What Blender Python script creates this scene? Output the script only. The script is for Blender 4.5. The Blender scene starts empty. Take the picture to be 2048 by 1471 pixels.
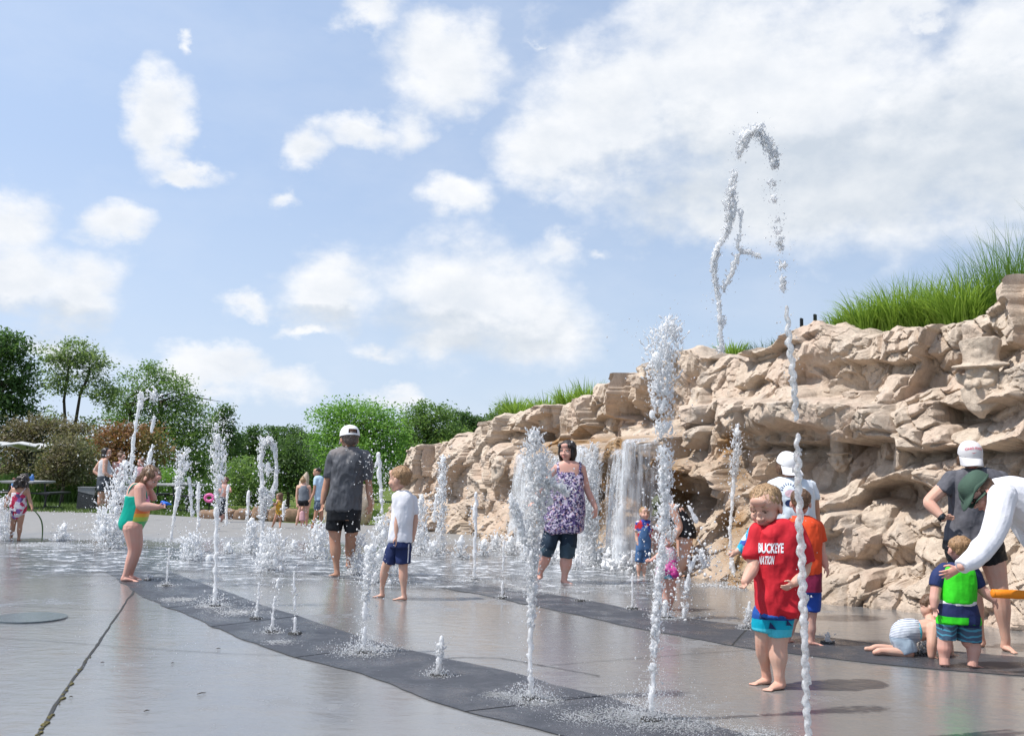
import bpy, bmesh, math, random
import numpy as np
from mathutils import Vector, Matrix, Euler
from mathutils.bvhtree import BVHTree

SC = bpy.context.scene
COL = SC.collection
R = math.radians
random.seed(7)
rng = np.random.default_rng(11)

# ------------------------------------------------------------------ camera
FPX, CX, CY = 1900.0, 1024.0, 735.5          # focal length and centre in photo pixels
CAM_H, PITCH, ROLL = 1.2, 6.44, 1.3
cp, sp = math.cos(R(PITCH)), math.sin(R(PITCH))
_f = np.array([0, cp, sp]); _r0 = np.array([1.0, 0, 0]); _u0 = np.array([0, -sp, cp])
CR = math.cos(R(ROLL)) * _r0 + math.sin(R(ROLL)) * _u0
CU = -math.sin(R(ROLL)) * _r0 + math.cos(R(ROLL)) * _u0
CF = _f
EYE = np.array([0, 0, CAM_H])
cam_d = bpy.data.cameras.new('camera'); cam = bpy.data.objects.new('camera', cam_d); COL.objects.link(cam)
cam_d.sensor_width = 36.0; cam_d.lens = 36.0 * FPX / 2048.0
cam_d.clip_start = 0.05; cam_d.clip_end = 3000
cam.matrix_world = Matrix(((CR[0], CU[0], -CF[0], EYE[0]), (CR[1], CU[1], -CF[1], EYE[1]), (CR[2], CU[2], -CF[2], EYE[2]), (0, 0, 0, 1)))
SC.camera = cam

# ------------------------------------------------------------------ light
SUN_EL = 58.0
SUN_DIR = Vector((-1.0, -0.32, 0)).normalized() * math.cos(R(SUN_EL)) + Vector((0, 0, math.sin(R(SUN_EL))))
sun_d = bpy.data.lights.new('sun', 'SUN'); sun_d.energy = 3.9; sun_d.angle = R(0.5); sun_d.color = (1, 0.955, 0.9)
sun = bpy.data.objects.new('sun', sun_d); COL.objects.link(sun)
sun.rotation_euler = SUN_DIR.to_track_quat('Z', 'Y').to_euler()
SC.view_settings.view_transform = 'Standard'; SC.view_settings.look = 'None'
SC.view_settings.exposure = 0.45; SC.view_settings.gamma = 1.0; SC.view_settings.use_curve_mapping = False
SC.render.engine = 'CYCLES'
SC.cycles.use_denoising = True
SC.cycles.max_bounces = 10; SC.cycles.transmission_bounces = 8; SC.cycles.transparent_max_bounces = 16
SC.cycles.caustics_reflective = False; SC.cycles.caustics_refractive = False
SC.cycles.sample_clamp_indirect = 6.0

# ------------------------------------------------------------------ helpers
def ray(x, y):
    return CF + CR * ((x - CX) / FPX) + CU * ((CY - y) / FPX)
def at(x, y, Y):
    d = ray(x, y); return EYE + d * (Y / d[1])
def gp(x, y, z=0.0):
    d = ray(x, y); return EYE + d * ((z - CAM_H) / d[2])
def proj(P):
    P = np.asarray(P) - EYE
    w = P @ CF
    return CX + FPX * (P @ CR) / w, CY - FPX * (P @ CU) / w

def _hash(ix, iy, iz, seed):
    h = (ix.astype(np.int64) * 374761393 + iy.astype(np.int64) * 668265263 + iz.astype(np.int64) * 2147483647 + seed * 974634777) & 0xFFFFFFFF
    h = ((h ^ (h >> 13)) * 1274126177) & 0xFFFFFFFF
    h = ((h ^ (h >> 16)) * 2246822519) & 0xFFFFFFFF
    h = h ^ (h >> 15)
    return (h & 0xFFFFFF) / float(0xFFFFFF)
def vnoise(P, seed=0):
    P = np.asarray(P, float); i = np.floor(P).astype(np.int64); f = P - i; f = f * f * f * (f * (f * 6 - 15) + 10)
    out = 0
    for dx in (0, 1):
        for dy in (0, 1):
            for dz in (0, 1):
                w = (f[..., 0] if dx else 1 - f[..., 0]) * (f[..., 1] if dy else 1 - f[..., 1]) * (f[..., 2] if dz else 1 - f[..., 2])
                out = out + w * _hash(i[..., 0] + dx, i[..., 1] + dy, i[..., 2] + dz, seed)
    return out * 2 - 1
def fbm(P, octv=4, seed=0, gain=0.5):
    P = np.asarray(P, float); a, s, o = 1.0, 1.0, 0
    for k in range(octv):
        o = o + a * vnoise(P * s + 17.3 * k, seed + k); a *= gain; s *= 2.03
    return o

def new_mesh(name, V, F, smooth=False):
    """V (n,3); F list of arrays of equal-length faces or ragged list"""
    me = bpy.data.meshes.new(name)
    V = np.asarray(V, np.float32)
    if isinstance(F, np.ndarray): F = [F]
    if len(F) and not isinstance(F[0], np.ndarray):
        me.from_pydata([tuple(map(float, v)) for v in V], [], [tuple(map(int, f)) for f in F])
    else:
        F = [f for f in F if len(f)]
        loops = np.concatenate([f.ravel() for f in F]).astype(np.int32)
        tot = np.concatenate([np.full(len(f), f.shape[1], np.int32) for f in F])
        st = np.concatenate([[0], np.cumsum(tot)[:-1]]).astype(np.int32)
        me.vertices.add(len(V)); me.vertices.foreach_set('co', V.ravel())
        me.loops.add(len(loops)); me.loops.foreach_set('vertex_index', loops)
        me.polygons.add(len(tot)); me.polygons.foreach_set('loop_start', st); me.polygons.foreach_set('loop_total', tot)
        me.update(calc_edges=True)
    if smooth: me.polygons.foreach_set('use_smooth', np.ones(len(me.polygons), bool))
    me.validate()
    return me
def tag(o, label=None, cat=None, group=None, kind=None):
    if label: o['label'] = label
    if cat: o['category'] = cat
    if group: o['group'] = group
    if kind: o['kind'] = kind
    return o
def link(name, me, m=None, parent=None, **k):
    o = bpy.data.objects.new(name, me); COL.objects.link(o)
    if m is not None:
        for mm in (m if isinstance(m, (list, tuple)) else [m]): me.materials.append(mm)
    if parent is not None:
        o.parent = parent
        if parent.parent is None: o.location = (0, 0, 0)
    return tag(o, **k)
def empty(name, loc, **k):
    o = bpy.data.objects.new(name, None); COL.objects.link(o); o.location = tuple(loc); o.empty_display_size = 0.2
    return tag(o, **k)
class Bag:
    """collects shapes into one mesh; world coordinates"""
    def __init__(s): s.V = []; s.F = []; s.n = 0
    def add(s, V, F):
        V = np.asarray(V, float); s.V.append(V); s.F += [tuple(int(i) + s.n for i in f) for f in F]; s.n += len(V); return s
    def box(s, c, d, rot=None):
        c = np.asarray(c, float); d = np.asarray(d, float) / 2
        V = np.array([[x, y, z] for x in (-1, 1) for y in (-1, 1) for z in (-1, 1)]) * d
        if rot is not None: V = V @ np.array(rot.to_3x3()).T
        return s.add(V + c, [(0, 1, 3, 2), (4, 6, 7, 5), (0, 4, 5, 1), (2, 3, 7, 6), (0, 2, 6, 4), (1, 5, 7, 3)])
    def tube(s, pts, rad, n=10, squash=None, caps=True):
        pts = [np.asarray(p, float) for p in pts]
        rad = [rad] * len(pts) if np.isscalar(rad) else rad
        V = []; k = len(pts); pu = None
        for i, p in enumerate(pts):
            t = pts[min(i + 1, k - 1)] - pts[max(i - 1, 0)]; t = t / (np.linalg.norm(t) + 1e-9)
            if pu is None:
                a = np.array([0, 1.0, 0]) if abs(t[1]) < .9 else np.array([1.0, 0, 0]); u = np.cross(t, a)
            else: u = pu - t * (pu @ t)
            u /= np.linalg.norm(u) + 1e-9; pu = u; v = np.cross(t, u)
            q = 1.0 if squash is None else squash
            for j in range(n):
                an = 2 * math.pi * j / n; V.append(p + rad[i] * (math.cos(an) * u + q * math.sin(an) * v))
        F = [(i * n + j, i * n + (j + 1) % n, (i + 1) * n + (j + 1) % n, (i + 1) * n + j) for i in range(k - 1) for j in range(n)]
        if caps: F += [tuple(range(n - 1, -1, -1)), tuple(range((k - 1) * n, k * n))]
        return s.add(V, F)
    def ell(s, c, r, M=None, nu=14, nv=9):
        V = [[0, 0, 1]]
        for i in range(1, nv):
            th = math.pi * i / nv
            for j in range(nu):
                ph = 2 * math.pi * j / nu; V.append([math.sin(th) * math.cos(ph), math.sin(th) * math.sin(ph), math.cos(th)])
        V.append([0, 0, -1]); V = np.array(V) * np.asarray(r, float)
        if M is not None: V = V @ np.asarray(M).T
        F = [(0, 1 + j, 1 + (j + 1) % nu) for j in range(nu)]
        for i in range(nv - 2):
            F += [(1 + i * nu + j, 1 + (i + 1) * nu + j, 1 + (i + 1) * nu + (j + 1) % nu, 1 + i * nu + (j + 1) % nu) for j in range(nu)]
        last = len(V) - 1; b = 1 + (nv - 2) * nu
        F += [(last, b + (j + 1) % nu, b + j) for j in range(nu)]
        return s.add(V + np.asarray(c, float), F)
    def mesh(s, name, smooth=True, org=None):
        V = np.concatenate(s.V)
        if org is not None: V = V - np.asarray(org)
        return new_mesh(name, V, s.F, smooth)
def remesh(bag, name, voxel, smooth_it=4, org=None, disp=None, fac=0.5):
    """union of the bag's shapes as one continuous surface"""
    me = bag.mesh(name + '_src', False)
    o = bpy.data.objects.new('tmp', me); COL.objects.link(o)
    md = o.modifiers.new('r', 'REMESH'); md.mode = 'VOXEL'; md.voxel_size = voxel
    if smooth_it:
        ms = o.modifiers.new('s', 'SMOOTH'); ms.factor = fac; ms.iterations = smooth_it
    dg = bpy.context.evaluated_depsgraph_get()
    out = bpy.data.meshes.new_from_object(o.evaluated_get(dg)); out.name = name
    bpy.data.objects.remove(o); bpy.data.meshes.remove(me)
    n = len(out.vertices)
    if n:
        V = np.empty(n * 3, np.float32); out.vertices.foreach_get('co', V); V = V.reshape(-1, 3).astype(float)
        if disp is not None:
            N = np.empty(n * 3, np.float32); out.vertices.foreach_get('normal', N); N = N.reshape(-1, 3)
            V = V + N * disp(V)[:, None]
        if org is not None: V = V - np.asarray(org)
        out.vertices.foreach_set('co', V.astype(np.float32).ravel())
        out.polygons.foreach_set('use_smooth', np.ones(len(out.polygons), bool)); out.update()
    return out

# ------------------------------------------------------------------ node helpers
class NT:
    def __init__(s, nt): s.nt = nt; s.N = nt.nodes; s.L = nt.links
    def n(s, typ, **k):
        nd = s.N.new(typ)
        for a, b in k.items():
            if a.startswith('i_'):
                key = a[2:]; key = int(key) if key.isdigit() else key.replace('_', ' ')
                s.set(nd.inputs[key], b)
            else: setattr(nd, a, b)
        return nd
    def set(s, inp, b):
        if isinstance(b, bpy.types.NodeSocket): s.L.new(b, inp)
        elif isinstance(b, bpy.types.Node): s.L.new(b.outputs[0], inp)
        else: inp.default_value = b
    def math(s, op, a, b=0.0, c=0.0, clamp=False):
        nd = s.N.new('ShaderNodeMath'); nd.operation = op; nd.use_clamp = clamp
        s.set(nd.inputs[0], a); s.set(nd.inputs[1], b)
        if op in ('SMOOTH_MIN', 'MULTIPLY_ADD', 'SMOOTH_MAX'): s.set(nd.inputs[2], c)
        return nd.outputs[0]
    def mix(s, f, a, b, blend='MIX'):
        nd = s.N.new('ShaderNodeMix'); nd.data_type = 'RGBA'; nd.blend_type = blend
        s.set(nd.inputs[0], f); s.set(nd.inputs[6], a); s.set(nd.inputs[7], b)
        return nd.outputs[2]
    def rng(s, v, a, b, c=0.0, d=1.0, smooth=False):
        nd = s.N.new('ShaderNodeMapRange'); nd.clamp = True
        if smooth: nd.interpolation_type = 'SMOOTHSTEP'
        s.set(nd.inputs[0], v); nd.inputs[1].default_value = a; nd.inputs[2].default_value = b
        s.set(nd.inputs[3], c); s.set(nd.inputs[4], d)
        return nd.outputs[0]
    def noise(s, vec, scale, detail=4, rough=0.55, dist=0.0, out=0):
        nd = s.N.new('ShaderNodeTexNoise'); nd.inputs['Scale'].default_value = scale; nd.inputs['Detail'].default_value = detail
        nd.inputs['Roughness'].default_value = rough; nd.inputs['Distortion'].default_value = dist
        if vec is not None: s.set(nd.inputs['Vector'], vec)
        return nd.outputs[out]
    def bump(s, h, strength=0.3, dist=0.01, nrm=None):
        nd = s.N.new('ShaderNodeBump'); nd.inputs['Strength'].default_value = strength; nd.inputs['Distance'].default_value = dist
        s.set(nd.inputs['Height'], h)
        if nrm is not None: s.set(nd.inputs['Normal'], nrm)
        return nd.outputs[0]
    def obj(s): return s.N.new('ShaderNodeTexCoord').outputs['Object']
    def scale(s, v, sc):
        nd = s.N.new('ShaderNodeMapping'); s.set(nd.inputs[0], v); nd.inputs['Scale'].default_value = sc; return nd.outputs[0]
def material(name):
    m = bpy.data.materials.new(name); m.use_nodes = True
    t = NT(m.node_tree); b = m.node_tree.nodes['Principled BSDF']
    return m, t, b
def rgba(c): return (c[0], c[1], c[2], 1.0)
def srgb(r, g, b):
    f = lambda v: ((v / 255 + 0.055) / 1.055) ** 2.4 if v > 10 else v / 255 / 12.92
    return (f(r), f(g), f(b))
def simple(name, col, rough=0.6, var=0.15, scale=15, bump=0.0, bscale=80, bdist=0.004, spec=0.5, sss=0.0, sheen=0.0):
    m, t, b = material(name)
    oc = t.obj()
    v = t.noise(oc, scale, 4)
    lo = rgba([c * (1 - var) for c in col]); hi = rgba([min(1, c * (1 + var)) for c in col])
    b.inputs['Base Color'].default_value = rgba(col)
    t.set(b.inputs['Base Color'], t.mix(t.rng(v, .3, .7), lo, hi))
    b.inputs['Roughness'].default_value = rough
    b.inputs['Specular IOR Level'].default_value = spec
    if sss:
        b.inputs['Subsurface Weight'].default_value = sss; b.inputs['Subsurface Radius'].default_value = (.02, .008, .004); b.inputs['Subsurface Scale'].default_value = 0.5
    if sheen: b.inputs['Sheen Weight'].default_value = sheen
    if bump: t.set(b.inputs['Normal'], t.bump(t.noise(oc, bscale, 5), bump, bdist))
    return m

# ------------------------------------------------------------------ world: sky and clouds
W = bpy.data.worlds.new('World'); SC.world = W; W.use_nodes = True
t = NT(W.node_tree)
for nd in list(W.node_tree.nodes): W.node_tree.nodes.remove(nd)
sky = t.n('ShaderNodeTexSky', sky_type='NISHITA', sun_disc=False)
sky.sun_elevation = R(SUN_EL); sky.sun_rotation = math.atan2(SUN_DIR.x, SUN_DIR.y)
sky.air_density = 1.0; sky.dust_density = 1.6; sky.ozone_density = 1.6; sky.altitude = 100
D = t.n('ShaderNodeTexCoord').outputs['Generated']
def vsub(a, k):
    nd = t.n('ShaderNodeVectorMath', operation='MULTIPLY_ADD'); t.set(nd.inputs[0], a); nd.inputs[1].default_value = (k, k, k); nd.inputs[2].default_value = (-k / 2, -k / 2, -k / 2); return nd.outputs[0]
def vadd(a, b):
    nd = t.n('ShaderNodeVectorMath', operation='ADD'); t.set(nd.inputs[0], a); t.set(nd.inputs[1], b); return nd.outputs[0]
DS = t.scale(D, (1, 1, 1.5))
warp = vadd(D, vadd(vsub(t.noise(DS, 9, 3, .6, out=1), 0.07), vsub(t.noise(DS, 34, 4, .65, out=1), 0.03)))
CLOUDS = [  # photo x, y, half width, half height, fullness
    (1110, 300, 120, 62, 1), (1230, 240, 160, 110, 1.1), (1420, 200, 200, 150, 1.12), (1600, 250, 230, 160, 1.12), (1800, 310, 230, 130, 1.1),
    (1990, 260, 150, 170, 1), (1400, 400, 150, 75, 1), (1680, 375, 300, 80, 1.1), (1990, 90, 110, 100, .95), (1735, 45, 95, 48, .9), (1850, 20, 90, 30, .8),
    (320, 262, 42, 66, 1), (365, 322, 66, 22, .9), (620, 296, 48, 40, 1), (720, 262, 95, 34, .75), (825, 250, 62, 70, .7), (885, 120, 100, 62, 1),
    (720, 0, 75, 34, .8), (905, 385, 64, 52, .9), (8, 450, 74, 56, 1), (240, 450, 72, 36, .95), (30, 555, 90, 62, 1), (160, 580, 80, 70, 1),
    (640, 590, 92, 70, 1), (490, 612, 54, 26, .9), (960, 600, 190, 100, 1), (1080, 660, 130, 70, .95), (900, 680, 110, 40, .9), (600, 672, 66, 16, .75),
    (430, 745, 110, 36, .95), (560, 775, 95, 36, .95), (800, 795, 62, 22, .85), (1110, 500, 72, 46, .6), (565, 410, 36, 26, .6), (1200, 495, 50, 26, .35),
    (90, 690, 150, 46, .7), (380, 65, 16, 32, .5), (1080, 100, 60, 16, .35), (760, 700, 100, 30, .5)]
dens = None
for (x, y, rx, ry, k) in CLOUDS:
    c = Vector(ray(x, y)).normalized(); e1 = Vector((c.y, -c.x, 0)).normalized(); e2 = e1.cross(c)
    M = Matrix((e1, e2, c)).transposed()
    mp = t.n('ShaderNodeMapping', vector_type='TEXTURE'); t.set(mp.inputs[0], warp)
    mp.inputs[1].default_value = c; mp.inputs[2].default_value = M.to_euler()
    g = 1.16 / 1900 / (1 + ((x - CX) ** 2 + (y - CY) ** 2) / 1900 ** 2) ** 0.5
    mp.inputs[3].default_value = (rx * g, ry * g, 0.4)
    ln = t.n('ShaderNodeVectorMath', operation='LENGTH'); t.set(ln.inputs[0], mp.outputs[0])
    v = t.math('ADD', ln.outputs['Value'], 1 - k) if k != 1 else ln.outputs['Value']
    dens = v if dens is None else t.math('SMOOTH_MIN', dens, v, 0.28)
n1 = t.noise(DS, 10, 8, .58)
n2 = t.noise(vadd(DS, tuple(SUN_DIR * 0.026)), 10, 8, .58)
d1 = t.math('ADD', t.math('SUBTRACT', 1.0, dens), t.math('MULTIPLY', t.math('SUBTRACT', n1, .5), 1.75))
cov = t.rng(d1, -0.34, 0.62, 0, 1, True)
# generic clouds everywhere the photograph does not show
back = t.n('ShaderNodeSeparateXYZ'); t.set(back.inputs[0], D)
gen = t.rng(t.noise(DS, 3.2, 7, .6), .52, .72, 0, .8, True)
gen = t.math('MULTIPLY', gen, t.rng(back.outputs[1], 0.45, 0.75, 1, 0.0))
wisp = t.math('MULTIPLY', t.rng(t.noise(t.scale(D, (1, 1, 2.2)), 5, 6, .6), .42, .8), 0.2)
cov = t.math('MAXIMUM', cov, t.math('MAXIMUM', gen, wisp))
relief = t.rng(t.math('SUBTRACT', n1, n2), -0.16, 0.16, 0.0, 1.0)
under = None   # the shaded undersides of the larger clouds
for (x, y, rx, ry) in [(1480, 400, 270, 70), (1760, 395, 300, 75), (1990, 340, 170, 110), (1640, 330, 260, 70), (980, 690, 190, 44), (110, 640, 150, 34), (640, 645, 90, 24), (840, 640, 90, 30)]:
    c = Vector(ray(x, y)).normalized(); e1 = Vector((c.y, -c.x, 0)).normalized(); e2 = e1.cross(c); mp = t.n('ShaderNodeMapping', vector_type='TEXTURE'); t.set(mp.inputs[0], warp)
    mp.inputs[1].default_value = c; mp.inputs[2].default_value = Matrix((e1, e2, c)).transposed().to_euler(); mp.inputs[3].default_value = (rx * 1.3 / 1900, ry * 1.3 / 1900, .4)
    ln = t.n('ShaderNodeVectorMath', operation='LENGTH'); t.set(ln.inputs[0], mp.outputs[0]); under = ln.outputs['Value'] if under is None else t.math('SMOOTH_MIN', under, ln.outputs['Value'], .3)
thick = t.math('MAXIMUM', t.math('MULTIPLY', t.rng(d1, 0.3, 1.2, 0, 1), .45), t.rng(t.math('ADD', under, t.math('MULTIPLY', t.math('SUBTRACT', n1, .5), 1.2)), .3, 1.25, 1, 0, True))
lit = t.mix(relief, (7.6, 8.0, 8.6, 1), (9.3, 9.4, 9.6, 1))
grey = t.mix(relief, (5.7, 6.35, 7.2, 1), (7.3, 7.7, 8.2, 1))
ccol = t.mix(thick, lit, grey)
horiz = t.rng(back.outputs[2], 0.0, 0.3, 0.55, 0.0)
pale = t.mix(t.rng(back.outputs[0], -.5, .6, .70, .36), sky.outputs[0], (5.7, 7.35, 10.3, 1))
base = t.mix(horiz, pale, (7.0, 7.9, 8.9, 1))
fin = t.mix(cov, base, ccol)
bg = t.n('ShaderNodeBackground'); t.set(bg.inputs[0], fin); bg.inputs[1].default_value = 0.081
wo = t.n('ShaderNodeOutputWorld'); t.L.new(bg.outputs[0], wo.inputs[0])
# ------------------------------------------------------------------ ground
def sheet(name, pts, z, m, parent=None, **k):
    me = new_mesh(name, [(p[0], p[1], z) for p in pts], [tuple(range(len(pts)))])
    return link(name, me, m, parent, **k)
# wet concrete
M_CONC, t, b = material('wet_concrete')
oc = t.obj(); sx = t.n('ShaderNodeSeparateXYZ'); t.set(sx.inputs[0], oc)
big = t.noise(oc, .9, 5, .6); mid = t.noise(oc, 5, 5, .6); fine = t.noise(oc, 160, 3, .7)
dry = t.rng(t.math('ADD', sx.outputs[1], t.math('MULTIPLY', t.math('SUBTRACT', big, .5), 5)), 15.5, 17.5)
wet = t.math('MULTIPLY', t.rng(t.math('ADD', big, t.math('MULTIPLY', mid, .45)), .53, .66), t.math('SUBTRACT', 1.0, dry))
cw = t.mix(t.rng(big, .35, .65), (.21, .218, .23, 1), (.265, .262, .254, 1))
cw = t.mix(t.math('MULTIPLY', t.rng(t.math('ADD', sx.outputs[0], t.math('MULTIPLY', t.math('SUBTRACT', mid, .5), 3)), -3.5, 2.0), .22), cw, (.205, .182, .155, 1))  # browner towards the wall: dirt build-up, with the rock's reflection painted in
cd = t.mix(t.rng(mid, .35, .65), (.235, .228, .215, 1), (.285, .275, .26, 1))
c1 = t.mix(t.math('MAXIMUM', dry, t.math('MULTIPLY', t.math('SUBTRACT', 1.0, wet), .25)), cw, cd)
c1 = t.mix(t.math('MULTIPLY', t.rng(t.noise(oc, 2.3, 6, .7), .56, .75), .4), c1, (.24, .17, .10, 1))
c1 = t.mix(t.rng(fine, .3, .7, .0, .42), c1, (.09, .085, .08, 1))
c1 = t.mix(t.math('MULTIPLY', t.rng(t.noise(oc, 34, 3, .6), .66, .72), .5), c1, (.07, .065, .06, 1))
c1 = t.mix(t.math('MULTIPLY', wet, .12), c1, (.10, .098, .095, 1))
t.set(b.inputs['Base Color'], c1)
ro = t.rng(wet, 0, 1, .42, .05); ro = t.mix(dry, ro, (.7, .7, .7, 1)); t.set(b.inputs['Roughness'], ro)
b.inputs['Specular IOR Level'].default_value = 0.8
rip = t.noise(t.scale(oc, (1, 1.5, 1)), 7, 4, .55)
bn = t.bump(fine, .18, .0035); bn = t.bump(rip, .22, .02, bn); t.set(b.inputs['Normal'], bn)
# dark textured paving
M_DARK, t, b = material('dark_textured_paving')
oc = t.obj(); g = t.noise(oc, 220, 4, .75); bgn = t.noise(oc, 2.5, 5, .6)
c = t.mix(t.rng(g, .35, .7), (.020, .022, .027, 1), (.085, .09, .105, 1)); t.set(b.inputs['Base Color'], t.mix(t.rng(bgn, .45, .7, 0, .5), c, (.085, .09, .105, 1)))
t.set(b.inputs['Roughness'], t.rng(bgn, .42, .62, .5, .10)); t.set(b.inputs['Normal'], t.bump(g, .55, .006)); b.inputs['Specular IOR Level'].default_value = .45
M_JOINT = simple('dark_joint', (.03, .03, .028), .7, .4, 40, .5, 60)
# lawn
M_LAWN, t, b = material('lawn'); oc = t.obj()
t.set(b.inputs['Base Color'], t.mix(t.rng(t.noise(oc, .35, 6, .65), .35, .65), (.085, .13, .028, 1), (.15, .19, .045, 1))); b.inputs['Roughness'].default_value = .8
t.set(b.inputs['Normal'], t.bump(t.noise(oc, 25, 5, .7), .8, .05)); b.inputs['Specular IOR Level'].default_value = .1

sheet('lawn', [(-700, -300), (700, -300), (700, 1500), (-700, 1500)], -0.03, M_LAWN, kind='structure')
edge = [gp(-1500, 975), gp(-900, 992), gp(-400, 1008), gp(0, 1018), gp(200, 1022), gp(400, 1034), gp(600, 1046), gp(740, 1050), gp(900, 1040)]
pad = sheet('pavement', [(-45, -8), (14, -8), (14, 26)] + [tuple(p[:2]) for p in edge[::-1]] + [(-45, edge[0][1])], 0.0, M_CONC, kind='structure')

def interp(pl, n):
    pl = np.array(pl, float); d = np.r_[0, np.cumsum(np.hypot(*np.diff(pl, axis=0).T))]; d /= d[-1]
    tt = np.linspace(0, 1, n); return np.c_[np.interp(tt, d, pl[:, 0]), np.interp(tt, d, pl[:, 1])]
def smoothline(P, it=3):
    P = P.copy()
    for _ in range(it): P[1:-1] = P[1:-1] * .5 + (P[:-2] + P[2:]) * .25
    return P
def band(name, Lp, Rp, cuts, **k):
    A = smoothline(interp([gp(*p)[:2] for p in Lp], 120)); B = smoothline(interp([gp(*p)[:2] for p in Rp], 120))
    jit = lambda n, s: (fbm(np.c_[np.arange(n) * .35, np.zeros(n), np.zeros(n) + s], 3) * .034)
    A[:, 0] += jit(120, 3.1); B[:, 0] += jit(120, 8.4)
    def strip(nm, i0, i1, z, h, m, par):
        a, c = A[i0:i1 + 1], B[i0:i1 + 1]; n = len(a)
        V = np.r_[np.c_[a, np.full(n, z)], np.c_[c, np.full(n, z)], np.c_[a, np.full(n, z - h)], np.c_[c, np.full(n, z - h)]]
        F = [(i, n + i, n + i + 1, i + 1) for i in range(n - 1)] + [(2 * n + i, i, i + 1, 2 * n + i + 1) for i in range(n - 1)] + [(n + i, 3 * n + i, 3 * n + i + 1, n + i + 1) for i in range(n - 1)]
        F += [(0, 2 * n, 3 * n, n), (n - 1, 2 * n - 1, 4 * n - 1, 3 * n - 1)]
        return link(nm, new_mesh(nm, V, F), m, par)
    root = strip(name, 0, 119, 0.003, .02, M_JOINT, None); tag(root, **k)
    cu = [0] + cuts + [119]
    for i0, i1 in zip(cu[:-1], cu[1:]):
        o = strip('paving_panel', i0, i1, 0.006, .004, M_DARK, root)
        # shrink ends to leave a recessed joint
        me = o.data; n = i1 - i0 + 1
        co = np.empty(len(me.vertices) * 3, np.float32); me.vertices.foreach_get('co', co); co = co.reshape(-1, 3)
        for blk in range(4):
            s = blk * n
            e = co[s + 1] - co[s]; co[s] += e * min(.5, .009 / np.linalg.norm(e)); e = co[s + n - 2] - co[s + n - 1]; co[s + n - 1] += e * min(.5, .009 / np.linalg.norm(e))
        me.vertices.foreach_set('co', co.ravel()); me.update()
    return root
band('dark_paving_band', [(140, 1108), (185, 1124), (225, 1152), (265, 1178), (310, 1204), (380, 1233), (460, 1268), (560, 1305), (690, 1340), (800, 1375), (870, 1400), (960, 1430), (1140, 1475), (1330, 1530), (1800, 1700)],
     [(190, 1097), (300, 1117), (345, 1145), (395, 1163), (450, 1182), (520, 1208), (620, 1240), (700, 1268), (810, 1300), (870, 1312), (1000, 1338), (1130, 1375), (1280, 1412), (1520, 1475), (1750, 1545), (2200, 1660)],
     [55, 66, 80, 97], kind='structure')
band('dark_paving_band', [(330, 1112), (440, 1124), (560, 1140), (700, 1158), (830, 1166), (950, 1187), (1050, 1208), (1150, 1228), (1300, 1262), (1400, 1280), (1500, 1296), (1600, 1308), (1700, 1322), (1800, 1332), (1900, 1341), (1990, 1348), (2120, 1356), (2300, 1366)],
     [(330, 1098), (440, 1104), (560, 1112), (700, 1126), (830, 1144), (950, 1165), (1050, 1180), (1150, 1196), (1300, 1225), (1400, 1240), (1500, 1252), (1640, 1272), (1760, 1288), (1860, 1298), (1920, 1304), (1990, 1310), (2120, 1320), (2300, 1332)],
     [62, 92], kind='structure')

def crack(pts, w, nm='joint', m=M_JOINT, seed=1):
    P = interp([gp(*p)[:2] for p in pts], 60); T = np.gradient(P, axis=0); T /= np.linalg.norm(T, axis=1)[:, None] + 1e-9
    N = np.c_[-T[:, 1], T[:, 0]]
    ww = w * (.7 + .6 * np.abs(fbm(np.c_[np.arange(60) * .5, np.full(60, seed), np.zeros(60)], 3)))
    P = P + N * (fbm(np.c_[np.arange(60) * .3, np.full(60, seed * 3.3), np.zeros(60)], 3) * w * .35)[:, None]
    V = np.r_[np.c_[P + N * ww[:, None] / 2, np.full(60, .004)], np.c_[P - N * ww[:, None] / 2, np.full(60, .004)]]
    return link(nm, new_mesh(nm, V, [(i, 60 + i, 61 + i, i + 1) for i in range(59)]), m, pad)
crack([(268, 1180), (200, 1280), (150, 1352), (110, 1412), (70, 1480), (20, 1560)], .016)
crack([(-60, 1205), (60, 1212), (200, 1219), (362, 1222)], .006, seed=2)
crack([(-100, 1270), (100, 1282), (300, 1297), (460, 1307), (600, 1311)], .006, seed=3)
crack([(895, 1316), (925, 1314), (1000, 1316), (1060, 1326), (1200, 1352)], .010, seed=4)
crack([(600, 1160), (420, 1128)], .006, seed=5)
crack([(100, 1066), (190, 1052), (330, 1038)], .012, seed=6)
crack([(1100, 1330), (1400, 1306), (1560, 1296)], .005, seed=8)
# moss in the front joint
M_MOSS = simple('joint_moss', (.10, .085, .03), .9, .5, 60)
bg_ = Bag()
for k in range(46):
    f = random.random() ** .6; x = 200 + (60 - 200) * f; y = 1280 + (1495 - 1280) * f
    p = gp(x + random.uniform(-4, 4), y); r = random.uniform(.004, .012); bg_.ell((p[0], p[1], .004), (r, r * 1.5, r * .5), nu=6, nv=4)
mo = link('moss', bg_.mesh('moss'), M_MOSS, kind='stuff')
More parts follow.
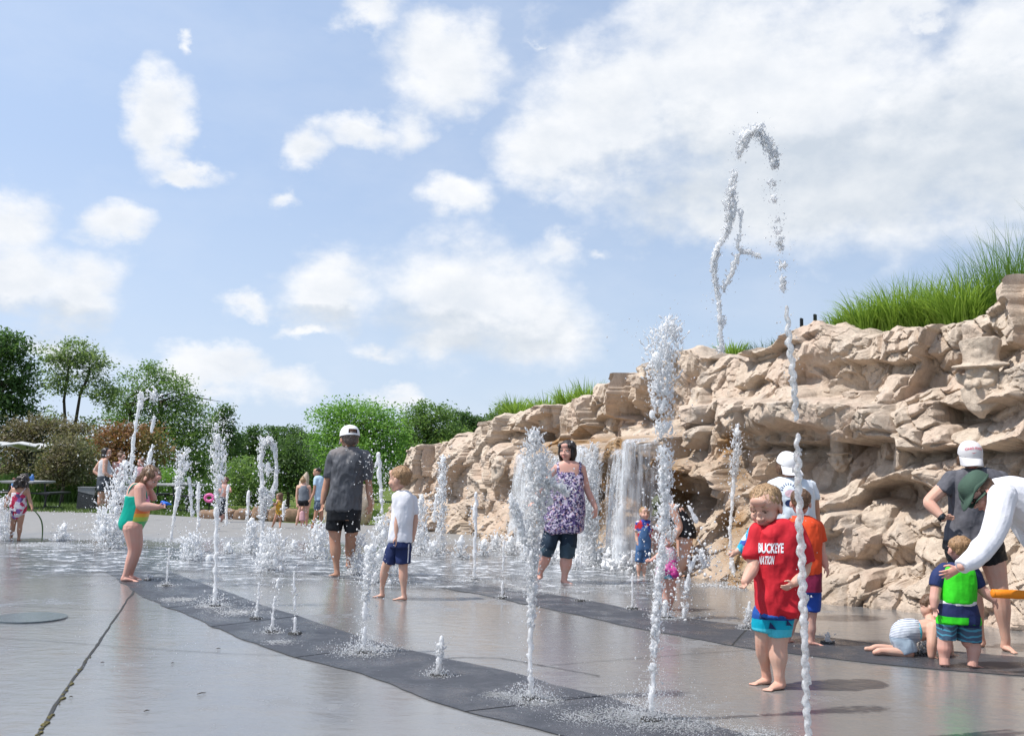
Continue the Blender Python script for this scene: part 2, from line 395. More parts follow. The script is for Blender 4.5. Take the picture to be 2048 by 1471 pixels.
# round cover and leaf litter
p = gp(60, 1236)
me = Bag(); ring = [(p[0] + .27 * math.cos(a), p[1] + .27 * math.sin(a), z) for z in (.012, -.01) for a in np.linspace(0, 2 * math.pi, 48, endpoint=False)]
me.add(ring, [tuple(range(48))] + [(i, 48 + i, 48 + (i + 1) % 48, (i + 1) % 48) for i in range(48)])
link('drain_cover', me.mesh('drain_cover', False), simple('wet_blue_grey_metal', (.10, .125, .14), .18, .2, 30, .2, 40), label='round flat blue-grey cover set in the concrete by the left edge', cat='drain cover')
M_TWIG = simple('wet_bark', (.05, .035, .022), .6, .4, 40)
for (x, y, l, a) in [(205, 1326, .022, .4), (345, 1327, .018, 1), (437, 1298, .028, .1), (403, 1388, .05, .7), (293, 1423, .03, .9), (142, 1395, .02, .1)]:
    p = gp(x, y); tb = Bag(); d = np.array([math.cos(a), math.sin(a), 0]) * l / 2
    tb.tube([(-d[0], -d[1], .006), (0, 0, .010), (d[0] * .9, d[1] * 1.2, .006)], [.002, .003, .0015], 6)
    o = link('twig', tb.mesh('twig'), M_TWIG, label='small dark twig lying on the bare wet concrete in front', cat='twig', group='twigs on the concrete'); o.location = (p[0], p[1], 0)
# ------------------------------------------------------------------ rock wall
M_ROCK, t, b = material('sandy_rockwork')
oc = t.obj(); at_ = t.n('ShaderNodeAttribute', attribute_name='tint'); sc_ = t.n('ShaderNodeSeparateColor'); t.set(sc_.inputs[0], at_.outputs['Color'])
nA = t.noise(oc, 1.6, 6, .65); nB = t.noise(oc, 14, 6, .7); nC = t.noise(oc, 70, 4, .7)
c = t.mix(sc_.outputs[0], (.66, .55, .435, 1), (.64, .50, .395, 1))
c = t.mix(t.rng(nA, .42, .62), c, (.67, .57, .46, 1))
c = t.mix(t.rng(t.noise(oc, 3.1, 5, .6), .55, .70, 0, .6), c, (.48, .435, .39, 1))
streak = t.noise(t.scale(oc, (7, 7, .7)), 1.0, 6, .65)
c = t.mix(t.rng(streak, .55, .72, 0, .6), c, (.15, .115, .09, 1))
c = t.mix(t.rng(nB, .3, .7, .38, 0), c, (.22, .155, .11, 1))
c = t.mix(t.rng(nC, .35, .65, .22, 0), c, (.2, .15, .12, 1))
och = t.mix(t.rng(nA, .35, .65), (.36, .20, .075, 1), (.22, .13, .06, 1))
och = t.mix(t.rng(streak, .45, .6, 0, .6), och, (.42, .33, .22, 1))
c = t.mix(sc_.outputs[1], c, och); t.set(b.inputs['Base Color'], c)
t.set(b.inputs['Roughness'], t.rng(sc_.outputs[1], 0, 1, .85, .28)); b.inputs['Specular IOR Level'].default_value = .35
vor = t.n('ShaderNodeTexVoronoi', feature='DISTANCE_TO_EDGE'); vor.inputs['Scale'].default_value = 4.5
t.set(vor.inputs['Vector'], vadd(oc, (0, 0, 0)) if False else oc)
bn = t.bump(nB, .75, .03); bn = t.bump(nC, .7, .01, bn); bn = t.bump(t.noise(oc, 300, 2, .6), .25, .002, bn); t.set(b.inputs['Normal'], bn)

BASE_PX = [(742, 1048), (820, 1057), (900, 1068), (1050, 1095), (1250, 1130), (1450, 1165), (1640, 1199), (1850, 1228), (2048, 1264)]
bp = [gp(*p)[:2] for p in BASE_PX]
bp = [bp[0] + np.array([1.6, 2.6]), bp[0] + np.array([.35, 1.0])] + bp + [np.array([4.95, 6.6]), np.array([5.6, 5.3]), np.array([6.6, 3.9]), np.array([8.0, 2.6])]
_c = smoothline(interp(bp, 800), 60)
_d = np.r_[0, np.cumsum(np.hypot(*np.diff(_c, axis=0).T))]
S_TOT = _d[-1]
def bcurve(s):
    x = np.interp(s, _d, _c[:, 0]); y = np.interp(s, _d, _c[:, 1])
    e = .15; tx = np.interp(s + e, _d, _c[:, 0]) - np.interp(s - e, _d, _c[:, 0]); ty = np.interp(s + e, _d, _c[:, 1]) - np.interp(s - e, _d, _c[:, 1])
    l = np.hypot(tx, ty); return x, y, -ty / l, tx / l      # inward normal is (-ty, tx) with the pad on the other side
def wall_pt(s, z, off):
    """off: metres towards the pad from the nominal leaning face"""
    x, y, nx, ny = bcurve(s); back = .5 + .2 * z - off
    return np.stack([x + nx * back, y + ny * back, z + 0 * x], -1)
TOP_PX = [(600, 950), (742, 926), (765, 906), (800, 902), (850, 893), (900, 880), (945, 862), (960, 846), (1000, 838), (1012, 836), (1030, 830), (1060, 824), (1068, 818), (1100, 812), (1136, 806), (1140, 797), (1166, 794), (1170, 770), (1200, 769), (1235, 750), (1262, 736), (1300, 728), (1330, 722), (1345, 706), (1385, 702), (1400, 716), (1440, 716), (1500, 702), (1560, 683), (1590, 668), (1628, 654), (1650, 660), (1690, 664), (1700, 674), (1735, 674), (1742, 658), (1800, 660), (1850, 664), (1870, 650), (1950, 636), (1958, 626), (2004, 612), (2006, 585), (2048, 556), (2120, 530), (2300, 470), (2700, 400), (4000, 300)]
tpx = np.array(TOP_PX, float)
SS = np.linspace(0, S_TOT, 900)
zz = np.linspace(.4, 5.5, 700)
G = wall_pt(SS[:, None].repeat(700, 1), zz[None, :].repeat(900, 0), .15)
gx, gy = proj(G)
ok = (G - EYE) @ CF > .3
ty_ = np.interp(gx, tpx[:, 0], tpx[:, 1])
above = (gy < ty_) | ~ok
HS = np.where(above.any(1), zz[above.argmax(1)], 3.6)
HS = np.where(ok.all(1), HS, 3.5); HS = np.clip(HS, 1.0, 3.7)
HS[:int(900 * .06)] = np.minimum(HS[:int(900 * .06)], HS[int(900 * .07)])
def H_of(s): return np.interp(s, SS, HS)

SEEDS = """1368 716 .15 -.1 0;1402 744 .1 0 0;1444 779 -.05 .3 .2;1485 716 .2 -.5 0;1547 716 .25 .1 .3;1610 678 .2 -.4 0;1668 668 .2 -.3 0;1640 734 .08 .45 0;1692 751 .0 .4 -.2;1730 716 .1 .2 0
1762 684 .12 0 .3;1786 690 .1 -.2 0;1800 728 -.04 .1 0;1826 716 .1 .1 .2;1775 772 .12 0 .4;1855 706 .12 0 -.2;1893 672 .12 -.2 0;1938 672 .12 0 .2;1980 640 .15 -.3 0;2028 585 .4 .1 .5;2028 690 .2 .2 -.2;1962 735 .0 0 0;1880 727 .02 .1 .3;1851 761 .05 .3 0
1900 768 .12 -.3 0;1912 797 .25 -.2 .3;1997 800 .35 .5 0;1824 803 .1 .2 0;1870 800 .12 0 0;2046 770 .3 .4 0
1561 826 .42 .15 .2;1627 828 .46 .1 0;1686 830 .46 .1 -.1;1737 806 .4 -.5 0;1590 893 -.2 .2 0;1650 895 -.3 0 0;1700 880 -.2 0 0;1547 893 .12 0 .3;1447 827 .4 0 .3;1495 806 .3 -.7 0;1392 841 .35 0 .2;1378 868 .32 .1 0;1454 862 .32 .2 0;1489 850 .36 0 -.2;1357 810 -.3 0 0;1350 751 .0 .1 0
1737 842 .42 .1 .3;1769 855 .44 0 -.3;1800 837 .44 .1 .2;1841 817 .36 -.2 0;1824 868 .4 0 .3;1869 835 .32 0 0;1772 890 .38 .2 0;1896 868 .25 -.3 0;1948 826 -.1 .3 0;1945 862 .14 -.6 0;2014 858 .15 -.3 0;2046 838 .1 0 0
1816 888 .4 0 -.3;1739 902 .28 .2 .4;1798 925 .38 .1 0;1862 922 .3 -.5 .3;1905 905 .28 -.4 0;1992 913 .3 -.4 0;2040 928 .2 0 0;1669 945 -.12 .2 0;1647 945 -.1 0 .4;1712 930 -.05 0 0;1739 960 .32 -.6 0;1680 990 .48 -.9 0;1805 946 .45 -.3 0;1848 950 .42 0 -.4;1790 985 -.12 .3 0;1761 1005 -.15 0 .3;1850 990 .02 0 0;1724 1023 .32 .3 .3;1667 1040 .5 -.4 0;1697 1078 .45 .1 .4;1790 1055 .38 -.6 .3;1826 1040 .18 0 .2;1787 1093 .25 .5 0;1862 1094 .36 -.6 0;1846 1130 .28 .4 0;1882 1046 .3 0 0;1761 1115 .12 .2 0;1806 1150 .1 0 .4
1688 1125 .4 .2 0;1669 1172 .55 -.2 0;1728 1158 .55 0 .3;1768 1182 .58 -.4 0;1818 1196 .55 -.2 0;1852 1168 .45 0 0;1900 1190 .5 -.3 0;1935 1130 .3 .2 0;1989 1230 .5 -.2 0;2026 1140 .36 0 .3;2038 1080 .28 0 0;2030 1200 .46 .2 0;2007 1097 .18 0 0;1981 1000 .2 .1 0;2028 975 .2 -.2 .3;1935 1010 .22 0 0;1940 1075 .12 .2 0;1900 1000 .1 0 .3
1563 905 .0 0 0;1543 925 .2 .1 .3;1612 917 -.2 0 0;1387 888 .3 0 0;1389 915 .32 0 0;1429 900 .2 .2 .3;1403 951 .42 0 0;1448 928 .22 .1 0;1420 968 .5 -.8 0;1372 986 -.12 .3 0;1384 1024 -.1 0 0;1412 1003 .1 0 .4;1433 1033 .28 0 0;1464 1020 .3 .1 -.3;1494 936 .25 .1 .2;1509 986 .2 0 .3;1471 1073 .32 0 .4;1425 1098 .38 -.2 0;1391 1090 .2 .1 0;1448 1128 .46 0 0;1494 1110 .38 0 -.3;1403 1146 .4 -.3 0;1560 1000 .25 .1 0;1545 1080 .36 0 .3;1560 1150 .48 -.2 0;1620 1080 .4 .2 0;1612 1165 .54 0 0;1610 1010 .3 -.6 0;1520 1040 .2 .2 0;1590 960 -.05 0 0
1183 778 .15 -.2 0;1207 798 .25 -.3 .5;1235 790 .35 -.6 0;1262 765 .3 0 -.5;1290 745 .1 .1 0;1250 830 .0 .5 .2;1165 808 .2 0 .2;1167 828 .2 -.2 0;1147 818 .22 .1 .3;1122 824 .2 .2 0;1150 864 .25 -.1 .2;1212 858 .12 .2 0;1243 862 .02 .3 -.4;1098 830 .22 0 .3;1072 832 .25 .1 0;1037 846 .28 -.1 0;1102 867 -.3 0 0;1032 873 -.05 .2 0;1062 870 -.1 .2 0;980 858 .28 -.4 .3;953 878 .25 0 .4;960 900 .3 .1 0;1025 896 .3 -.2 0;994 898 .28 -.4 0;998 928 .12 0 0;958 932 .3 .2 0;962 952 .3 0 .3
1111 898 .8 0 0;1150 896 .84 0 0;1190 896 .86 0 0;1230 894 .9 0 0;1263 896 .88 0 .2;1295 885 .92 0 0;1340 880 .85 0 -.3;1112 940 .6 .2 0;1160 950 .62 .2 0;1215 945 .66 .3 0;1262 950 .62 .2 0;1310 950 .72 .2 0;1348 930 .62 0 -.4;1120 1000 .55 0 0;1190 1020 .55 0 .2;1255 1020 .5 0 0;1310 1030 .6 0 -.2;1345 1050 .4 0 0;1130 1070 .6 0 0;1215 1085 .6 0 0;1295 1095 .62 0 0;1360 1120 .4 0 0;1080 930 .5 .1 -.3;1075 1000 .42 0 0;1070 1060 .4 0 0
1308 845 -.3 0 0;1322 775 -.15 .2 0;1362 752 .05 0 0;1378 795 .18 .1 .2;1352 840 -.25 0 0;1290 800 -.1 0 0
753 935 .1 0 0;788 920 .1 -.2 .2;816 913 .12 0 .2;753 980 .1 0 0;805 935 .15 0 0;834 938 .15 .1 0;858 912 .2 -.4 0;862 950 .15 .2 .3;846 980 .2 0 0;897 908 .2 -.5 0;930 902 .2 -.2 0;920 950 .25 .3 0;911 990 -.1 .2 0;943 980 -.05 0 0;960 975 .2 0 0;988 980 .28 0 .2;992 955 .28 0 0;925 1034 .2 0 0;908 1056 .38 -.2 0;946 1044 .1 0 0;978 1066 .4 -.2 0;1016 1041 .25 0 0;1034 1006 .3 0 0;1034 971 .42 0 0;1041 929 .45 -.2 0;1006 1006 .15 0 0;886 990 .15 .2 0;876 1027 .3 0 0;845 1020 .2 0 0;812 1035 .3 0 0;780 990 .1 0 0;775 1030 .25 0 0;885 1050 .4 -.3 0;1050 1060 .4 -.2 0"""
sd = [tuple(float(v) for v in q.split()) for line in SEEDS.split('\n') for q in line.split(';')]
gs = np.linspace(0, S_TOT, 700); gt = np.linspace(0, 1, 160)
GS = gs[:, None].repeat(160, 1); GZ = gt[None, :] * H_of(gs)[:, None]
X, Y, NX, NY = bcurve(gs)
seeds = []
for (x, y, off, tv, th) in sd:
    back = .5 + .2 * GZ - off
    Pq = np.stack([X[:, None] + NX[:, None] * back, Y[:, None] + NY[:, None] * back, GZ], -1)
    qx, qy = proj(Pq); dd = (qx - x) ** 2 + (qy - y) ** 2; dd[(Pq - EYE) @ CF < 1] = 1e12
    i, j = np.unravel_index(dd.argmin(), dd.shape); seeds.append((gs[i], GZ[i, j], off, tv, th))
smax = max(s[0] for s in seeds); smin = min(s[0] for s in seeds)
r2 = random.Random(5)
for s0 in np.arange(smax + .35, S_TOT, .5):
    for z0 in np.arange(.25, 3.5, .5): seeds.append((s0 + r2.uniform(-.15, .15), z0 + r2.uniform(-.15, .15), r2.uniform(.05, .45), r2.uniform(-.4, .3), r2.uniform(-.3, .4)))
for s0 in np.arange(.2, smin - .2, .55):
    for z0 in np.arange(.25, 1.5, .5): seeds.append((s0, z0 + r2.uniform(-.15, .15), r2.uniform(.05, .3), r2.uniform(-.3, .3), 0))
seeds = np.array(seeds)

# fine grid: columns spaced evenly in the picture, plus the turned ends
cx_, _cy = proj(wall_pt(gs, np.full(700, .8), .2)); inv = np.interp(gs, gs, np.gradient(np.clip(cx_, 700, 2100)) / np.gradient(gs))
wgt = np.clip(np.abs(inv), 18, None); cw_ = np.cumsum(wgt); cw_ /= cw_[-1]
NSC, NT_, NK = 900, 330, 16
sv = np.interp(np.linspace(cw_[0], 1, NSC), cw_, gs)
tv_ = np.linspace(0, 1, NT_)
Sg = sv[:, None].repeat(NT_, 1); Hs = H_of(sv); Zg = tv_[None, :] * Hs[:, None]
q3 = np.stack([Sg, Zg, 0 * Sg], -1)
wS = Sg + .07 * fbm(q3 * 1.9, 3, 3) + .008 * fbm(q3 * 15, 2, 4); wZ = Zg + .06 * fbm(q3 * 1.9, 3, 9) + .008 * fbm(q3 * 15, 2, 5)
F1 = np.full(Sg.shape, 1e9); F2 = F1.copy(); own = np.zeros(Sg.shape, int)
for k, (s0, z0, *_r) in enumerate(seeds):
    a = np.searchsorted(sv, s0 - 1.6); e = np.searchsorted(sv, s0 + 1.6)
    d = np.hypot(wS[a:e] - s0, (wZ[a:e] - z0) * 1.1)
    f1 = F1[a:e]; f2 = F2[a:e]; o = own[a:e]
    nw = d < f1; f2[:] = np.where(nw, f1, np.minimum(f2, d)); o[nw] = k; f1[:] = np.where(nw, d, f1)
E = (F2 - F1) / 2
so = seeds[own]
tilt = so[..., 3] * (Zg - so[..., 1]) + so[..., 4] * (Sg - so[..., 0])
def blur(A, n0, n1, it=3):
    for ax, n in ((0, n0), (1, n1)):
        for _ in range(it):
            pad_ = [(0, 0), (0, 0)]; pad_[ax] = (n + 1, n); c_ = np.cumsum(np.pad(A, pad_, mode='edge'), axis=ax)
            A = (np.take(c_, np.arange(2 * n + 1, c_.shape[ax]), ax) - np.take(c_, np.arange(0, c_.shape[ax] - 2 * n - 1), ax)) / (2 * n + 1)
    return A
Dp = .5 * so[..., 2] + .55 * blur(so[..., 2], 26, 2) + np.clip(tilt, -.2, .2) * .9
gmask = np.clip(.42 + 1.5 * fbm(q3 * .9 + 40, 2, 90), .12, 1)
Dp += gmask * (-.014 * np.exp(-E / .03) - .075 * np.exp(-(E / .012) ** 2))
# chiselled facets inside each stone
def facets(cell, seed, amp, sl, strength):
    u = wS / cell + seed * 7.7; v = wZ / cell * .85; iu = np.floor(u).astype(int); iv = np.floor(v).astype(int)
    best = np.full(u.shape, 1e9); sec = best.copy(); val = np.zeros(u.shape)
    for dx in (-1, 0, 1):
        for dy in (-1, 0, 1):
            ju, jv = iu + dx, iv + dy; z0 = np.zeros_like(ju)
            pu = ju + _hash(ju, jv, z0, seed); pv = jv + _hash(ju, jv, z0, seed + 1)
            d = np.hypot(u - pu, v - pv)
            pl = amp * (_hash(ju, jv, z0, seed + 2) * 2 - 1) + cell * sl * ((_hash(ju, jv, z0, seed + 3) * 2 - 1) * (u - pu) + (_hash(ju, jv, z0, seed + 4) * 2 - 1.25) * (v - pv))
            nw = d < best; sec = np.where(nw, best, np.minimum(sec, d)); val = np.where(nw, pl, val); best = np.where(nw, d, best)
    return (val - strength * np.exp(-(sec - best) / .06)) 
Dp += facets(.8, 21, .06, .38, .0) + facets(.3, 41, .014, .34, .003) + facets(.1, 71, .003, .2, .0)
crk = np.abs(fbm(q3 * np.array([1.6, 2.2, 1]), 4, 31)); Dp -= .05 * np.exp(-(crk / .012) ** 2)
Dp += .014 * fbm(q3 * np.array([2.6, 4, 1]), 4, 12) + .006 * fbm(q3 * 22, 3, 14)
P0_ = wall_pt(Sg, Zg, Dp); lx, ly = proj(P0_)
for pl, A_, h1, B_, h2 in [([(1350, 818), (1430, 802), (1530, 797), (1640, 798), (1780, 808), (1850, 790), (1905, 776)], -.14, 60, .16, 70), ([(1525, 884), (1640, 886), (1790, 878)], .10, 40, -.34, 60), ([(1050, 890), (1110, 887), (1225, 884), (1290, 874), (1370, 868)], -.40, 55, .16, 120),
    ([(1890, 818), (1960, 812), (2060, 794)], .12, 26, -.26, 40), ([(1630, 1012), (1740, 962), (1850, 934), (1970, 902)], -.12, 60, .10, 26), ([(1730, 975), (1800, 956), (1870, 985)], .0, 10, -.28, 55), ([(1340, 962), (1400, 962), (1450, 975)], -.04, 20, -.16, 50),
    ([(1390, 716), (1500, 708), (1570, 690), (1640, 668)], .05, 10, -.12, 22), ([(1650, 730), (1780, 724), (1880, 716)], .10, 40, -.10, 70), ([(745, 962), (860, 955), (950, 925)], .04, 20, -.12, 40), ([(985, 866), (1040, 862), (1100, 850)], .08, 25, -.22, 26), ([(1140, 838), (1200, 834), (1270, 826)], .05, 25, -.14, 30), ([(1640, 1120), (1740, 1135), (1850, 1120)], -.08, 60, .10, 60)]:
    pl = np.array(pl, float); yl = np.interp(lx, pl[:, 0], pl[:, 1]) + 9 * vnoise(q3 * 2.2 + 7, 66); t_ = ly - yl; end = np.clip(np.minimum(lx - pl[0, 0], pl[-1, 0] - lx) / 28, 0, 1)
    Dp = Dp + end * np.where(t_ < 0, A_ * np.exp(np.minimum(t_, 0) / h1), B_ * np.exp(-np.maximum(t_, 0) / h2))
P = wall_pt(Sg, Zg, Dp)
P[..., 2] += np.where(tv_[None, :] > .05, .02 * fbm(q3 * 6, 3, 55), 0)
P[..., 2] += (np.exp(-((1 - tv_[None, :]) / .06)) * (.05 * vnoise(np.stack([own * 3.7, own * 0, own * 0], -1) + .5, 3)))
P[:, 0, 2] = -.05
for _ in range(3):   # relax the stretched ledge faces
    gap_ = np.linalg.norm(np.diff(P, axis=1), axis=-1); str_ = np.zeros(Sg.shape); str_[:, 1:] = gap_; str_[:, :-1] = np.maximum(str_[:, :-1], gap_); wq = np.clip((str_ - .02) / .03, 0, .8)[:, 1:-1, None]
    P[:, 1:-1] = P[:, 1:-1] * (1 - wq) + (P[:, :-2] + P[:, 2:]) * .5 * wq
# crest turning back over the bank
last = P[:, -1]; _, _, NXs, NYs = bcurve(sv)
cap = []
for k in range(1, NK + 1):
    bb = k * .055
    q = last.copy(); q[:, 0] += NXs * bb; q[:, 1] += NYs * bb
    qn = np.stack([sv * 3, np.full(NSC, bb * 3), np.zeros(NSC)], -1)
    q[:, 2] += .05 * math.sin(min(1, k / 6) * math.pi / 2) - .012 * max(0, k - 8) ** 1.3 + .045 * fbm(qn * 1.2, 4, 77)
    cap.append(q)
PV = np.concatenate([P, np.stack(cap, 1)], 1)
own2 = np.concatenate([own, own[:, -1:].repeat(NK, 1)], 1)
NR = NT_ + NK
# stains: ochre where the water runs
px_, py_ = proj(PV)
def soft(x, a, b): return np.clip((x - a) / (b - a), 0, 1)
st = soft(px_, 1060, 1110) * (1 - soft(px_, 1350, 1420)) * soft(py_, 868, 885)
st = np.maximum(st, .8 * np.exp(-((px_ - 1470) / 38) ** 2) * soft(py_, 840, 870))
st = np.maximum(st, .5 * soft(py_, 1130, 1175) * soft(px_, 1350, 1420) * (1 - soft(px_, 1700, 1800)))
st = np.maximum(st, .35 * soft(py_, 960, 1060) * (1 - soft(px_, 1000, 1100)) * soft(px_, 840, 900))
st = np.clip(st * (1 + .7 * fbm(np.concatenate([q3, q3[:, -1:].repeat(NK, 1)], 1) * 3, 3, 61)), 0, 1)
tint = np.clip(.5 + .9 * vnoise(np.stack([own2 * 1.37, own2 * 2.1, own2 * 0], -1) + .3, 8), 0, 1)

root = empty('rock_wall', tuple(gp(1450, 1165)), label='tan artificial rock wall stepping up to the right, with ledges, cracks and waterfalls', cat='rock wall')
ro_ = np.array(root.location)
vid = np.arange(NSC * NR).reshape(NSC, NR)
quads = np.stack([vid[:-1, :-1], vid[1:, :-1], vid[1:, 1:], vid[:-1, 1:]], -1).reshape(-1, 4)
fo = own2[:-1, :-1].reshape(-1)
PVf = PV.reshape(-1, 3); stf = st.reshape(-1); tif = tint.reshape(-1)
order = np.argsort(fo, kind='stable'); fo_s = fo[order]; q_s = quads[order]
cut = np.flatnonzero(np.diff(fo_s)) + 1
for grp_q in np.split(q_s, cut):
    if len(grp_q) < 6: continue
    ids, invx = np.unique(grp_q, return_inverse=True)
    me = new_mesh('boulder', PVf[ids] - ro_, invx.reshape(-1, 4), True)
    ca = me.attributes.new('tint', 'FLOAT_COLOR', 'POINT')
    ca.data.foreach_set('color', np.c_[tif[ids], stf[ids], 0 * stf[ids], 0 * stf[ids] + 1].astype(np.float32).ravel())
    me.set_sharp_from_angle(angle=R(24))
    link('boulder', me, M_ROCK, root)
# ------------------------------------------------------------------ planted bank behind the wall
M_BANK = simple('bank_earth', (.07, .10, .03), .9, .4, 4, .6, 12, .05, .1)
cb = PV[::6, -3]; nxb, nyb = NXs[::6], NYs[::6]; n = len(cb); rows = []
for bb, dz in ((0, -.06), (.5, .1), (1.2, .22), (2.4, .2), (4, -.2), (7, -1.6), (11, -4)):
    q = cb.copy(); q[:, 0] += nxb * bb; q[:, 1] += nyb * bb; q[:, 2] = np.maximum(q[:, 2] + dz * cb[:, 2] / 3, -.2); rows.append(q)
V = np.stack(rows, 1).reshape(-1, 3); k = len(rows)
vi = np.arange(n * k).reshape(n, k)
link('planted_bank', new_mesh('planted_bank', V, np.stack([vi[:-1, :-1], vi[1:, :-1], vi[1:, 1:], vi[:-1, 1:]], -1).reshape(-1, 4), True), M_BANK, kind='structure')
CREST = PV[:, -6]; CPX, CPY = proj(CREST)
# ------------------------------------------------------------------ ornamental grasses on the bank
def grass_mat(name, c1, c2):
    m, t, b = material(name); oc = t.obj()
    t.set(b.inputs['Base Color'], t.mix(t.rng(t.noise(oc, 9, 3), .35, .65), rgba(c1), rgba(c2))); b.inputs['Roughness'].default_value = .5
    b.inputs['Specular IOR Level'].default_value = .3
    tr = t.n('ShaderNodeBsdfTranslucent'); t.set(tr.inputs[0], rgba([v * 1.5 for v in c2])); ms = t.n('ShaderNodeMixShader'); ms.inputs[0].default_value = .35
    t.L.new(b.outputs[0], ms.inputs[1]); t.L.new(tr.outputs[0], ms.inputs[2]); t.L.new(ms.outputs[0], m.node_tree.nodes['Material Output'].inputs[0]); return m
MG_BRIGHT = grass_mat('bright_grass', (.14, .24, .03), (.25, .38, .055)); MG_DARK = grass_mat('blue_green_grass', (.05, .10, .04), (.09, .15, .06)); MG_TALL = grass_mat('tall_grass', (.09, .18, .025), (.17, .29, .045))
def blades(n, h, spread, width, droop, rg, base_r=.12):
    a = rg.uniform(0, 2 * math.pi, n); rr = base_r * np.sqrt(rg.uniform(0, 1, n)); hh = h * rg.uniform(.45, 1, n)
    a2 = a + rg.normal(0, .5, n); out = spread * rg.uniform(.15, 1, n); K = 5
    u = np.linspace(0, 1, K)
    px = rr[:, None] * np.cos(a)[:, None] + np.cos(a2)[:, None] * (out * hh)[:, None] * u[None] ** 1.7
    py = rr[:, None] * np.sin(a)[:, None] + np.sin(a2)[:, None] * (out * hh)[:, None] * u[None] ** 1.7
    pz = hh[:, None] * (u[None] - droop * (out[:, None]) * u[None] ** 3)
    w = width * (1 - u ** 1.5)[None] * rg.uniform(.6, 1.2, n)[:, None] / 2; ph = rg.uniform(0, math.pi, n)
    wx, wy = np.cos(ph)[:, None] * w, np.sin(ph)[:, None] * w
    L = np.stack([px - wx, py - wy, pz], -1); Rr = np.stack([px + wx, py + wy, pz], -1)
    V = np.stack([L, Rr], 2).reshape(n, K * 2, 3)
    f = np.array([[2 * i, 2 * i + 1, 2 * i + 3, 2 * i + 2] for i in range(K - 1)])
    F = (f[None] + (np.arange(n) * K * 2)[:, None, None]).reshape(-1, 4)
    return V.reshape(-1, 3), F
rg = np.random.default_rng(3)
TUFTS = [  # photo x, back from crest, height m, blades, spread, mat, label
    (1395, .5, .30, 260, .7, MG_BRIGHT, 'short bright grass tuft behind the square block at the start of the high ledge'),
    (1430, .5, .28, 240, .7, MG_BRIGHT, 'short bright grass tuft next to the falling end of the tallest water arc'),
    (1490, .6, .42, 420, .8, MG_DARK, 'thin blue-green grass tuft, first one right of the falling water'), (1535, .6, .44, 420, .8, MG_DARK, 'thin blue-green grass tuft in the middle of the low row above the long slab'), (1585, .7, .5, 420, .8, MG_DARK, 'thin blue-green grass tuft just left of the two black posts'),
    (1650, .5, .36, 420, .75, MG_BRIGHT, 'lowest bright grass clump directly right of the two black posts'), (1678, .5, .44, 520, .75, MG_BRIGHT, 'bright green grass clump second to the right of the black posts'), (1715, .35, .55, 640, .7, MG_BRIGHT, 'bright green grass clump spilling through the notch in the crest'), (1755, .6, .75, 700, .65, MG_BRIGHT, 'bushy bright grass clump left of the mound top'), (1800, .7, .85, 760, .65, MG_BRIGHT, 'bushy bright grass clump at the crown of the low planting'), (1850, .6, .75, 760, .75, MG_BRIGHT, 'arching bright grass clump above the cracked cap stones'), (1895, .6, .8, 700, .75, MG_BRIGHT, 'arching bright grass clump beside the tall grass'),
    (1940, .6, .95, 560, .5, MG_TALL, 'tall upright grass clump at the left of the highest planting'), (1985, .7, 1.12, 620, .5, MG_TALL, 'tallest grass clump, behind the carved bearded face'), (2035, .9, 1.12, 620, .5, MG_TALL, 'tall grass clump behind the dark corner boulder'), (2090, .9, 1.1, 560, .5, MG_TALL, 'tall grass clump at the right picture edge'),
    (1010, .5, .75, 600, .7, MG_BRIGHT, 'green grass clump behind the long flat cap stone'), (1050, .7, .6, 420, .7, MG_BRIGHT, 'green grass clump between the flat cap stone and the far trees'), (1110, .5, .55, 360, .75, MG_BRIGHT, 'wispy grass clump above the stepped blocks'), (1150, .5, .6, 420, .75, MG_BRIGHT, 'wispy grass clump just left of the high bright slab'), (1225, .6, .34, 160, .7, MG_BRIGHT, 'sparse grass tuft behind the high bright slab'), (1265, .7, .3, 120, .7, MG_BRIGHT, 'sparse grass tuft left of the broad frothy jet'), (895, .3, .22, 60, .6, MG_BRIGHT, 'tiny grass tuft on the low left crest')]
for (x, bk, h, nb, spd, m, lab) in TUFTS:
    i = int(np.abs(CPX - x).argmin()); p = CREST[i] + np.array([NXs[i], NYs[i], 0]) * bk * .6
    D_ = float(p[1]); wd = max(.010, .0013 * D_) * (1.25 if m is MG_BRIGHT else .9)
    V, F = blades(int(nb * .75), h * (1.2 if m is MG_BRIGHT else 1.22 if m is MG_TALL else 1.0), spd * (.95 if m is MG_TALL else 1.25), wd, .5 if m is MG_BRIGHT else .3, rg, .22)
    o = link('ornamental_grass', new_mesh('ornamental_grass', V, F), m, label=lab, cat='grass clump', group='ornamental grasses on the rock wall bank'); o.location = (p[0], p[1], p[2] - .02)
# two black posts
M_POST = simple('black_post', (.02, .02, .022), .5, .2, 30)
for (x, yt, lab) in ((1602, 636, 'shorter left one of two thin black posts on the bank'), (1629, 628, 'taller right one of two thin black posts on the bank')):
    i = int(np.abs(CPX - x).argmin()); p = CREST[i] + np.array([NXs[i], NYs[i], 0]) * .4; top = at(x, yt, p[1])[2]
    q = Bag(); q.box((0, 0, (top - p[2]) / 2 - .1), (.026, .026, top - p[2] + .2)); q.box((.02, 0, (top - p[2]) / 2 - .1), (.02, .007, top - p[2] + .19))
    o = link('fence_post', q.mesh('fence_post', False), M_POST, label=lab, cat='post', group='black posts on the bank')
    pp = at(x, yt, p[1]); o.location = (pp[0], p[1], p[2])
    hx = Bag()
    for zz_ in np.arange(.04, top - p[2], .035): hx.box((-.012, -.015, zz_), (.02, .012, .008))
    link('stud', hx.mesh('stud', False), M_POST, o, kind='stuff'); 
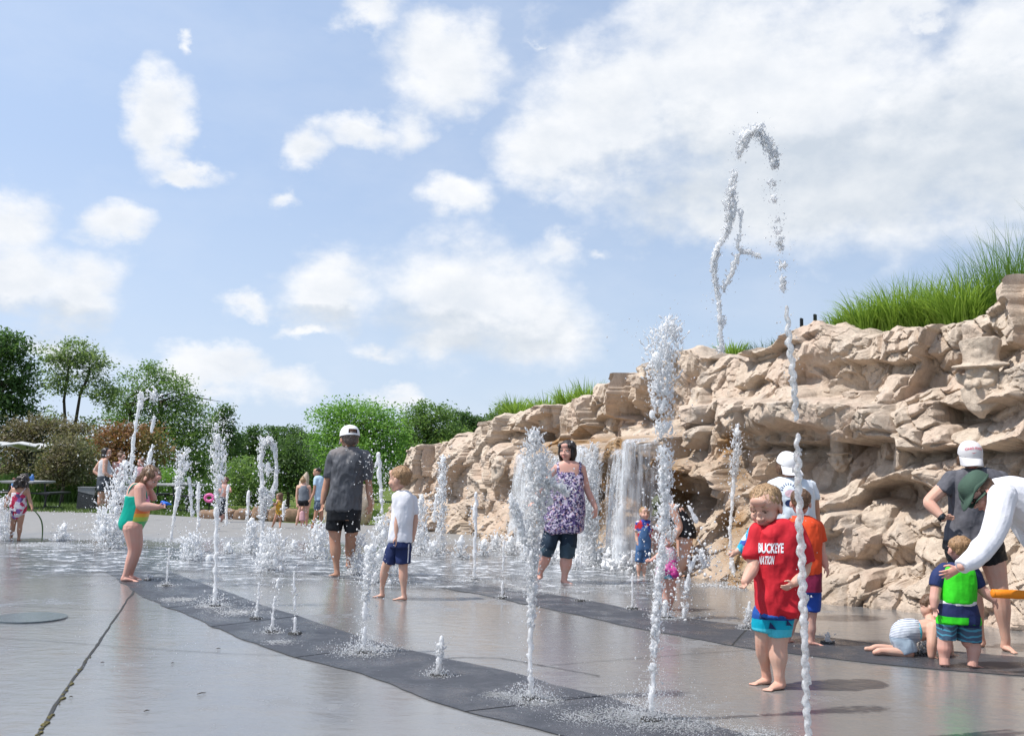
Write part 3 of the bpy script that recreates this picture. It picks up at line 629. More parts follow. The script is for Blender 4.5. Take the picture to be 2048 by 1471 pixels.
# ------------------------------------------------------------------ faces carved in the rock
def carved(x, y, w, label, beard=True, hat=True, sink=.0):
    PXg, PYg = proj(PV); dd = (PXg - x) ** 2 + (PYg - y) ** 2; i, j = np.unravel_index(dd.argmin(), dd.shape)
    i0 = max(0, i - 12); s0 = PV[i0:i + 13, max(0, j - 12):j + 13].reshape(-1, 3); D = np.percentile(s0[:, 1], 20); c = at(x, y, D)
    f = np.array([-NXs[i], -NYs[i], 0]); f = f * .8 + np.array([0, -.35, 0]); f /= np.linalg.norm(f); up = np.array([0, 0, 1.0]); Xv = np.cross(f, up); M = np.stack([Xv, f, up], 1); s = w * D / FPX
    nb = PV.reshape(-1, 3); nb = nb[(np.abs(PXg.ravel() - x) < w * .45) & (PYg.ravel() > y - w * 1.0) & (PYg.ravel() < y + w * .85) & (np.abs(nb[:, 1] - D) < 1.2)]; c = c + f * (np.percentile(nb @ f, 93) - c @ f) - f * .06 * s; tp_ = proj(c[None]); c = at(x, y, c[1]); T = lambda q: c + M @ (np.array(q, float) * s); q = Bag()
    E = lambda p_, r_, rot=(0, 0, 0): q.ell(T(p_), np.array(r_) * s, M @ np.array(Euler(rot).to_matrix()), 18, 12)
    E((0, .05, 0), (.42, .3, .46)); E((0, .34, -.06), (.09, .14, .12)); E((0, .44, -.12), (.09, .08, .08))
    for sx in (-1, 1):
        E((sx * .2, .26, -.1), (.15, .13, .12)); E((sx * .17, .3, .1), (.10, .07, .065)); E((sx * .18, .32, .2), (.15, .06, .045), (0, sx * .35, 0)); E((sx * .46, .05, .08), (.10, .06, .2), (0, sx * .5, 0))
    E((0, .3, -.25), (.17, .07, .035)); E((0, .3, -.33), (.12, .07, .04))
    if beard:
        for k in range(13):
            a = (k - 6) / 6; q.tube([T((a * .42, .16 + .12 * (1 - a * a), -.14 - .2 * (1 - abs(a)))), T((a * .36, .16 + .14 * (1 - a * a), -.5 - .22 * (1 - a * a))), T((a * .2 + .03 * math.sin(k * 2.1), .12, -.62 - .26 * (1 - a * a)))], [.07 * s, .06 * s, .02 * s], 7)
    if hat:
        E((0, .14, .36), (.66, .36, .07), (-.12, .0, 0)); q.tube([T((0, .0, .36)), T((.01, -.02, .62)), T((.03, -.05, .98))], [.40 * s, .40 * s, .46 * s], 18); E((.0, .36, .62), (.14, .06, .11))
    o = link('carved_face', remesh(q, 'carved_face', .012, 2, ro_, lambda V: .012 * fbm(V * 9, 3, 4)), M_ROCK, root_wall, label=label); return o
root_wall = root
carved(1965, 762, 82, 'carved smiling bearded face under a tall hat'); carved(1682, 922, 44, 'small weathered face under a hat in the niche', hat=True, beard=False); carved(1000, 928, 40, 'weathered face on the square pillar', hat=False)
# ------------------------------------------------------------------ trees and planting
def leaf_mat(name, c1, c2, c3, trans=.45):
    m, t, b = material(name); oc = t.obj()
    rnd = t.n('ShaderNodeNewGeometry').outputs['Random Per Island']
    c = t.mix(rnd, rgba(c1), rgba(c2)); c = t.mix(t.rng(t.noise(oc, .55, 3), .45, .62, 0, .8), c, rgba(c3))
    t.set(b.inputs['Base Color'], c); b.inputs['Roughness'].default_value = .55; b.inputs['Specular IOR Level'].default_value = .3
    tr = t.n('ShaderNodeBsdfTranslucent'); t.set(tr.inputs[0], t.mix(1.0, c, (1.4, 1.5, .9, 1), 'MULTIPLY')); ms = t.n('ShaderNodeMixShader'); ms.inputs[0].default_value = trans
    t.L.new(b.outputs[0], ms.inputs[1]); t.L.new(tr.outputs[0], ms.inputs[2]); t.L.new(ms.outputs[0], m.node_tree.nodes['Material Output'].inputs[0]); return m
ML_DARK = leaf_mat('dark_leaves', (0.059, 0.110, 0.037), (0.103, 0.171, 0.056), (0.080, 0.150, 0.054))
ML_MID = leaf_mat('mid_leaves', (0.114, 0.191, 0.062), (0.188, 0.274, 0.089), (0.141, 0.232, 0.083))
ML_GREY = leaf_mat('grey_green_leaves', (0.151, 0.215, 0.100), (0.247, 0.307, 0.141), (0.189, 0.265, 0.115))
ML_BRIGHT = leaf_mat('bright_leaves', (0.144, 0.278, 0.062), (0.253, 0.419, 0.103), (0.181, 0.336, 0.084), .4)
ML_PLUM = leaf_mat('plum_leaves', (0.163, 0.125, 0.094), (0.213, 0.200, 0.112), (0.150, 0.188, 0.081), .3)
ML_COPPER = leaf_mat('copper_leaves', (0.281, 0.115, 0.062), (0.211, 0.158, 0.070), (0.140, 0.176, 0.062), .3)
ML_SHRUB = leaf_mat('shrub_leaves', (0.129, 0.220, 0.073), (0.247, 0.344, 0.115), (0.103, 0.171, 0.060))
M_BARK = simple('bark', (.075, .058, .045), .9, .4, 12, .6, 30, .01)
M_BARK2 = simple('pale_bark', (.16, .135, .11), .9, .35, 12, .6, 30, .01)
rt = np.random.default_rng(23)
def leaves(blobs, Y, n, size, clump, depth, hollow=.55, droop=0.0, rt=rt):
    """leaf quads gathered in clumps through the volume of the crown's lobes; photo-pixel lobes at distance Y"""
    A = np.array([b[2] * b[3] for b in blobs], float); A /= A.sum(); k = Y / FPX
    cs = []
    ncl = max(6, int(n / 46))
    for b, a in zip(blobs, A):
        m = max(3, int(ncl * a)); c = at(b[0], b[1], Y)
        d = rt.normal(size=(m, 3)); d /= np.linalg.norm(d, axis=1)[:, None]
        rr = (hollow + (1 - hollow) * rt.uniform(0, 1, m) ** .6) * rt.uniform(.75, 1.12, m)
        cs.append(c + d * rr[:, None] * np.array([b[2] * k, depth * .5 * (b[2] + b[3]) * k, b[3] * k]))
    cs = np.concatenate(cs); per = max(4, n // len(cs))
    C = np.repeat(cs, per, 0); rad = clump * rt.uniform(.6, 1.3, len(cs)).repeat(per)
    g = np.clip(rt.normal(size=(len(C), 3)) * .5, -.85, .85); g[:, 2] *= .55
    if droop: g[:, 2] -= droop * np.abs(rt.normal(size=len(C)))
    C = C + g * rad[:, None]
    N = rt.normal(size=(len(C), 3)) + np.array([0, 0, .9]); N /= np.linalg.norm(N, axis=1)[:, None]
    T = np.cross(N, rt.normal(size=(len(C), 3))); T /= np.linalg.norm(T, axis=1)[:, None]; B = np.cross(N, T)
    s = size * rt.uniform(.6, 1.3, len(C))[:, None]
    V = np.stack([C - T * s, C + B * s * .45, C + T * s, C - B * s * .45], 1).reshape(-1, 3)
    return V, np.arange(len(V)).reshape(-1, 4), cs
def limb_set(bag, base, top, cs, r, rt=rt, nl=9):
    base, top = np.array(base), np.array(top)
    mid = (base + top) / 2 + rt.normal(size=3) * .04 * np.linalg.norm(top - base) * np.array([1, 1, 0])
    P = [base + np.array([0, 0, -.1]), base + np.array([0, 0, .15]), mid, top]
    bag.tube(P, [r * 1.35, r, r * .78, r * .45], 9)
    if len(cs):
        for c in cs[rt.choice(len(cs), min(nl, len(cs)), False)]:
            f = rt.uniform(.45, .98); s = mid * (1 - f) + top * f if f > .5 else mid
            if c[2] < s[2] - .3: c = c * np.array([1, 1, 0]) + np.array([0, 0, s[2] + .3])
            m = (s + c) / 2 + np.array([0, 0, .12 * np.linalg.norm(c - s)])
            bag.tube([s, m, c], [r * .38, r * .24, r * .08], 6)
def tree(blobs, trunks, Y, n, size, mat, bark, label, clump=.55, depth=.9, r=.12, cat='tree', name='tree', group='trees beyond the splash pad', hollow=.55, droop=0, nl=9):
    V, F, cs = leaves(blobs, Y, n, size, clump, depth, hollow, droop)
    b0 = trunks[0][0]; base = at(b0[0], b0[1], Y); base[2] = 0
    o = empty(name, base, label=label, cat=cat, group=group)
    link('crown', new_mesh('crown', V - base, F), mat, o)
    bag = Bag()
    for tr in trunks:
        pts = [at(x, y, Y) for x, y in tr]; pts[0][2] = 0
        if len(pts) > 2:
            bag.tube(pts, [r * (1.2 - .8 * i / (len(pts) - 1)) for i in range(len(pts))], 8)
            limb_set(bag, pts[-2], pts[-1], cs, r * .55, nl=nl)
        else: limb_set(bag, pts[0], pts[1], cs, r, nl=nl)
    link('trunk', bag.mesh('trunk', True, base), bark, o)
    return o
tree([(-15, 700, 62, 52), (22, 745, 46, 44), (40, 800, 34, 42), (0, 830, 60, 50), (25, 690, 30, 30), (-60, 780, 60, 80)], [[(-12, 1000), (-5, 760)]], 38, 15000, .085, ML_DARK, M_BARK, 'tall dense dark green tree cut by the left picture edge', r=.22)
tree([(150, 712, 40, 28), (112, 730, 34, 26), (190, 722, 32, 32), (120, 765, 34, 26), (205, 775, 26, 30), (165, 765, 26, 22), (100, 835, 22, 18), (225, 800, 24, 24), (90, 700, 14, 10), (150, 690, 26, 14), (185, 850, 20, 14)],
     [[(132, 1000), (132, 880), (128, 800), (140, 715)], [(146, 1000), (147, 870), (160, 790), (182, 735)]], 42, 8200, .07, ML_GREY, M_BARK, 'airy grey-green tree with two dark trunks dividing low down', r=.09, clump=.5, hollow=.3, nl=14)
tree([(300, 760, 56, 36), (335, 790, 62, 44), (262, 800, 44, 36), (375, 840, 55, 55), (340, 890, 70, 60), (400, 890, 40, 60), (240, 830, 34, 22), (300, 840, 50, 40), (385, 960, 55, 40), (330, 960, 60, 34)], [[(268, 1000), (276, 900), (268, 850), (250, 805)], [(300, 1005), (310, 900), (322, 800)]], 46, 24000, .075, ML_MID, M_BARK, 'broad willowy green tree with a leaning bare trunk on its left side', r=.2, clump=.6, droop=.3)
tree([(45, 870, 56, 36), (90, 868, 50, 36), (20, 920, 55, 45), (75, 915, 60, 40), (140, 872, 46, 30)], [[(40, 1005), (50, 880)]], 37, 12000, .07, ML_PLUM, M_BARK, 'dull olive-purple bushy tree behind the winged sunshade', r=.12)
tree([(128, 920, 42, 44), (108, 940, 34, 30), (150, 905, 34, 36), (165, 945, 26, 24)], [[(123, 999), (124, 930)]], 30, 7000, .055, ML_PLUM, M_BARK, 'small purple-leaved tree on a thin straight trunk in the lawn', r=.055)
tree([(230, 882, 52, 34), (275, 874, 44, 30), (200, 912, 40, 32), (255, 915, 50, 34), (300, 905, 34, 30)], [[(240, 1005), (240, 900)]], 36, 11000, .065, ML_COPPER, M_BARK, 'reddish copper-leaved bushy tree behind the two chatting women', r=.1)
tree([(175, 900, 34, 30), (190, 945, 45, 26), (60, 960, 70, 22), (10, 965, 50, 24)], [[(180, 1005), (180, 920)]], 40, 9000, .07, ML_MID, M_BARK, 'low green bush filling the gap between purple and copper trees', name='bush', cat='bush', group='bushes beyond the lawn')
tree([(330, 968, 22, 30), (316, 985, 18, 18)], [[(328, 1010), (328, 975)]], 31, 3000, .045, ML_BRIGHT, M_BARK, 'small fresh green bush right of the girl in the green swimsuit', name='bush', cat='bush', group='bushes beyond the lawn', r=.04)
tree([(447, 838, 20, 30), (440, 870, 26, 40), (455, 905, 30, 46)], [[(448, 1010), (448, 830)]], 58, 6000, .10, ML_DARK, M_BARK, 'narrow dark tree rising behind the willowy tree', r=.14)
tree([(500, 888, 42, 40), (480, 930, 50, 50), (525, 930, 40, 50), (515, 868, 22, 18)], [[(500, 1010), (500, 890)]], 62, 9000, .11, ML_DARK, M_BARK, 'dark round-headed tree behind the looping middle jet', r=.16)
tree([(565, 872, 44, 26), (590, 895, 44, 36), (550, 905, 44, 40), (620, 900, 28, 34)], [[(570, 1010), (570, 880)]], 64, 9000, .11, ML_DARK, M_BARK, 'dark domed tree left of the bright green one', r=.16)
tree([(488, 945, 40, 32), (505, 965, 46, 34), (470, 985, 50, 30), (520, 990, 46, 28)], [[(495, 1025), (495, 960)]], 33, 8000, .055, ML_SHRUB, M_BARK, 'round flowering shrub with pale blossom tips behind the looping jet', name='shrub', cat='shrub', group='bushes beyond the lawn', r=.05)
tree([(578, 905, 30, 30), (590, 935, 34, 34), (565, 950, 30, 32), (600, 965, 26, 26)], [[(573, 1044), (574, 940)]], 25, 7000, .05, ML_DARK, M_BARK, 'small dark glossy tree on a slim trunk behind the woman in the grey tank top', r=.055)
tree([(700, 818, 58, 18), (660, 835, 40, 16), (740, 835, 60, 26), (770, 865, 50, 34), (690, 865, 62, 34), (645, 885, 30, 26), (720, 905, 80, 44), (650, 930, 46, 42), (790, 905, 36, 40), (700, 965, 90, 40)], [[(700, 1020), (705, 850)]], 40, 24000, .07, ML_BRIGHT, M_BARK, 'bright green feathery tree with layered branches behind the man in grey', r=.17, clump=.65, nl=16, hollow=.4)
tree([(860, 830, 46, 26), (835, 862, 46, 36), (890, 862, 44, 34), (850, 900, 70, 40)], [[(860, 1000), (860, 850)]], 44, 13000, .075, ML_MID, M_BARK, 'mid green full tree just above the low left end of the rock wall', r=.16)
tree([(915, 842, 30, 22), (940, 852, 26, 26), (925, 885, 45, 34), (958, 838, 14, 10)], [[(930, 1000), (930, 850)]], 52, 7000, .09, ML_DARK, M_BARK, 'dark tree between the mid green tree and the jagged boulders', r=.16)
tree([(1035, 822, 40, 14), (1075, 818, 34, 12), (1000, 835, 24, 14), (1050, 850, 70, 24)], [[(1040, 1000), (1040, 830)]], 56, 7500, .09, ML_MID, M_BARK, 'far green tree whose top shows over the middle of the wall', r=.16)
tree([(985, 842, 12, 10), (978, 860, 22, 20)], [[(980, 1000), (980, 850)]], 60, 2500, .09, ML_DARK, M_BARK, 'far dark treetop left of the grass clump on the wall', r=.1)
# the wood behind as one mass
V, F, cs = leaves([(x, 930 + 12 * math.sin(x * .02), 70, 46) for x in range(-150, 1100, 60)] + [(x, 985, 80, 26) for x in range(-150, 1100, 70)], 78, 26000, .17, 1.0, .4)
link('woodland', new_mesh('woodland', V, F), ML_DARK, kind='stuff')
# strip of tall grass at the lawn's far side
n = 5200; a = rt.uniform(0, 1, n); base = np.stack([at(-60, 985, 31)[0] + a * (at(420, 985, 31)[0] - at(-60, 985, 31)[0]), 31 + rt.normal(size=n) * .35, 0 * a - .03], -1)
h = rt.uniform(.45, .95, n); w = .022
dx = rt.normal(size=n) * .16; dy = rt.normal(size=n) * .12
V = np.stack([base + np.c_[-w + 0 * a, 0 * a, 0 * a], base + np.c_[w + 0 * a, 0 * a, 0 * a], base + np.c_[dx + .004, dy, h], base + np.c_[dx - .004, dy, h]], 1).reshape(-1, 3)
link('tall_grass', new_mesh('tall_grass', V, np.arange(len(V)).reshape(-1, 4)), grass_mat('border_grass', (.06, .12, .02), (.10, .18, .035)), kind='stuff')
# lawn blades near the pad's edge
n = 9000; xs = rt.uniform(-60, 760, n); Yb = rt.uniform(24.6, 30, n)
P0 = np.array([at(x, 1000, y) for x, y in zip(xs, Yb)]); P0[:, 2] = -.03
h = rt.uniform(.05, .13, n)
V = np.stack([P0 + [-.02, 0, 0], P0 + [.02, 0, 0], P0 + np.c_[rt.normal(size=n) * .04, rt.normal(size=n) * .03, h]], 1).reshape(-1, 3)
link('grass', new_mesh('grass', V, np.arange(len(V)).reshape(-1, 3)), grass_mat('lawn_grass', (.085, .14, .03), (.14, .20, .05)), kind='stuff')

# ------------------------------------------------------------------ loose stones by the path
def stone(c, r, seed, name='boulder', label=None, group='edging stones along the lawn', m=None):
    q = Bag(); q.ell((0, 0, 0), r, nu=28, nv=18); V = np.concatenate(q.V)
    V = np.sign(V) * np.abs(V / np.array(r)) ** .7 * np.array(r)
    d = fbm(V / max(r) * 1.3 + seed * 5.1, 4, seed); V = V * (1 + .22 * d)[:, None]
    o = link(name, new_mesh(name, V, q.F, True), m or M_ROCK, label=label, cat='boulder', group=group); o.data.set_sharp_from_angle(angle=R(30)); o.location = c; return o
M_EDGE = simple('brown_edging_stone', (.26, .17, .11), .9, .35, 5, .6, 18, .02)
for k, (x, w, h, lab) in enumerate([(418, 20, 12, 'low brown edging stone at the left end of the row by the lawn'), (452, 22, 13, 'brown edging stone behind the tall bursting jet'), (487, 20, 14, 'brown edging stone left of the looping jet'), (520, 22, 17, 'brown edging stone behind the looping jet'), (553, 20, 17, 'brown edging stone behind the girl in yellow'), (585, 18, 15, 'brown edging stone beside the slim tree trunk')]):
    p = gp(x, 1036 + (x - 418) * .028); kk = p[1] / FPX; stone((p[0], p[1], h * .5 * kk), (w * .95 * kk, w * .6 * kk, h * kk), 40 + k, label=lab, m=M_EDGE)
for k, (x, y, w, h, lab) in enumerate([(606, 1040, 12, 50, 'upright tan standing stone left of the woman in the grey tank top'), (722, 1046, 24, 42, 'tan standing stone behind the man in grey'), (662, 1043, 16, 26, 'squat tan stone behind the man in the pale blue shirt')]):
    p = gp(x, y); kk = p[1] / FPX; stone((p[0], p[1], h * .95 * kk), (w * kk, w * .8 * kk, h * kk), 60 + k, label=lab, group='standing stones by the path')

# ------------------------------------------------------------------ park furniture
M_BLACK = simple('black_metal', (.018, .018, .02), .45, .2, 30)
M_TOP = simple('pale_table_top', (.42, .42, .42), .5, .1, 20)
M_WING = simple('pale_canopy_metal', (.50, .50, .49), .5, .08, 8)
def picnic(x, y, yaw, label):
    p = gp(x, y); o = empty('picnic_table', p, label=label, cat='picnic table', group='picnic tables on the lawn edge'); o.rotation_euler.z = yaw
    def part(nm, m, fn, **k):
        q = Bag(); fn(q); return link(nm, q.mesh(nm, False), m, o, **k)
    part('table_top', M_TOP, lambda q: (q.box((0, 0, .74), (.86, 1.7, .035)), q.box((0, 0, .71), (.78, 1.6, .03))))
    for s in (-1, 1):
        part('bench', M_BLACK, lambda q: (q.box((s * .72, 0, .45), (.28, 1.7, .035)), q.box((s * .72, 0, .42), (.2, 1.6, .03))))
        for e in (-.6, .6):
            part('leg', M_BLACK, lambda q: (q.tube([(s * .22, e, .71), (s * .30, e, .05), (s * .75, e, .03)], .022, 7), q.tube([(s * .72, e, .42), (s * .66, e, .03)], .02, 7), q.tube([(s * .25, e, .45), (s * .75, e, .42)], .018, 7)))
    return o
picnic(52, 1017, .12, 'dark picnic table with a pale top behind the girl in the floral swimsuit')
picnic(352, 1021, -.2, 'picnic table half hidden behind the spray right of the girl in green')
# winged sunshade
p = gp(54, 1003); Yw = p[1]; top = at(58, 904, Yw)
o = empty('sunshade', p, label='sunshade with pale gull-wing metal panels on a black pole over a picnic table', cat='sunshade')
q = Bag(); q.tube([(0, 0, 0), (0, 0, top[2] + .02)], .05, 10); q.tube([(0, 0, 0), (0, 0, .03)], .2, 12); link('pole', q.mesh('pole'), M_BLACK, o)
for k, an in enumerate((100, 10, 190, 280)):
    a = R(an); d = np.array([math.cos(a), math.sin(a) , 0]); s_ = np.array([-math.sin(a), math.cos(a), 0]); n = 14
    V = []
    for i in range(n):
        u = i / (n - 1); w = .10 + .42 * math.sin(min(1, u * 1.15) * math.pi * .55); c = d * (.04 + 1.25 * u) + np.array([0, 0, top[2] + .02 + .30 * math.sin(u * math.pi * .62) - .10 * u * u])
        for sgn, lift in ((-1, -.05), (0, .03), (1, -.05)): V.append(c + s_ * w * sgn + np.array([0, 0, lift * w * 2]))
    V = np.array(V); F = [(3 * i + j, 3 * i + j + 1, 3 * i + j + 4, 3 * i + j + 3) for i in range(n - 1) for j in (0, 1)]
    V2 = V + np.array([0, 0, .03]); m = len(V); bnd = [3 * i for i in range(n)] + [m - 2] + [3 * i + 2 for i in range(n - 1, -1, -1)] + [1]
    F2 = [tuple(m + x for x in f[::-1]) for f in F]; Fs = [(bnd[i], bnd[(i + 1) % len(bnd)], m + bnd[(i + 1) % len(bnd)], m + bnd[i]) for i in range(len(bnd))]
    me = new_mesh('canopy_panel', np.r_[V, V2], F + F2 + Fs, True); me.set_sharp_from_angle(angle=R(40)); link('canopy_panel', me, M_WING, o)
    q = Bag(); q.tube([(0, 0, top[2] - .35), tuple(d * .45 + np.array([0, 0, top[2] + .18]))], .018, 6); link('strut', q.mesh('strut'), M_BLACK, o)
# litter bin
p = gp(175, 1019); o = empty('litter_bin', p, label='square dark speckled litter bin with a grey slanted hood on the pavement edge', cat='litter bin'); o.rotation_euler.z = .12
M_AGG, t, b = material('dark_exposed_aggregate'); oc = t.obj(); v = t.n('ShaderNodeTexVoronoi'); v.inputs['Scale'].default_value = 70; t.set(v.inputs['Vector'], oc)
t.set(b.inputs['Base Color'], t.mix(t.rng(v.outputs[0], .1, .7), (.09, .095, .10, 1), (.02, .022, .025, 1))); b.inputs['Roughness'].default_value = .8
q = Bag(); q.add([(-.23, -.23, 0), (.23, -.23, 0), (.23, .23, 0), (-.23, .23, 0), (-.215, -.215, .50), (.215, -.215, .40), (.215, .215, .40), (-.215, .215, .50)], [(3, 2, 1, 0), (4, 5, 6, 7), (0, 1, 5, 4), (1, 2, 6, 5), (2, 3, 7, 6), (3, 0, 4, 7)])
link('bin_body', q.mesh('bin_body', False), M_AGG, o)
q = Bag(); q.add([(-.22, -.22, .505), (.22, -.22, .405), (.22, .22, .405), (-.22, .22, .505), (-.22, -.22, .60), (.22, -.22, .60), (.22, .22, .60), (-.22, .22, .60)], [(3, 2, 1, 0), (4, 5, 6, 7), (0, 1, 5, 4), (1, 2, 6, 5), (2, 3, 7, 6), (3, 0, 4, 7)]); q.box((0, 0, .612), (.46, .46, .022))
link('hood', q.mesh('hood', False), simple('grey_hood', (.22, .225, .23), .5, .1, 20), o)
# things on the table
M_BLUE = simple('blue_plastic', (.05, .16, .42), .35, .1, 20)
for (x, h, w, lab) in ((63, 13, 3.5, 'blue drinks bottle standing on the far picnic table'), (57, 8, 4, 'small pale blue tub beside the bottle on the picnic table')):
    Yp = gp(52, 1017)[1]; c = at(x, 975, Yp); k = Yp / FPX; q = Bag()
    q.tube([(0, 0, 0), (0, 0, h * .7 * k), (0, 0, h * .8 * k), (0, 0, h * k)], [w * k, w * k, w * .55 * k, w * .5 * k], 12)
    o = link('bottle', q.mesh('bottle'), M_BLUE, label=lab, cat='bottle'); o.location = (c[0], c[1], .758)
# ------------------------------------------------------------------ people: one continuous body each, clothes and hair as its parts
def skin_mat(name, c):
    m, t, b = material(name); oc = t.obj()
    v = t.noise(oc, 9, 4); c2 = (min(1, c[0] * 1.05), c[1] * .86, c[2] * .82)
    t.set(b.inputs['Base Color'], t.mix(t.rng(v, .35, .65, 0, .8), rgba(c), rgba(c2))); b.inputs['Roughness'].default_value = .55; b.inputs['Specular IOR Level'].default_value = .3
    b.inputs['Subsurface Weight'].default_value = .12; b.inputs['Subsurface Radius'].default_value = (.012, .005, .003); b.inputs['Subsurface Scale'].default_value = .6
    t.set(b.inputs['Normal'], t.bump(t.noise(oc, 240, 3), .12, .001)); return m
SK_FAIR = skin_mat('fair_skin', (.60, .385, .295)); SK_PINK = skin_mat('pink_skin', (.62, .37, .30)); SK_TAN = skin_mat('tanned_skin', (.47, .275, .19)); SK_BROWN = skin_mat('light_brown_skin', (.42, .25, .17))
def hair_mat(name, c, r=.5):
    m, t, b = material(name); oc = t.obj(); st = t.noise(t.scale(oc, (110, 110, 22)), 1, 4, .7)
    t.set(b.inputs['Base Color'], t.mix(t.rng(st, .3, .7), rgba([v * .55 for v in c]), rgba([min(1, v * 1.4) for v in c]))); b.inputs['Roughness'].default_value = r
    t.set(b.inputs['Normal'], t.bump(st, .7, .006)); return m
HR_BLOND = hair_mat('blond_hair', (.36, .23, .12)); HR_SANDY = hair_mat('sandy_hair', (.32, .19, .095)); HR_BROWN = hair_mat('brown_hair', (.13, .07, .038)); HR_DARK = hair_mat('dark_hair', (.022, .014, .011), .35); HR_WET = hair_mat('wet_brown_hair', (.17, .095, .05), .3); HR_GREY = hair_mat('short_greying_hair', (.12, .09, .075))
def cloth(name, c, var=.12, rough=.75, scale=6, bump=.6, bscale=17, bd=.009): return simple(name, c, rough, var, scale, bump, bscale, bd, .25)
M_LIP = simple('lip', (.50, .19, .16), .4, .05, 30); M_EYE = simple('dark_eye', (.025, .015, .012), .2, .1, 30); M_EYEW = simple('eye_white', (.7, .68, .66), .25, .03, 30); M_TEETH = simple('teeth', (.75, .72, .66), .3, .03, 30)

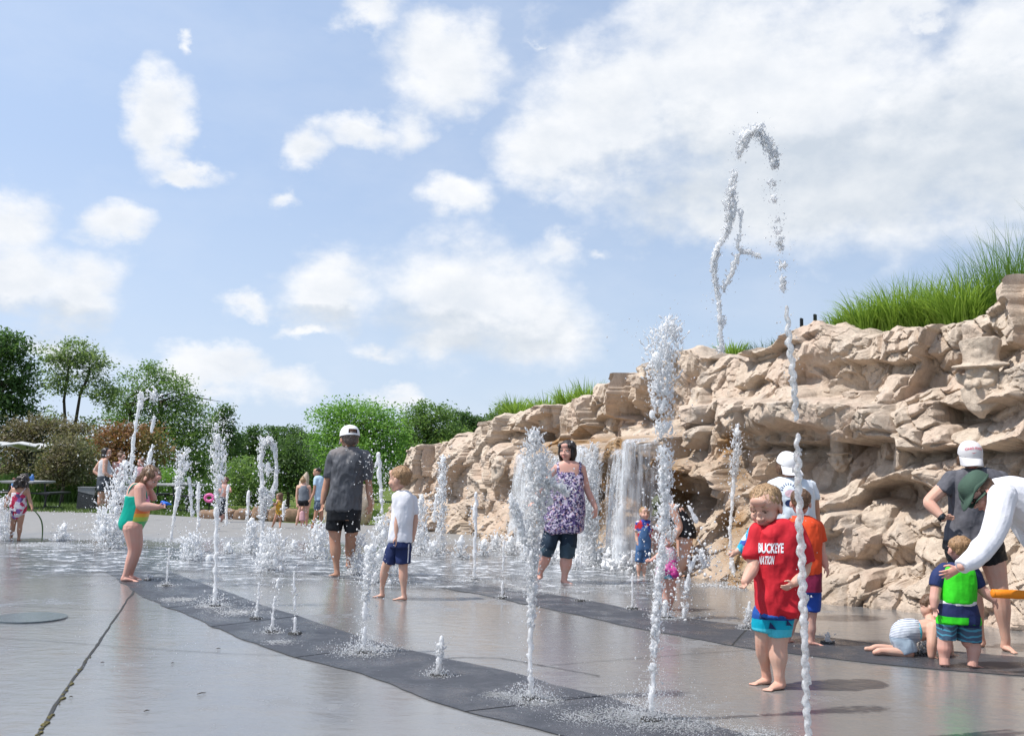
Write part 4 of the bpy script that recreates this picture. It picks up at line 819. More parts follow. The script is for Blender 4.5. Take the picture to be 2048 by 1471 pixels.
class Person:
    def __init__(s, tf, foot, label, skin=SK_FAIR, vox=1.25, D=None, **k):
        s.ox, s.oy, s.sc = tf; x, y = s.px(*foot)
        g = gp(x, y); s.D = g[1] if D is None else D; s.k = s.D / FPX; s.u = s.k / s.sc      # metres per crop unit
        base = g if D is None else at(x, y, D)
        s.root = empty('person', (base[0], base[1], 0), label=label, cat='person', **k); s.org = np.array(s.root.location); s.skin = skin
        s.body = Bag(); s.vox = max(.0042, vox * s.k)
    def px(s, x, y): return s.ox + x / s.sc, s.oy + y / s.sc
    def P(s, x, y, dz=0.0): return at(*s.px(x, y), s.D + dz)
    def dirv(s, dx, dy, dd=0.0):
        v = CR * dx - np.array([0, 0, 1.0]) * dy + np.array([0, 1.0, 0]) * dd; return v / np.linalg.norm(v)
    def tube(s, bag, pts, scl=1.0, q=None, round_=True, n=12):
        A = np.array([np.r_[s.P(p[0], p[1], p[2]), p[3] * s.u * scl] for p in pts])
        if len(A) > 2:
            tt = np.arange(len(A)); f = np.linspace(0, len(A) - 1, (len(A) - 1) * 4 + 1); A = np.stack([np.interp(f, tt, A[:, i]) for i in range(4)], 1); A = smoothline(A, 2)
        bag.tube(A[:, :3], list(A[:, 3]), n, q)
        if round_:
            for e in (0, -1): bag.ell(A[e, :3], (A[e, 3],) * 3, nu=10, nv=7)
    def rows(s, bag, rows, scl=1.0, pw=2.5, n=26):
        V = []
        rr = np.array([(r + (0.0,))[:5] for r in rows], float)
        f = np.linspace(0, len(rr) - 1, (len(rr) - 1) * 3 + 1); rr = smoothline(np.stack([np.interp(f, np.arange(len(rr)), rr[:, i]) for i in range(5)], 1), 2)
        for (y, xl, xr, th, dz) in rr:
            c = s.P((xl + xr) / 2, y, dz); a = (xr - xl) / 2 * s.u * scl; b = th / 2 * s.u * scl
            for j in range(n):
                an = 2 * math.pi * j / n; cs, sn = math.cos(an), math.sin(an)
                V.append(c + CR * a * np.sign(cs) * abs(cs) ** (2 / pw) + np.array([0, 1, 0]) * b * np.sign(sn) * abs(sn) ** (2 / pw))
        k = len(rr); F = [(i * n + j, i * n + (j + 1) % n, (i + 1) * n + (j + 1) % n, (i + 1) * n + j) for i in range(k - 1) for j in range(n)]
        F += [tuple(range(n - 1, -1, -1)), tuple(range((k - 1) * n, k * n))]
        bag.add(V, F)
    def arm(s, p, hand=None):
        if len(p) == 3:
            a, b, c = [np.array(v, float) for v in p]; m = b * .72 + c * .28; m[3] = b[3] * 1.06; m2 = a * .5 + b * .5; m2[3] = (a[3] + b[3]) / 2 * 1.02
            p = [a, m2, b, m, c]
        s.tube(s.body, p)
        if hand: s.hand(p[-1], *hand)
    def leg(s, p, foot=None):
        if len(p) == 3:
            a, b, c = [np.array(v, float) for v in p]; m = b * .62 + c * .38; m[3] = b[3] * 1.08; m3 = b * .25 + c * .75; m3[3] = c[3] * 1.12; m2 = a * .5 + b * .5; m2[3] = (a[3] * .52 + b[3] * .5)
            p = [a, m2, b, m, m3, c]
        s.tube(s.body, p)
        if foot: s.foot(p[-1], *foot)
    def foot(s, ank, heading, L, lift=0.0):
        A = s.P(ank[0], ank[1], ank[2]); L = L * s.u; h = R(heading); f = np.array([math.sin(h), -math.cos(h), 0]); sd = np.array([-f[1], f[0], 0]); r = ank[3] * s.u
        g = np.array([A[0], A[1], lift]); up = np.array([0, 0, 1.0])
        s.body.tube([A, g - f * .08 * L + up * .13 * L], [r, r * 1.05], 10)
        s.body.ell(g - f * .13 * L + up * .115 * L, (.14 * L,) * 3)
        pts = [g - f * .15 * L + up * .11 * L, g + f * .08 * L + up * .15 * L, g + f * .30 * L + up * .115 * L, g + f * .50 * L + up * .075 * L, g + f * .62 * L + up * .06 * L]
        s.body.tube(pts, [.11 * L, .145 * L, .105 * L, .07 * L, .05 * L], 12, 1.55)
        for i, (o, l, rr) in enumerate([(-.135, .80, .052), (-.06, .79, .038), (.005, .765, .036), (.065, .735, .034), (.12, .695, .032)]):
            s.body.tube([g + f * .52 * L + sd * o * L * .9 + up * .05 * L, g + f * (l - .03) * L + sd * o * L + up * .035 * L], [rr * L, rr * L * .9], 7)
            s.body.ell(g + f * (l - .03) * L + sd * o * L + up * .035 * L, (rr * L * .95,) * 3, nu=8, nv=6)
    def hand(s, w, d, L, side=(1, 0, 0), curl=.35, spread=.12):
        W_ = s.P(w[0], w[1], w[2]); Dv = s.dirv(*d); S = s.dirv(*side); S = S - Dv * (S @ Dv); S /= np.linalg.norm(S); N = np.cross(Dv, S); L = L * s.u; r = w[3] * s.u
        M = np.stack([S, N, Dv], 1)
        s.body.tube([W_, W_ + Dv * .15 * L], [r, .17 * L], 10)
        s.body.ell(W_ + Dv * .27 * L, (.21 * L, .105 * L, .27 * L), M)
        s.body.ell(W_ + Dv * .40 * L, (.215 * L, .09 * L, .15 * L), M)
        for o, l, rr in ((.15, .46, .052), (.05, .52, .054), (-.055, .48, .052), (-.155, .37, .045)):
            p0 = W_ + Dv * .42 * L + S * o * L; d0 = Dv + S * o * spread * 6; d0 /= np.linalg.norm(d0); pts = [p0]; a = curl * .5
            for seg in (.42, .33, .25):
                dv = d0 * math.cos(a) + N * math.sin(a); pts.append(pts[-1] + dv * seg * l * L); a += curl * 1.05
            rq = max(rr * L, s.vox * .95); s.body.tube(pts, [rq, rq, rq * .92, rq * .8], 8); s.body.ell(pts[-1], (rq * .8,) * 3, nu=8, nv=6)
        p0 = W_ + Dv * .16 * L + S * .13 * L; d1 = Dv * .62 + S * .72 + N * .25; d1 /= np.linalg.norm(d1); d2 = Dv * .9 + S * .2 + N * (.2 + curl * .5); d2 /= np.linalg.norm(d2)
        rq = max(.062 * L, s.vox); p1 = p0 + d1 * .24 * L; p2 = p1 + d2 * .22 * L; s.body.tube([p0, p1, p2], [rq * 1.15, rq, rq * .82], 8); s.body.ell(p2, (rq * .82,) * 3, nu=8, nv=6)
    def head(s, c, h, yaw, pitch=0, roll=0, w=1.0, hair='short', hmat=HR_BROWN, cap=None, face=True, dz=0.0, smile=.4, dark=False, child=False):
        C = s.P(c[0], c[1], dz); h = h * s.u; y, p, ro = R(yaw), R(pitch), R(roll)
        f = np.array([math.sin(y), -math.cos(y), 0]); up = np.array([0, 0, 1.0]); f, up = f * math.cos(p) - up * math.sin(p), up * math.cos(p) + f * math.sin(p)
        X = np.cross(f, up); X, up = X * math.cos(ro) + up * math.sin(ro), up * math.cos(ro) - X * math.sin(ro)
        M = np.stack([X, f, up], 1); T = lambda q: C + M @ (np.array(q, float) * np.array([w, 1, 1])) * h
        s.HM, s.HT, s.Hh = M, T, h
        def e(bag, q, r, rot=None): bag.ell(T(q), np.array(r) * h * np.array([w, 1, 1]), M if rot is None else M @ np.array(Euler(rot).to_matrix()), 18, 12)
        b = s.body
        e(b, (0, -.06, .12), (.355, .44, .37)); e(b, (0, .09, -.12), (.295, .31, .34)); e(b, (0, .16, -.30), (.19, .20, .17)); e(b, (0, .26, -.41), (.095, .10, .085))
        for sx in (-1, 1):
            e(b, (sx * .165, .25, -.15), (.13, .13, .125)); e(b, (sx * .355, -.03, -.07), (.045, .10, .135), (0, 0, sx * -.3)); (e(b, (sx * .14, .335, .105), (.12, .06, .04)) if not child else e(b, (sx * .16, .255, -.17), (.13, .12, .12)))
        e(b, (0, .40, -.06), (.045, .05, .13), (-.35, 0, 0)); e(b, (0, .445, -.135), (.062, .062, .05))
        for sx in (-1, 1): e(b, (sx * .055, .405, -.145), (.045, .05, .035))
        e(b, (0, .355, -.275), (.11, .06, .055)); e(b, (0, .33, .27), (.2, .08, .12))
        org = s.org
        if face:
            for sx in (-1, 1):
                if not dark:
                    q = Bag(); e(q, (sx * .15, .345, .02), (.062, .045, .026)); link('eye', q.mesh('eye', True, org), M_EYEW, s.root)
                q = Bag(); e(q, (sx * .148, .370, .015), (.034, .022, .024 if not dark else .012)); link('iris', q.mesh('iris', True, org), M_EYE, s.root)
                q = Bag(); q.tube([T((sx * (.15 + o), .352 + .03 * (1 - (o / .09) ** 2), .045 + .012 * (1 - (o / .09) ** 2))) for o in (-.075, -.03, .02, .08)], [.008 * h, .015 * h, .014 * h, .007 * h], 6); link('eyelid', q.mesh('eyelid', True, org), HR_BROWN, s.root)
                q = Bag(); q.tube([T((sx * (.15 + o), .378 - abs(o) * .25, .135 + .02 * (1 - (o / .1) ** 2))) for o in (-.1, -.04, .03, .11)], [v_ * (.6 if child else 1) * h for v_ in (.008, .017, .016, .006)], 6); link('eyebrow', q.mesh('eyebrow', True, org), hmat, s.root)
            for zz, rr in ((.0, .022), (-.03, .024)):
                q = Bag(); pts = [T((o, .408 - 1.7 * o * o, -.262 + zz + smile * 4.2 * o * o)) for o in (-.13, -.07, 0, .07, .13)]
                q.tube(pts, [.006 * h, rr * h * .8, rr * h, rr * h * .8, .006 * h], 7); link('lip', q.mesh('lip', True, org), M_LIP, s.root)
        hb = Bag()
        if hair == 'short': e(hb, (0, -.115, .165), (.385, .44, .375)); e(hb, (0, -.24, -.02), (.30, .25, .27))
        elif hair == 'crew': e(hb, (0, -.105, .175), (.37, .43, .35)); e(hb, (0, -.22, .03), (.29, .25, .24))
        elif hair == 'bob':
            e(hb, (0, -.12, .16), (.42, .46, .39)); e(hb, (0, -.22, -.15), (.37, .28, .36))
            for sx in (-1, 1): e(hb, (sx * .35, -.02, -.12), (.11, .24, .40), (0, sx * .1, 0)); e(hb, (sx * .25, .22, .28), (.17, .14, .12))
        elif hair == 'long':
            e(hb, (0, -.13, .15), (.42, .47, .40)); e(hb, (0, -.28, -.25), (.34, .24, .50)); e(hb, (0, -.30, -.62), (.28, .15, .22))
            for sx in (-1, 1): e(hb, (sx * .33, -.06, -.16), (.10, .2, .36))
        elif hair == 'bun':
            e(hb, (0, -.12, .16), (.40, .45, .38)); e(hb, (0, -.25, 0), (.3, .25, .28)); e(hb, (0, -.22, .58), (.18, .18, .16))
        elif hair == 'under': e(hb, (0, -.10, .09), (.385, .44, .30)); e(hb, (0, -.26, -.06), (.31, .22, .26))
        elif hair == 'underlong':
            e(hb, (0, -.10, .09), (.40, .45, .30)); e(hb, (0, -.28, -.12), (.34, .22, .32))
            for sx in (-1, 1): e(hb, (sx * .35, -.05, -.13), (.10, .2, .2))
        if hair:
            a = .02 * h; me = remesh(hb, 'hair', max(.004, s.vox * .8), 2, org, lambda V: a * fbm((V @ M) / h * np.array([9, 9, 3.5]), 3, 5) + .6 * a * vnoise((V @ M) / h * np.array([26, 26, 7]), 9))
            link('hair', me, hmat, s.root)
            s.strands(me, hmat, f, up, h, hair)
        s.body.tube([T((0, -.10, -.28)), T((0, -.12, -.1))], .2 * h, 10)
        if cap: s.cap(**cap)
        return T
    def strands(s, me, hmat, f, up, h, style, n=None):
        if s.D > 12.5: return
        n = n or int(2600 * min(1, 6 / s.D)); m = len(me.vertices); V = np.empty(m * 3, np.float32); me.vertices.foreach_get('co', V); V = V.reshape(-1, 3); N = np.empty(m * 3, np.float32); me.vertices.foreach_get('normal', N); N = N.reshape(-1, 3)
        rs = np.random.default_rng(m); ii = rs.integers(0, m, n); p_, nn = V[ii] - N[ii] * .004, N[ii]; long_ = style in ('long', 'bob', 'wet')
        d = (-up * (1.0 if long_ else .35) + f * (0 if long_ else .5))[None] + rs.normal(size=(n, 3)) * .35; d -= nn * np.sum(d * nn, 1)[:, None]; d = d / (np.linalg.norm(d, axis=1)[:, None] + 1e-6) + nn * (.12 if long_ else .42) * rs.uniform(.4, 1.3, n)[:, None]
        L = h * (.16 if long_ else .075) * rs.uniform(.5, 1.25, n)[:, None]; w = np.cross(d, nn); w = w / (np.linalg.norm(w, axis=1)[:, None] + 1e-6) * max(.0011, .5 * s.k)
        mid = p_ + d * L * .55 + nn * L * .06; tip = p_ + d * L
        Q = np.stack([p_ - w, p_ + w, mid + w * .7, mid - w * .7, tip], 1).reshape(-1, 3); b_ = np.arange(n)[:, None] * 5
        link('hair_strands', new_mesh('hair_strands', Q, [b_ + np.array([[0, 1, 2, 3]]), b_ + np.array([[3, 2, 4]])], True), hmat, s.root, kind='stuff')
    def collar(s, gar, mat, y, xl, xr, th, r=7, drop=0.0, back=0.0):
        c, a, b = (xl + xr) / 2, (xr - xl) / 2, th / 2; q = Bag()
        P_ = [s.P(c + a * math.cos(t_), y + (drop if math.sin(t_) < 0 else back) * abs(math.sin(t_)), b * s.u * math.sin(t_)) for t_ in np.linspace(0, 2 * math.pi, 40)]
        q.tube(P_, r * s.u, 8); link('collar', q.mesh('collar', True, s.org), mat, gar)
    def cap(s, mat, brim=True, back=False, crown=1.0, tilt=0.0):
        T, h = s.HT, s.Hh; n, k = 32, 12; V = []
        for i in range(k + 1):
            th = math.pi / 2 * i / k
            for j in range(n):
                ph = 2 * math.pi * j / n; r = 1.07 * math.cos(th) ** .7
                z = .09 + .49 * crown * math.sin(th) ** .9; seam = 1 - .012 * (abs(math.sin(3 * ph)) < .12)
                V.append(T((.405 * r * seam * math.cos(ph), -.055 + .475 * r * seam * math.sin(ph), z + tilt * (-.055 + .475 * r * math.sin(ph)))))
        F = [(i * n + j, i * n + (j + 1) % n, (i + 1) * n + (j + 1) % n, (i + 1) * n + j) for i in range(k) for j in range(n)]
        if back:   # opening at the rear
            F = [f for f in F if not (f[0] // n < 4 and f[0] // n > 0 and abs((f[0] % n) / n * 2 * math.pi - 1.5 * math.pi) < .42)]
        q = Bag(); q.add(np.array(V) , F); q.ell(T((0, -.055, .585)), (.03 * h,) * 3, nu=8, nv=6)
        o = link('cap', q.mesh('cap', True, s.org), mat, s.root)
        if brim:
            V = []; m_ = 16
            for lay in (0, -.022):
                for i in range(6):
                    for j in range(m_ + 1):
                        a = (j / m_ * 2 - 1); x = .425 * math.sin(a * 1.35); y0 = -.055 + .505 * math.cos(a * 1.35); fr = i / 5; y1 = y0 + fr * (.46 * (1 - .55 * a * a))
                        V.append(T((x * (1 - .06 * fr), y1, .115 - .16 * (x / .4) ** 2 * (.3 + fr) - .10 * fr * fr + lay + tilt * y1)))
            w_ = m_ + 1; F = [(i * w_ + j, i * w_ + j + 1, (i + 1) * w_ + j + 1, (i + 1) * w_ + j) for i in range(5) for j in range(m_)]
            N_ = 6 * w_; F += [tuple(N_ + x for x in f[::-1]) for f in F]; F += [(5 * w_ + j, 5 * w_ + j + 1, N_ + 5 * w_ + j + 1, N_ + 5 * w_ + j) for j in range(m_)]
            q = Bag(); q.add(V, F); link('brim', q.mesh('brim', True, s.org), mat, o); 
        s.capo = o
    def wear(s, name, mat, rows=None, tubes=(), amp=.010, fs=9, fill=.84, smooth=3, scl=1.0, q=None, pw=2.5, dscl=1.0):
        b = Bag()
        if rows:
            s.rows(b, rows, scl, pw)
            if fill: s.rows(s.body, [(r[0], r[1] + (1 - fill) * .5 * (r[2] - r[1]), r[2] - (1 - fill) * .5 * (r[2] - r[1]), r[3] * .8) + tuple(r[4:]) for r in rows[1:]], scl)
        for t_ in tubes:
            s.tube(b, t_, scl, q, round_=False, n=16); b.ell(s.P(*t_[0][:3]), (t_[0][3] * s.u * .97 * scl,) * 3)
            if fill: s.tube(s.body, t_, fill * .8 * scl)
        am = amp * (.5 + .5 * min(1, s.D / 10))
        me = remesh(b, name, s.vox, smooth, s.org, (lambda V: am * fbm((V - s.org) * np.array([fs, fs, fs * .55]) / (1 if s.D < 9 else 1), 3, len(name)) - am * .7 * np.abs(fbm((V - s.org) * np.array([fs * 1.3, fs * 1.3, fs * .8]) + 3, 2, 21)) + am * .6) if amp else None)
        return link(name, me, mat, s.root)
    def done(s):
        # keep feet on the ground
        me = remesh(s.body, 'body', s.vox, 3, s.org); o = link('body', me, s.skin, s.root); s.bodyo = o; return o
# ---------- garments' cloth
C_GREY = cloth('wet_grey_cloth', (.075, .078, .088), .35, .6, 4); C_BLACK = cloth('black_cloth', (.012, .013, .016), .3, .55); C_WHITE = cloth('white_cloth', (.74, .74, .78), .05)
C_NAVY = cloth('navy_cloth', (.018, .03, .10), .25); C_RED = cloth('red_cloth', (.52, .018, .03), .12); C_ORANGE = cloth('orange_red_cloth', (.72, .075, .022), .1); C_CGREY = cloth('charcoal_tee_cloth', (.10, .10, .115), .2, .8, 20, .3, 60)
C_CAPW = cloth('white_cap_cloth', (.78, .78, .79), .04, .8, 10, .2, 90); C_CAPG = cloth('pale_grey_cap_cloth', (.60, .59, .60), .05, .8, 10, .3, 120); C_HAT = cloth('dark_green_hat_cloth', (.055, .095, .07), .15, .85, 10, .3, 90)
C_DENIM = cloth('dark_denim', (.018, .032, .052), .25, .8); C_DENIM2 = cloth('wet_denim_cuff', (.045, .075, .10), .25, .8); C_PBLUE = cloth('pale_blue_cloth', (.45, .60, .74), .06); C_LGREY = cloth('light_grey_cloth', (.52, .52, .54), .06)
C_SHORTG = cloth('slate_shorts_cloth', (.05, .06, .075), .2); C_PINKT = cloth('dusty_pink_cloth', (.55, .33, .36), .08); C_TEAL = cloth('teal_swim_cloth', (.0, .33, .24), .08, .45, 6, .2, 30); C_BLUE = cloth('blue_cloth', (.02, .07, .38), .2)
C_YEL = cloth('yellow_cloth', (.68, .38, .03), .1); C_MAROON = cloth('maroon_cloth', (.20, .012, .045), .2)
def print_mat(name, cols, scale, rough=.7, bands=None):
    m, t, b = material(name); oc = t.obj(); v = t.n('ShaderNodeTexVoronoi'); v.inputs['Scale'].default_value = scale
    w_ = t.n('ShaderNodeVectorMath', operation='MULTIPLY_ADD'); t.set(w_.inputs[0], t.noise(oc, scale * 1.2, 3, out=1)); w_.inputs[1].default_value = (1.1 / scale,) * 3; t.set(w_.inputs[2], oc); t.set(v.inputs['Vector'], w_.outputs[0])
    cr = t.n('ShaderNodeValToRGB'); cr.color_ramp.interpolation = 'CONSTANT'; s_ = t.n('ShaderNodeSeparateColor'); t.set(s_.inputs[0], v.outputs['Color']); t.set(cr.inputs[0], s_.outputs[0])
    el = cr.color_ramp.elements
    while len(el) < len(cols): el.new(.5)
    for i, c in enumerate(cols): el[i].position = i / len(cols); el[i].color = rgba(c)
    t.set(b.inputs['Base Color'], cr.outputs[0]); b.inputs['Roughness'].default_value = rough; b.inputs['Specular IOR Level'].default_value = .25
    t.set(b.inputs['Normal'], t.bump(t.noise(oc, 17, 5), .6, .009)); return m
LAV, PUR, PIK = (.55, .51, .60), (.04, .035, .10), (.46, .28, .30)
C_FLORAL = print_mat('purple_floral_print', [LAV, PUR, (.60, .54, .64), (.16, .11, .24), PUR, (.50, .42, .56), PIK, (.10, .07, .2), (.30, .24, .40), PUR], 62)
C_FLOWER = print_mat('red_flower_print', [(.62, .58, .62), (.60, .56, .6), (.40, .02, .06), (.62, .6, .62), (.10, .06, .16), (.58, .54, .6), (.45, .03, .09), (.25, .12, .35)], 17)
C_CAMO = print_mat('blue_wave_print', [(.05, .28, .55), (.02, .07, .35), (.12, .50, .62), (.55, .66, .72), (.10, .10, .42), (.03, .35, .52)], 26)
C_REDPR = print_mat('red_blue_print', [(.5, .03, .04), (.03, .06, .3), (.55, .5, .5), (.05, .08, .35), (.45, .03, .05)], 28); C_PINKPR = print_mat('pink_print', [(.55, .06, .28), (.65, .12, .36), (.6, .4, .5), (.5, .04, .25)], 24)
C_YPR = print_mat('yellow_print', [(.68, .38, .03), (.6, .3, .03), (.30, .2, .05), (.7, .45, .05)], 22); C_CHECK = print_mat('grey_blue_check', [(.10, .14, .2), (.2, .25, .3), (.06, .08, .13)], 40)
def band_mat(name, zs, cols, axis=2, scale=None, rough=.6, wave=None):
    """flat colour bands of a garment, in its own coordinates"""
    m, t, b = material(name); oc = t.obj(); s_ = t.n('ShaderNodeSeparateXYZ'); t.set(s_.inputs[0], oc); z = s_.outputs[axis]; c = rgba(cols[0])
    for zz, cc in zip(zs, cols[1:]): c = t.mix(t.math('GREATER_THAN', z, zz), c, rgba(cc) if not isinstance(cc, bpy.types.NodeSocket) else cc)
    b.inputs['Roughness'].default_value = rough; b.inputs['Specular IOR Level'].default_value = .25; t.set(b.inputs['Normal'], t.bump(t.noise(oc, 17, 5), .6, .009))
    if not isinstance(c, tuple): t.set(b.inputs['Base Color'], c)
    return m, t, b, oc, s_, c
def zof(p, y): return float((p.P(500, y) - p.org)[2])
def on_cloth(p, garment, mesh2d, name, m, lift=.002, direction=(0, 1, 0), parent=None):
    """lay a flat mesh given in crop coordinates onto a garment"""
    me0 = garment.data; bv = BVHTree.FromPolygons([v.co for v in me0.vertices], [tuple(f.vertices) for f in me0.polygons])
    V, F = mesh2d; out = []
    for (x, y) in V:
        q = p.P(x, y, 0) - p.org - np.array([0, .6, 0]); d = Vector(direction) if direction else Vector(p.P(x, y) - EYE).normalized(); hit = bv.ray_cast(Vector(q), d)
        if hit[0] is None: out.append(Vector(p.P(x, y, 0) - p.org)); continue
        out.append(hit[0] + hit[1] * lift if hit[1].dot(d) < 0 else hit[0] - hit[1] * lift)
    return link(name, new_mesh(name, [tuple(v) for v in out], F, False), m, garment if parent is None else parent)
def grid2d(poly_fn, nx, ny):
    V = [poly_fn(i / nx, j / ny) for j in range(ny + 1) for i in range(nx + 1)]; w = nx + 1
    return V, [(j * w + i, j * w + i + 1, (j + 1) * w + i + 1, (j + 1) * w + i) for j in range(ny) for i in range(nx)]
def text2d(txt, x, y, w, h, slant=0.0, rot=0.0, bold=.03, cut=5, arch=0.0):
    cu = bpy.data.curves.new('t', 'FONT'); cu.body = txt; cu.size = 1; cu.offset = bold; cu.resolution_u = 3
    o = bpy.data.objects.new('t', cu); COL.objects.link(o); dg = bpy.context.evaluated_depsgraph_get(); me = bpy.data.meshes.new_from_object(o.evaluated_get(dg)); bpy.data.objects.remove(o)
    bm = bmesh.new(); bm.from_mesh(me); bmesh.ops.triangulate(bm, faces=bm.faces); bmesh.ops.subdivide_edges(bm, edges=[e for e in bm.edges if e.calc_length() > .2], cuts=2); bmesh.ops.triangulate(bm, faces=bm.faces)
    P_ = np.array([v.co[:2] for v in bm.verts]); bm.verts.index_update(); F = [tuple(v.index for v in f.verts) for f in bm.faces]; bm.free()
    mn, mx = P_.min(0), P_.max(0); P_ = (P_ - mn) / (mx - mn); X = x + P_[:, 0] * w + P_[:, 1] * slant; Y = y - P_[:, 1] * h + P_[:, 0] * rot - arch * 4 * P_[:, 0] * (1 - P_[:, 0]); return list(zip(X, Y)), F

# ---------- man in grey, seen from behind
p = Person((620, 840, 4.456), (210, 1395), 'person walking away in a wet grey t-shirt, black shorts and a white cap', SK_TAN)
C_GREY, t, b = material('half_wet_grey_cloth'); oc = t.obj(); s_ = t.n('ShaderNodeSeparateXYZ'); t.set(s_.inputs[0], oc); wz = t.math('ADD', s_.outputs[2], t.math('MULTIPLY', t.math('SUBTRACT', t.noise(oc, 5, 5, .6), .5), .34))
dryc = t.rng(wz, zof(p, 330), zof(p, 290)); t.set(b.inputs['Base Color'], t.mix(dryc, t.mix(t.rng(t.noise(oc, 3.5, 4), .4, .65), (.055, .058, .068, 1), (.095, .098, .11, 1)), (.17, .155, .155, 1))); t.set(b.inputs['Roughness'], t.rng(dryc, 0, 1, .5, .85)); t.set(b.inputs['Normal'], t.bump(t.noise(t.scale(oc, (16, 16, 5)), 1, 5), .7, .012))
p.head((352, 165), 205, -158, 8, hair='under', hmat=HR_GREY, face=False, w=1.0)
p.cap(C_CAPW, back=True)
s_ = p.wear('t_shirt', C_GREY, [(238, 305, 400, 110), (258, 250, 450, 150), (295, 196, 500, 185), (360, 200, 500, 210), (450, 200, 482, 215), (550, 188, 470, 215), (650, 172, 464, 215), (730, 158, 460, 215), (800, 150, 453, 208)], [[(220, 315, 0, 56), (188, 410, 0, 50), (172, 508, 0, 44)], [(482, 325, 0, 56), (505, 430, 0, 46), (508, 528, 0, 42)]], amp=.016)
p.collar(s_, C_GREY, 243, 303, 402, 112, 6, 8, -2)
p.arm([(205, 330, 0, 40), (140, 600, .02, 31), (112, 735, .0, 21)], ((.03, 1, -.1), 105, (.7, 0, -.7), .6))
p.arm([(500, 335, 0, 40), (526, 590, .02, 30), (540, 755, .0, 20)], ((-.12, 1, -.1), 110, (-.7, 0, -.7), .6))
p.wear('shorts', C_BLACK, [(770, 158, 448, 195), (830, 150, 450, 208), (890, 146, 452, 208)], [[(222, 860, 0, 78), (208, 975, 0, 74)], [(375, 860, .02, 78), (383, 992, .02, 72)]], amp=.012)
p.leg([(225, 880, 0, 68), (222, 1075, 0, 47), (238, 1325, 0, 25)], (-125, 128)); p.leg([(370, 880, .05, 66), (362, 1090, .12, 46), (345, 1265, .42, 24)], (170, 120, .06))
p.done()
# ---------- boy in white tee
p = Person((730, 920, 5.071), (370, 1415), 'fair-haired child in a white t-shirt and navy shorts looking left', SK_FAIR)
p.head((348, 190), 250, -112, 4, hair='short', hmat=HR_SANDY, face=True, child=True)
p.wear('t_shirt', C_WHITE, [(305, 330, 432, 120), (330, 298, 475, 180), (375, 275, 498, 220), (450, 280, 500, 230), (530, 284, 495, 230), (620, 266, 482, 230), (720, 248, 474, 230), (800, 240, 476, 235), (832, 255, 478, 225)], [[(318, 372, -.05, 50), (330, 450, -.06, 46), (338, 525, -.06, 44)], [(488, 392, .05, 42), (500, 470, .05, 38), (506, 548, .05, 36)]], amp=.008)
p.arm([(325, 420, -.06, 38), (328, 610, -.08, 33), (318, 765, -.09, 23)], ((.25, 1, -.05), 130, (-.5, 0, -.6), .4)); p.arm([(496, 420, .05, 34), (510, 600, .06, 30), (493, 755, .04, 21)], ((-.05, 1, -.05), 105, (-.5, 0, -.6), .5))
sh = p.wear('shorts', C_NAVY, [(812, 262, 472, 215), (880, 258, 466, 220)], [[(392, 870, 0, 82), (390, 1045, 0, 74)], [(295, 880, .04, 72), (238, 1038, .05, 66)]], amp=.008)
on_cloth(p, sh, grid2d(lambda u, v: (447 + u * 10 - v * 14, 842 + v * 190), 1, 20), 'side_stripe', C_WHITE)
p.leg([(392, 900, 0, 62), (386, 1090, 0, 44), (394, 1345, 0, 25)], (-82, 138)); p.leg([(295, 900, .05, 60), (205, 1080, .1, 42), (172, 1300, .16, 24)], (-78, 115))
p.done()
# ---------- woman in floral tunic
p = Person((1050, 870, 4.747), (390, 1410), 'person in a purple floral tunic and rolled dark jeans standing before the waterfall', SK_PINK)
p.head((402, 148), 188, -28, 4, hair='bob', hmat=HR_DARK, smile=.3)
p.rows(p.body, [(240, 360, 470, 100), (265, 300, 530, 130), (300, 280, 552, 150), (380, 292, 548, 170), (480, 292, 540, 180)], .96)
s_ = p.wear('tunic', C_FLORAL, [(352, 306, 538, 165), (390, 292, 546, 190), (450, 285, 546, 215), (520, 245, 550, 225), (600, 205, 554, 240), (700, 180, 556, 260), (800, 168, 558, 270), (890, 172, 556, 270), (925, 205, 530, 250)], [], amp=.014, scl=1.02)
for x0, x1 in ((318, 322), (520, 508)):
    b = Bag(); p.tube(b, [(x1, 385, -.055, 20), (x0 + 2, 300, -.05, 19), (x0, 262, .0, 18), (x0, 300, .06, 20), (x1, 390, .07, 22)], 1.0, None, True); link('strap', b.mesh('strap', True, p.org), C_FLORAL, s_)
p.arm([(536, 315, 0, 42), (590, 520, .03, 32), (672, 690, -.02, 22)], ((.0, 1, -.1), 118, (-.6, 0, -.6), .45)); p.arm([(292, 315, 0, 40), (165, 480, -.05, 30), (95, 605, -.1, 21)], ((-.5, .8, -.2), 110, (.6, 0, -.6), .3))
p.wear('jeans', C_DENIM, [(860, 185, 500, 240), (920, 180, 500, 240)], [[(262, 900, 0, 84), (235, 1000, -.02, 80), (215, 1070, -.02, 72)], [(415, 900, 0, 86), (408, 1060, -.02, 76)]], amp=.014)
p.wear('rolled_cuff', C_DENIM2, None, [[(222, 1042, -.02, 75), (195, 1140, .0, 64)]], amp=.01); p.wear('rolled_cuff', C_DENIM2, None, [[(409, 1042, -.02, 75), (404, 1160, -.02, 68)]], amp=.01)
p.leg([(240, 950, 0, 70), (200, 1130, 0, 54), (142, 1310, .12, 27)], (-20, 115, .03)); p.leg([(412, 950, 0, 72), (394, 1150, 0, 56), (374, 1355, 0, 29)], (62, 128))
p.done()
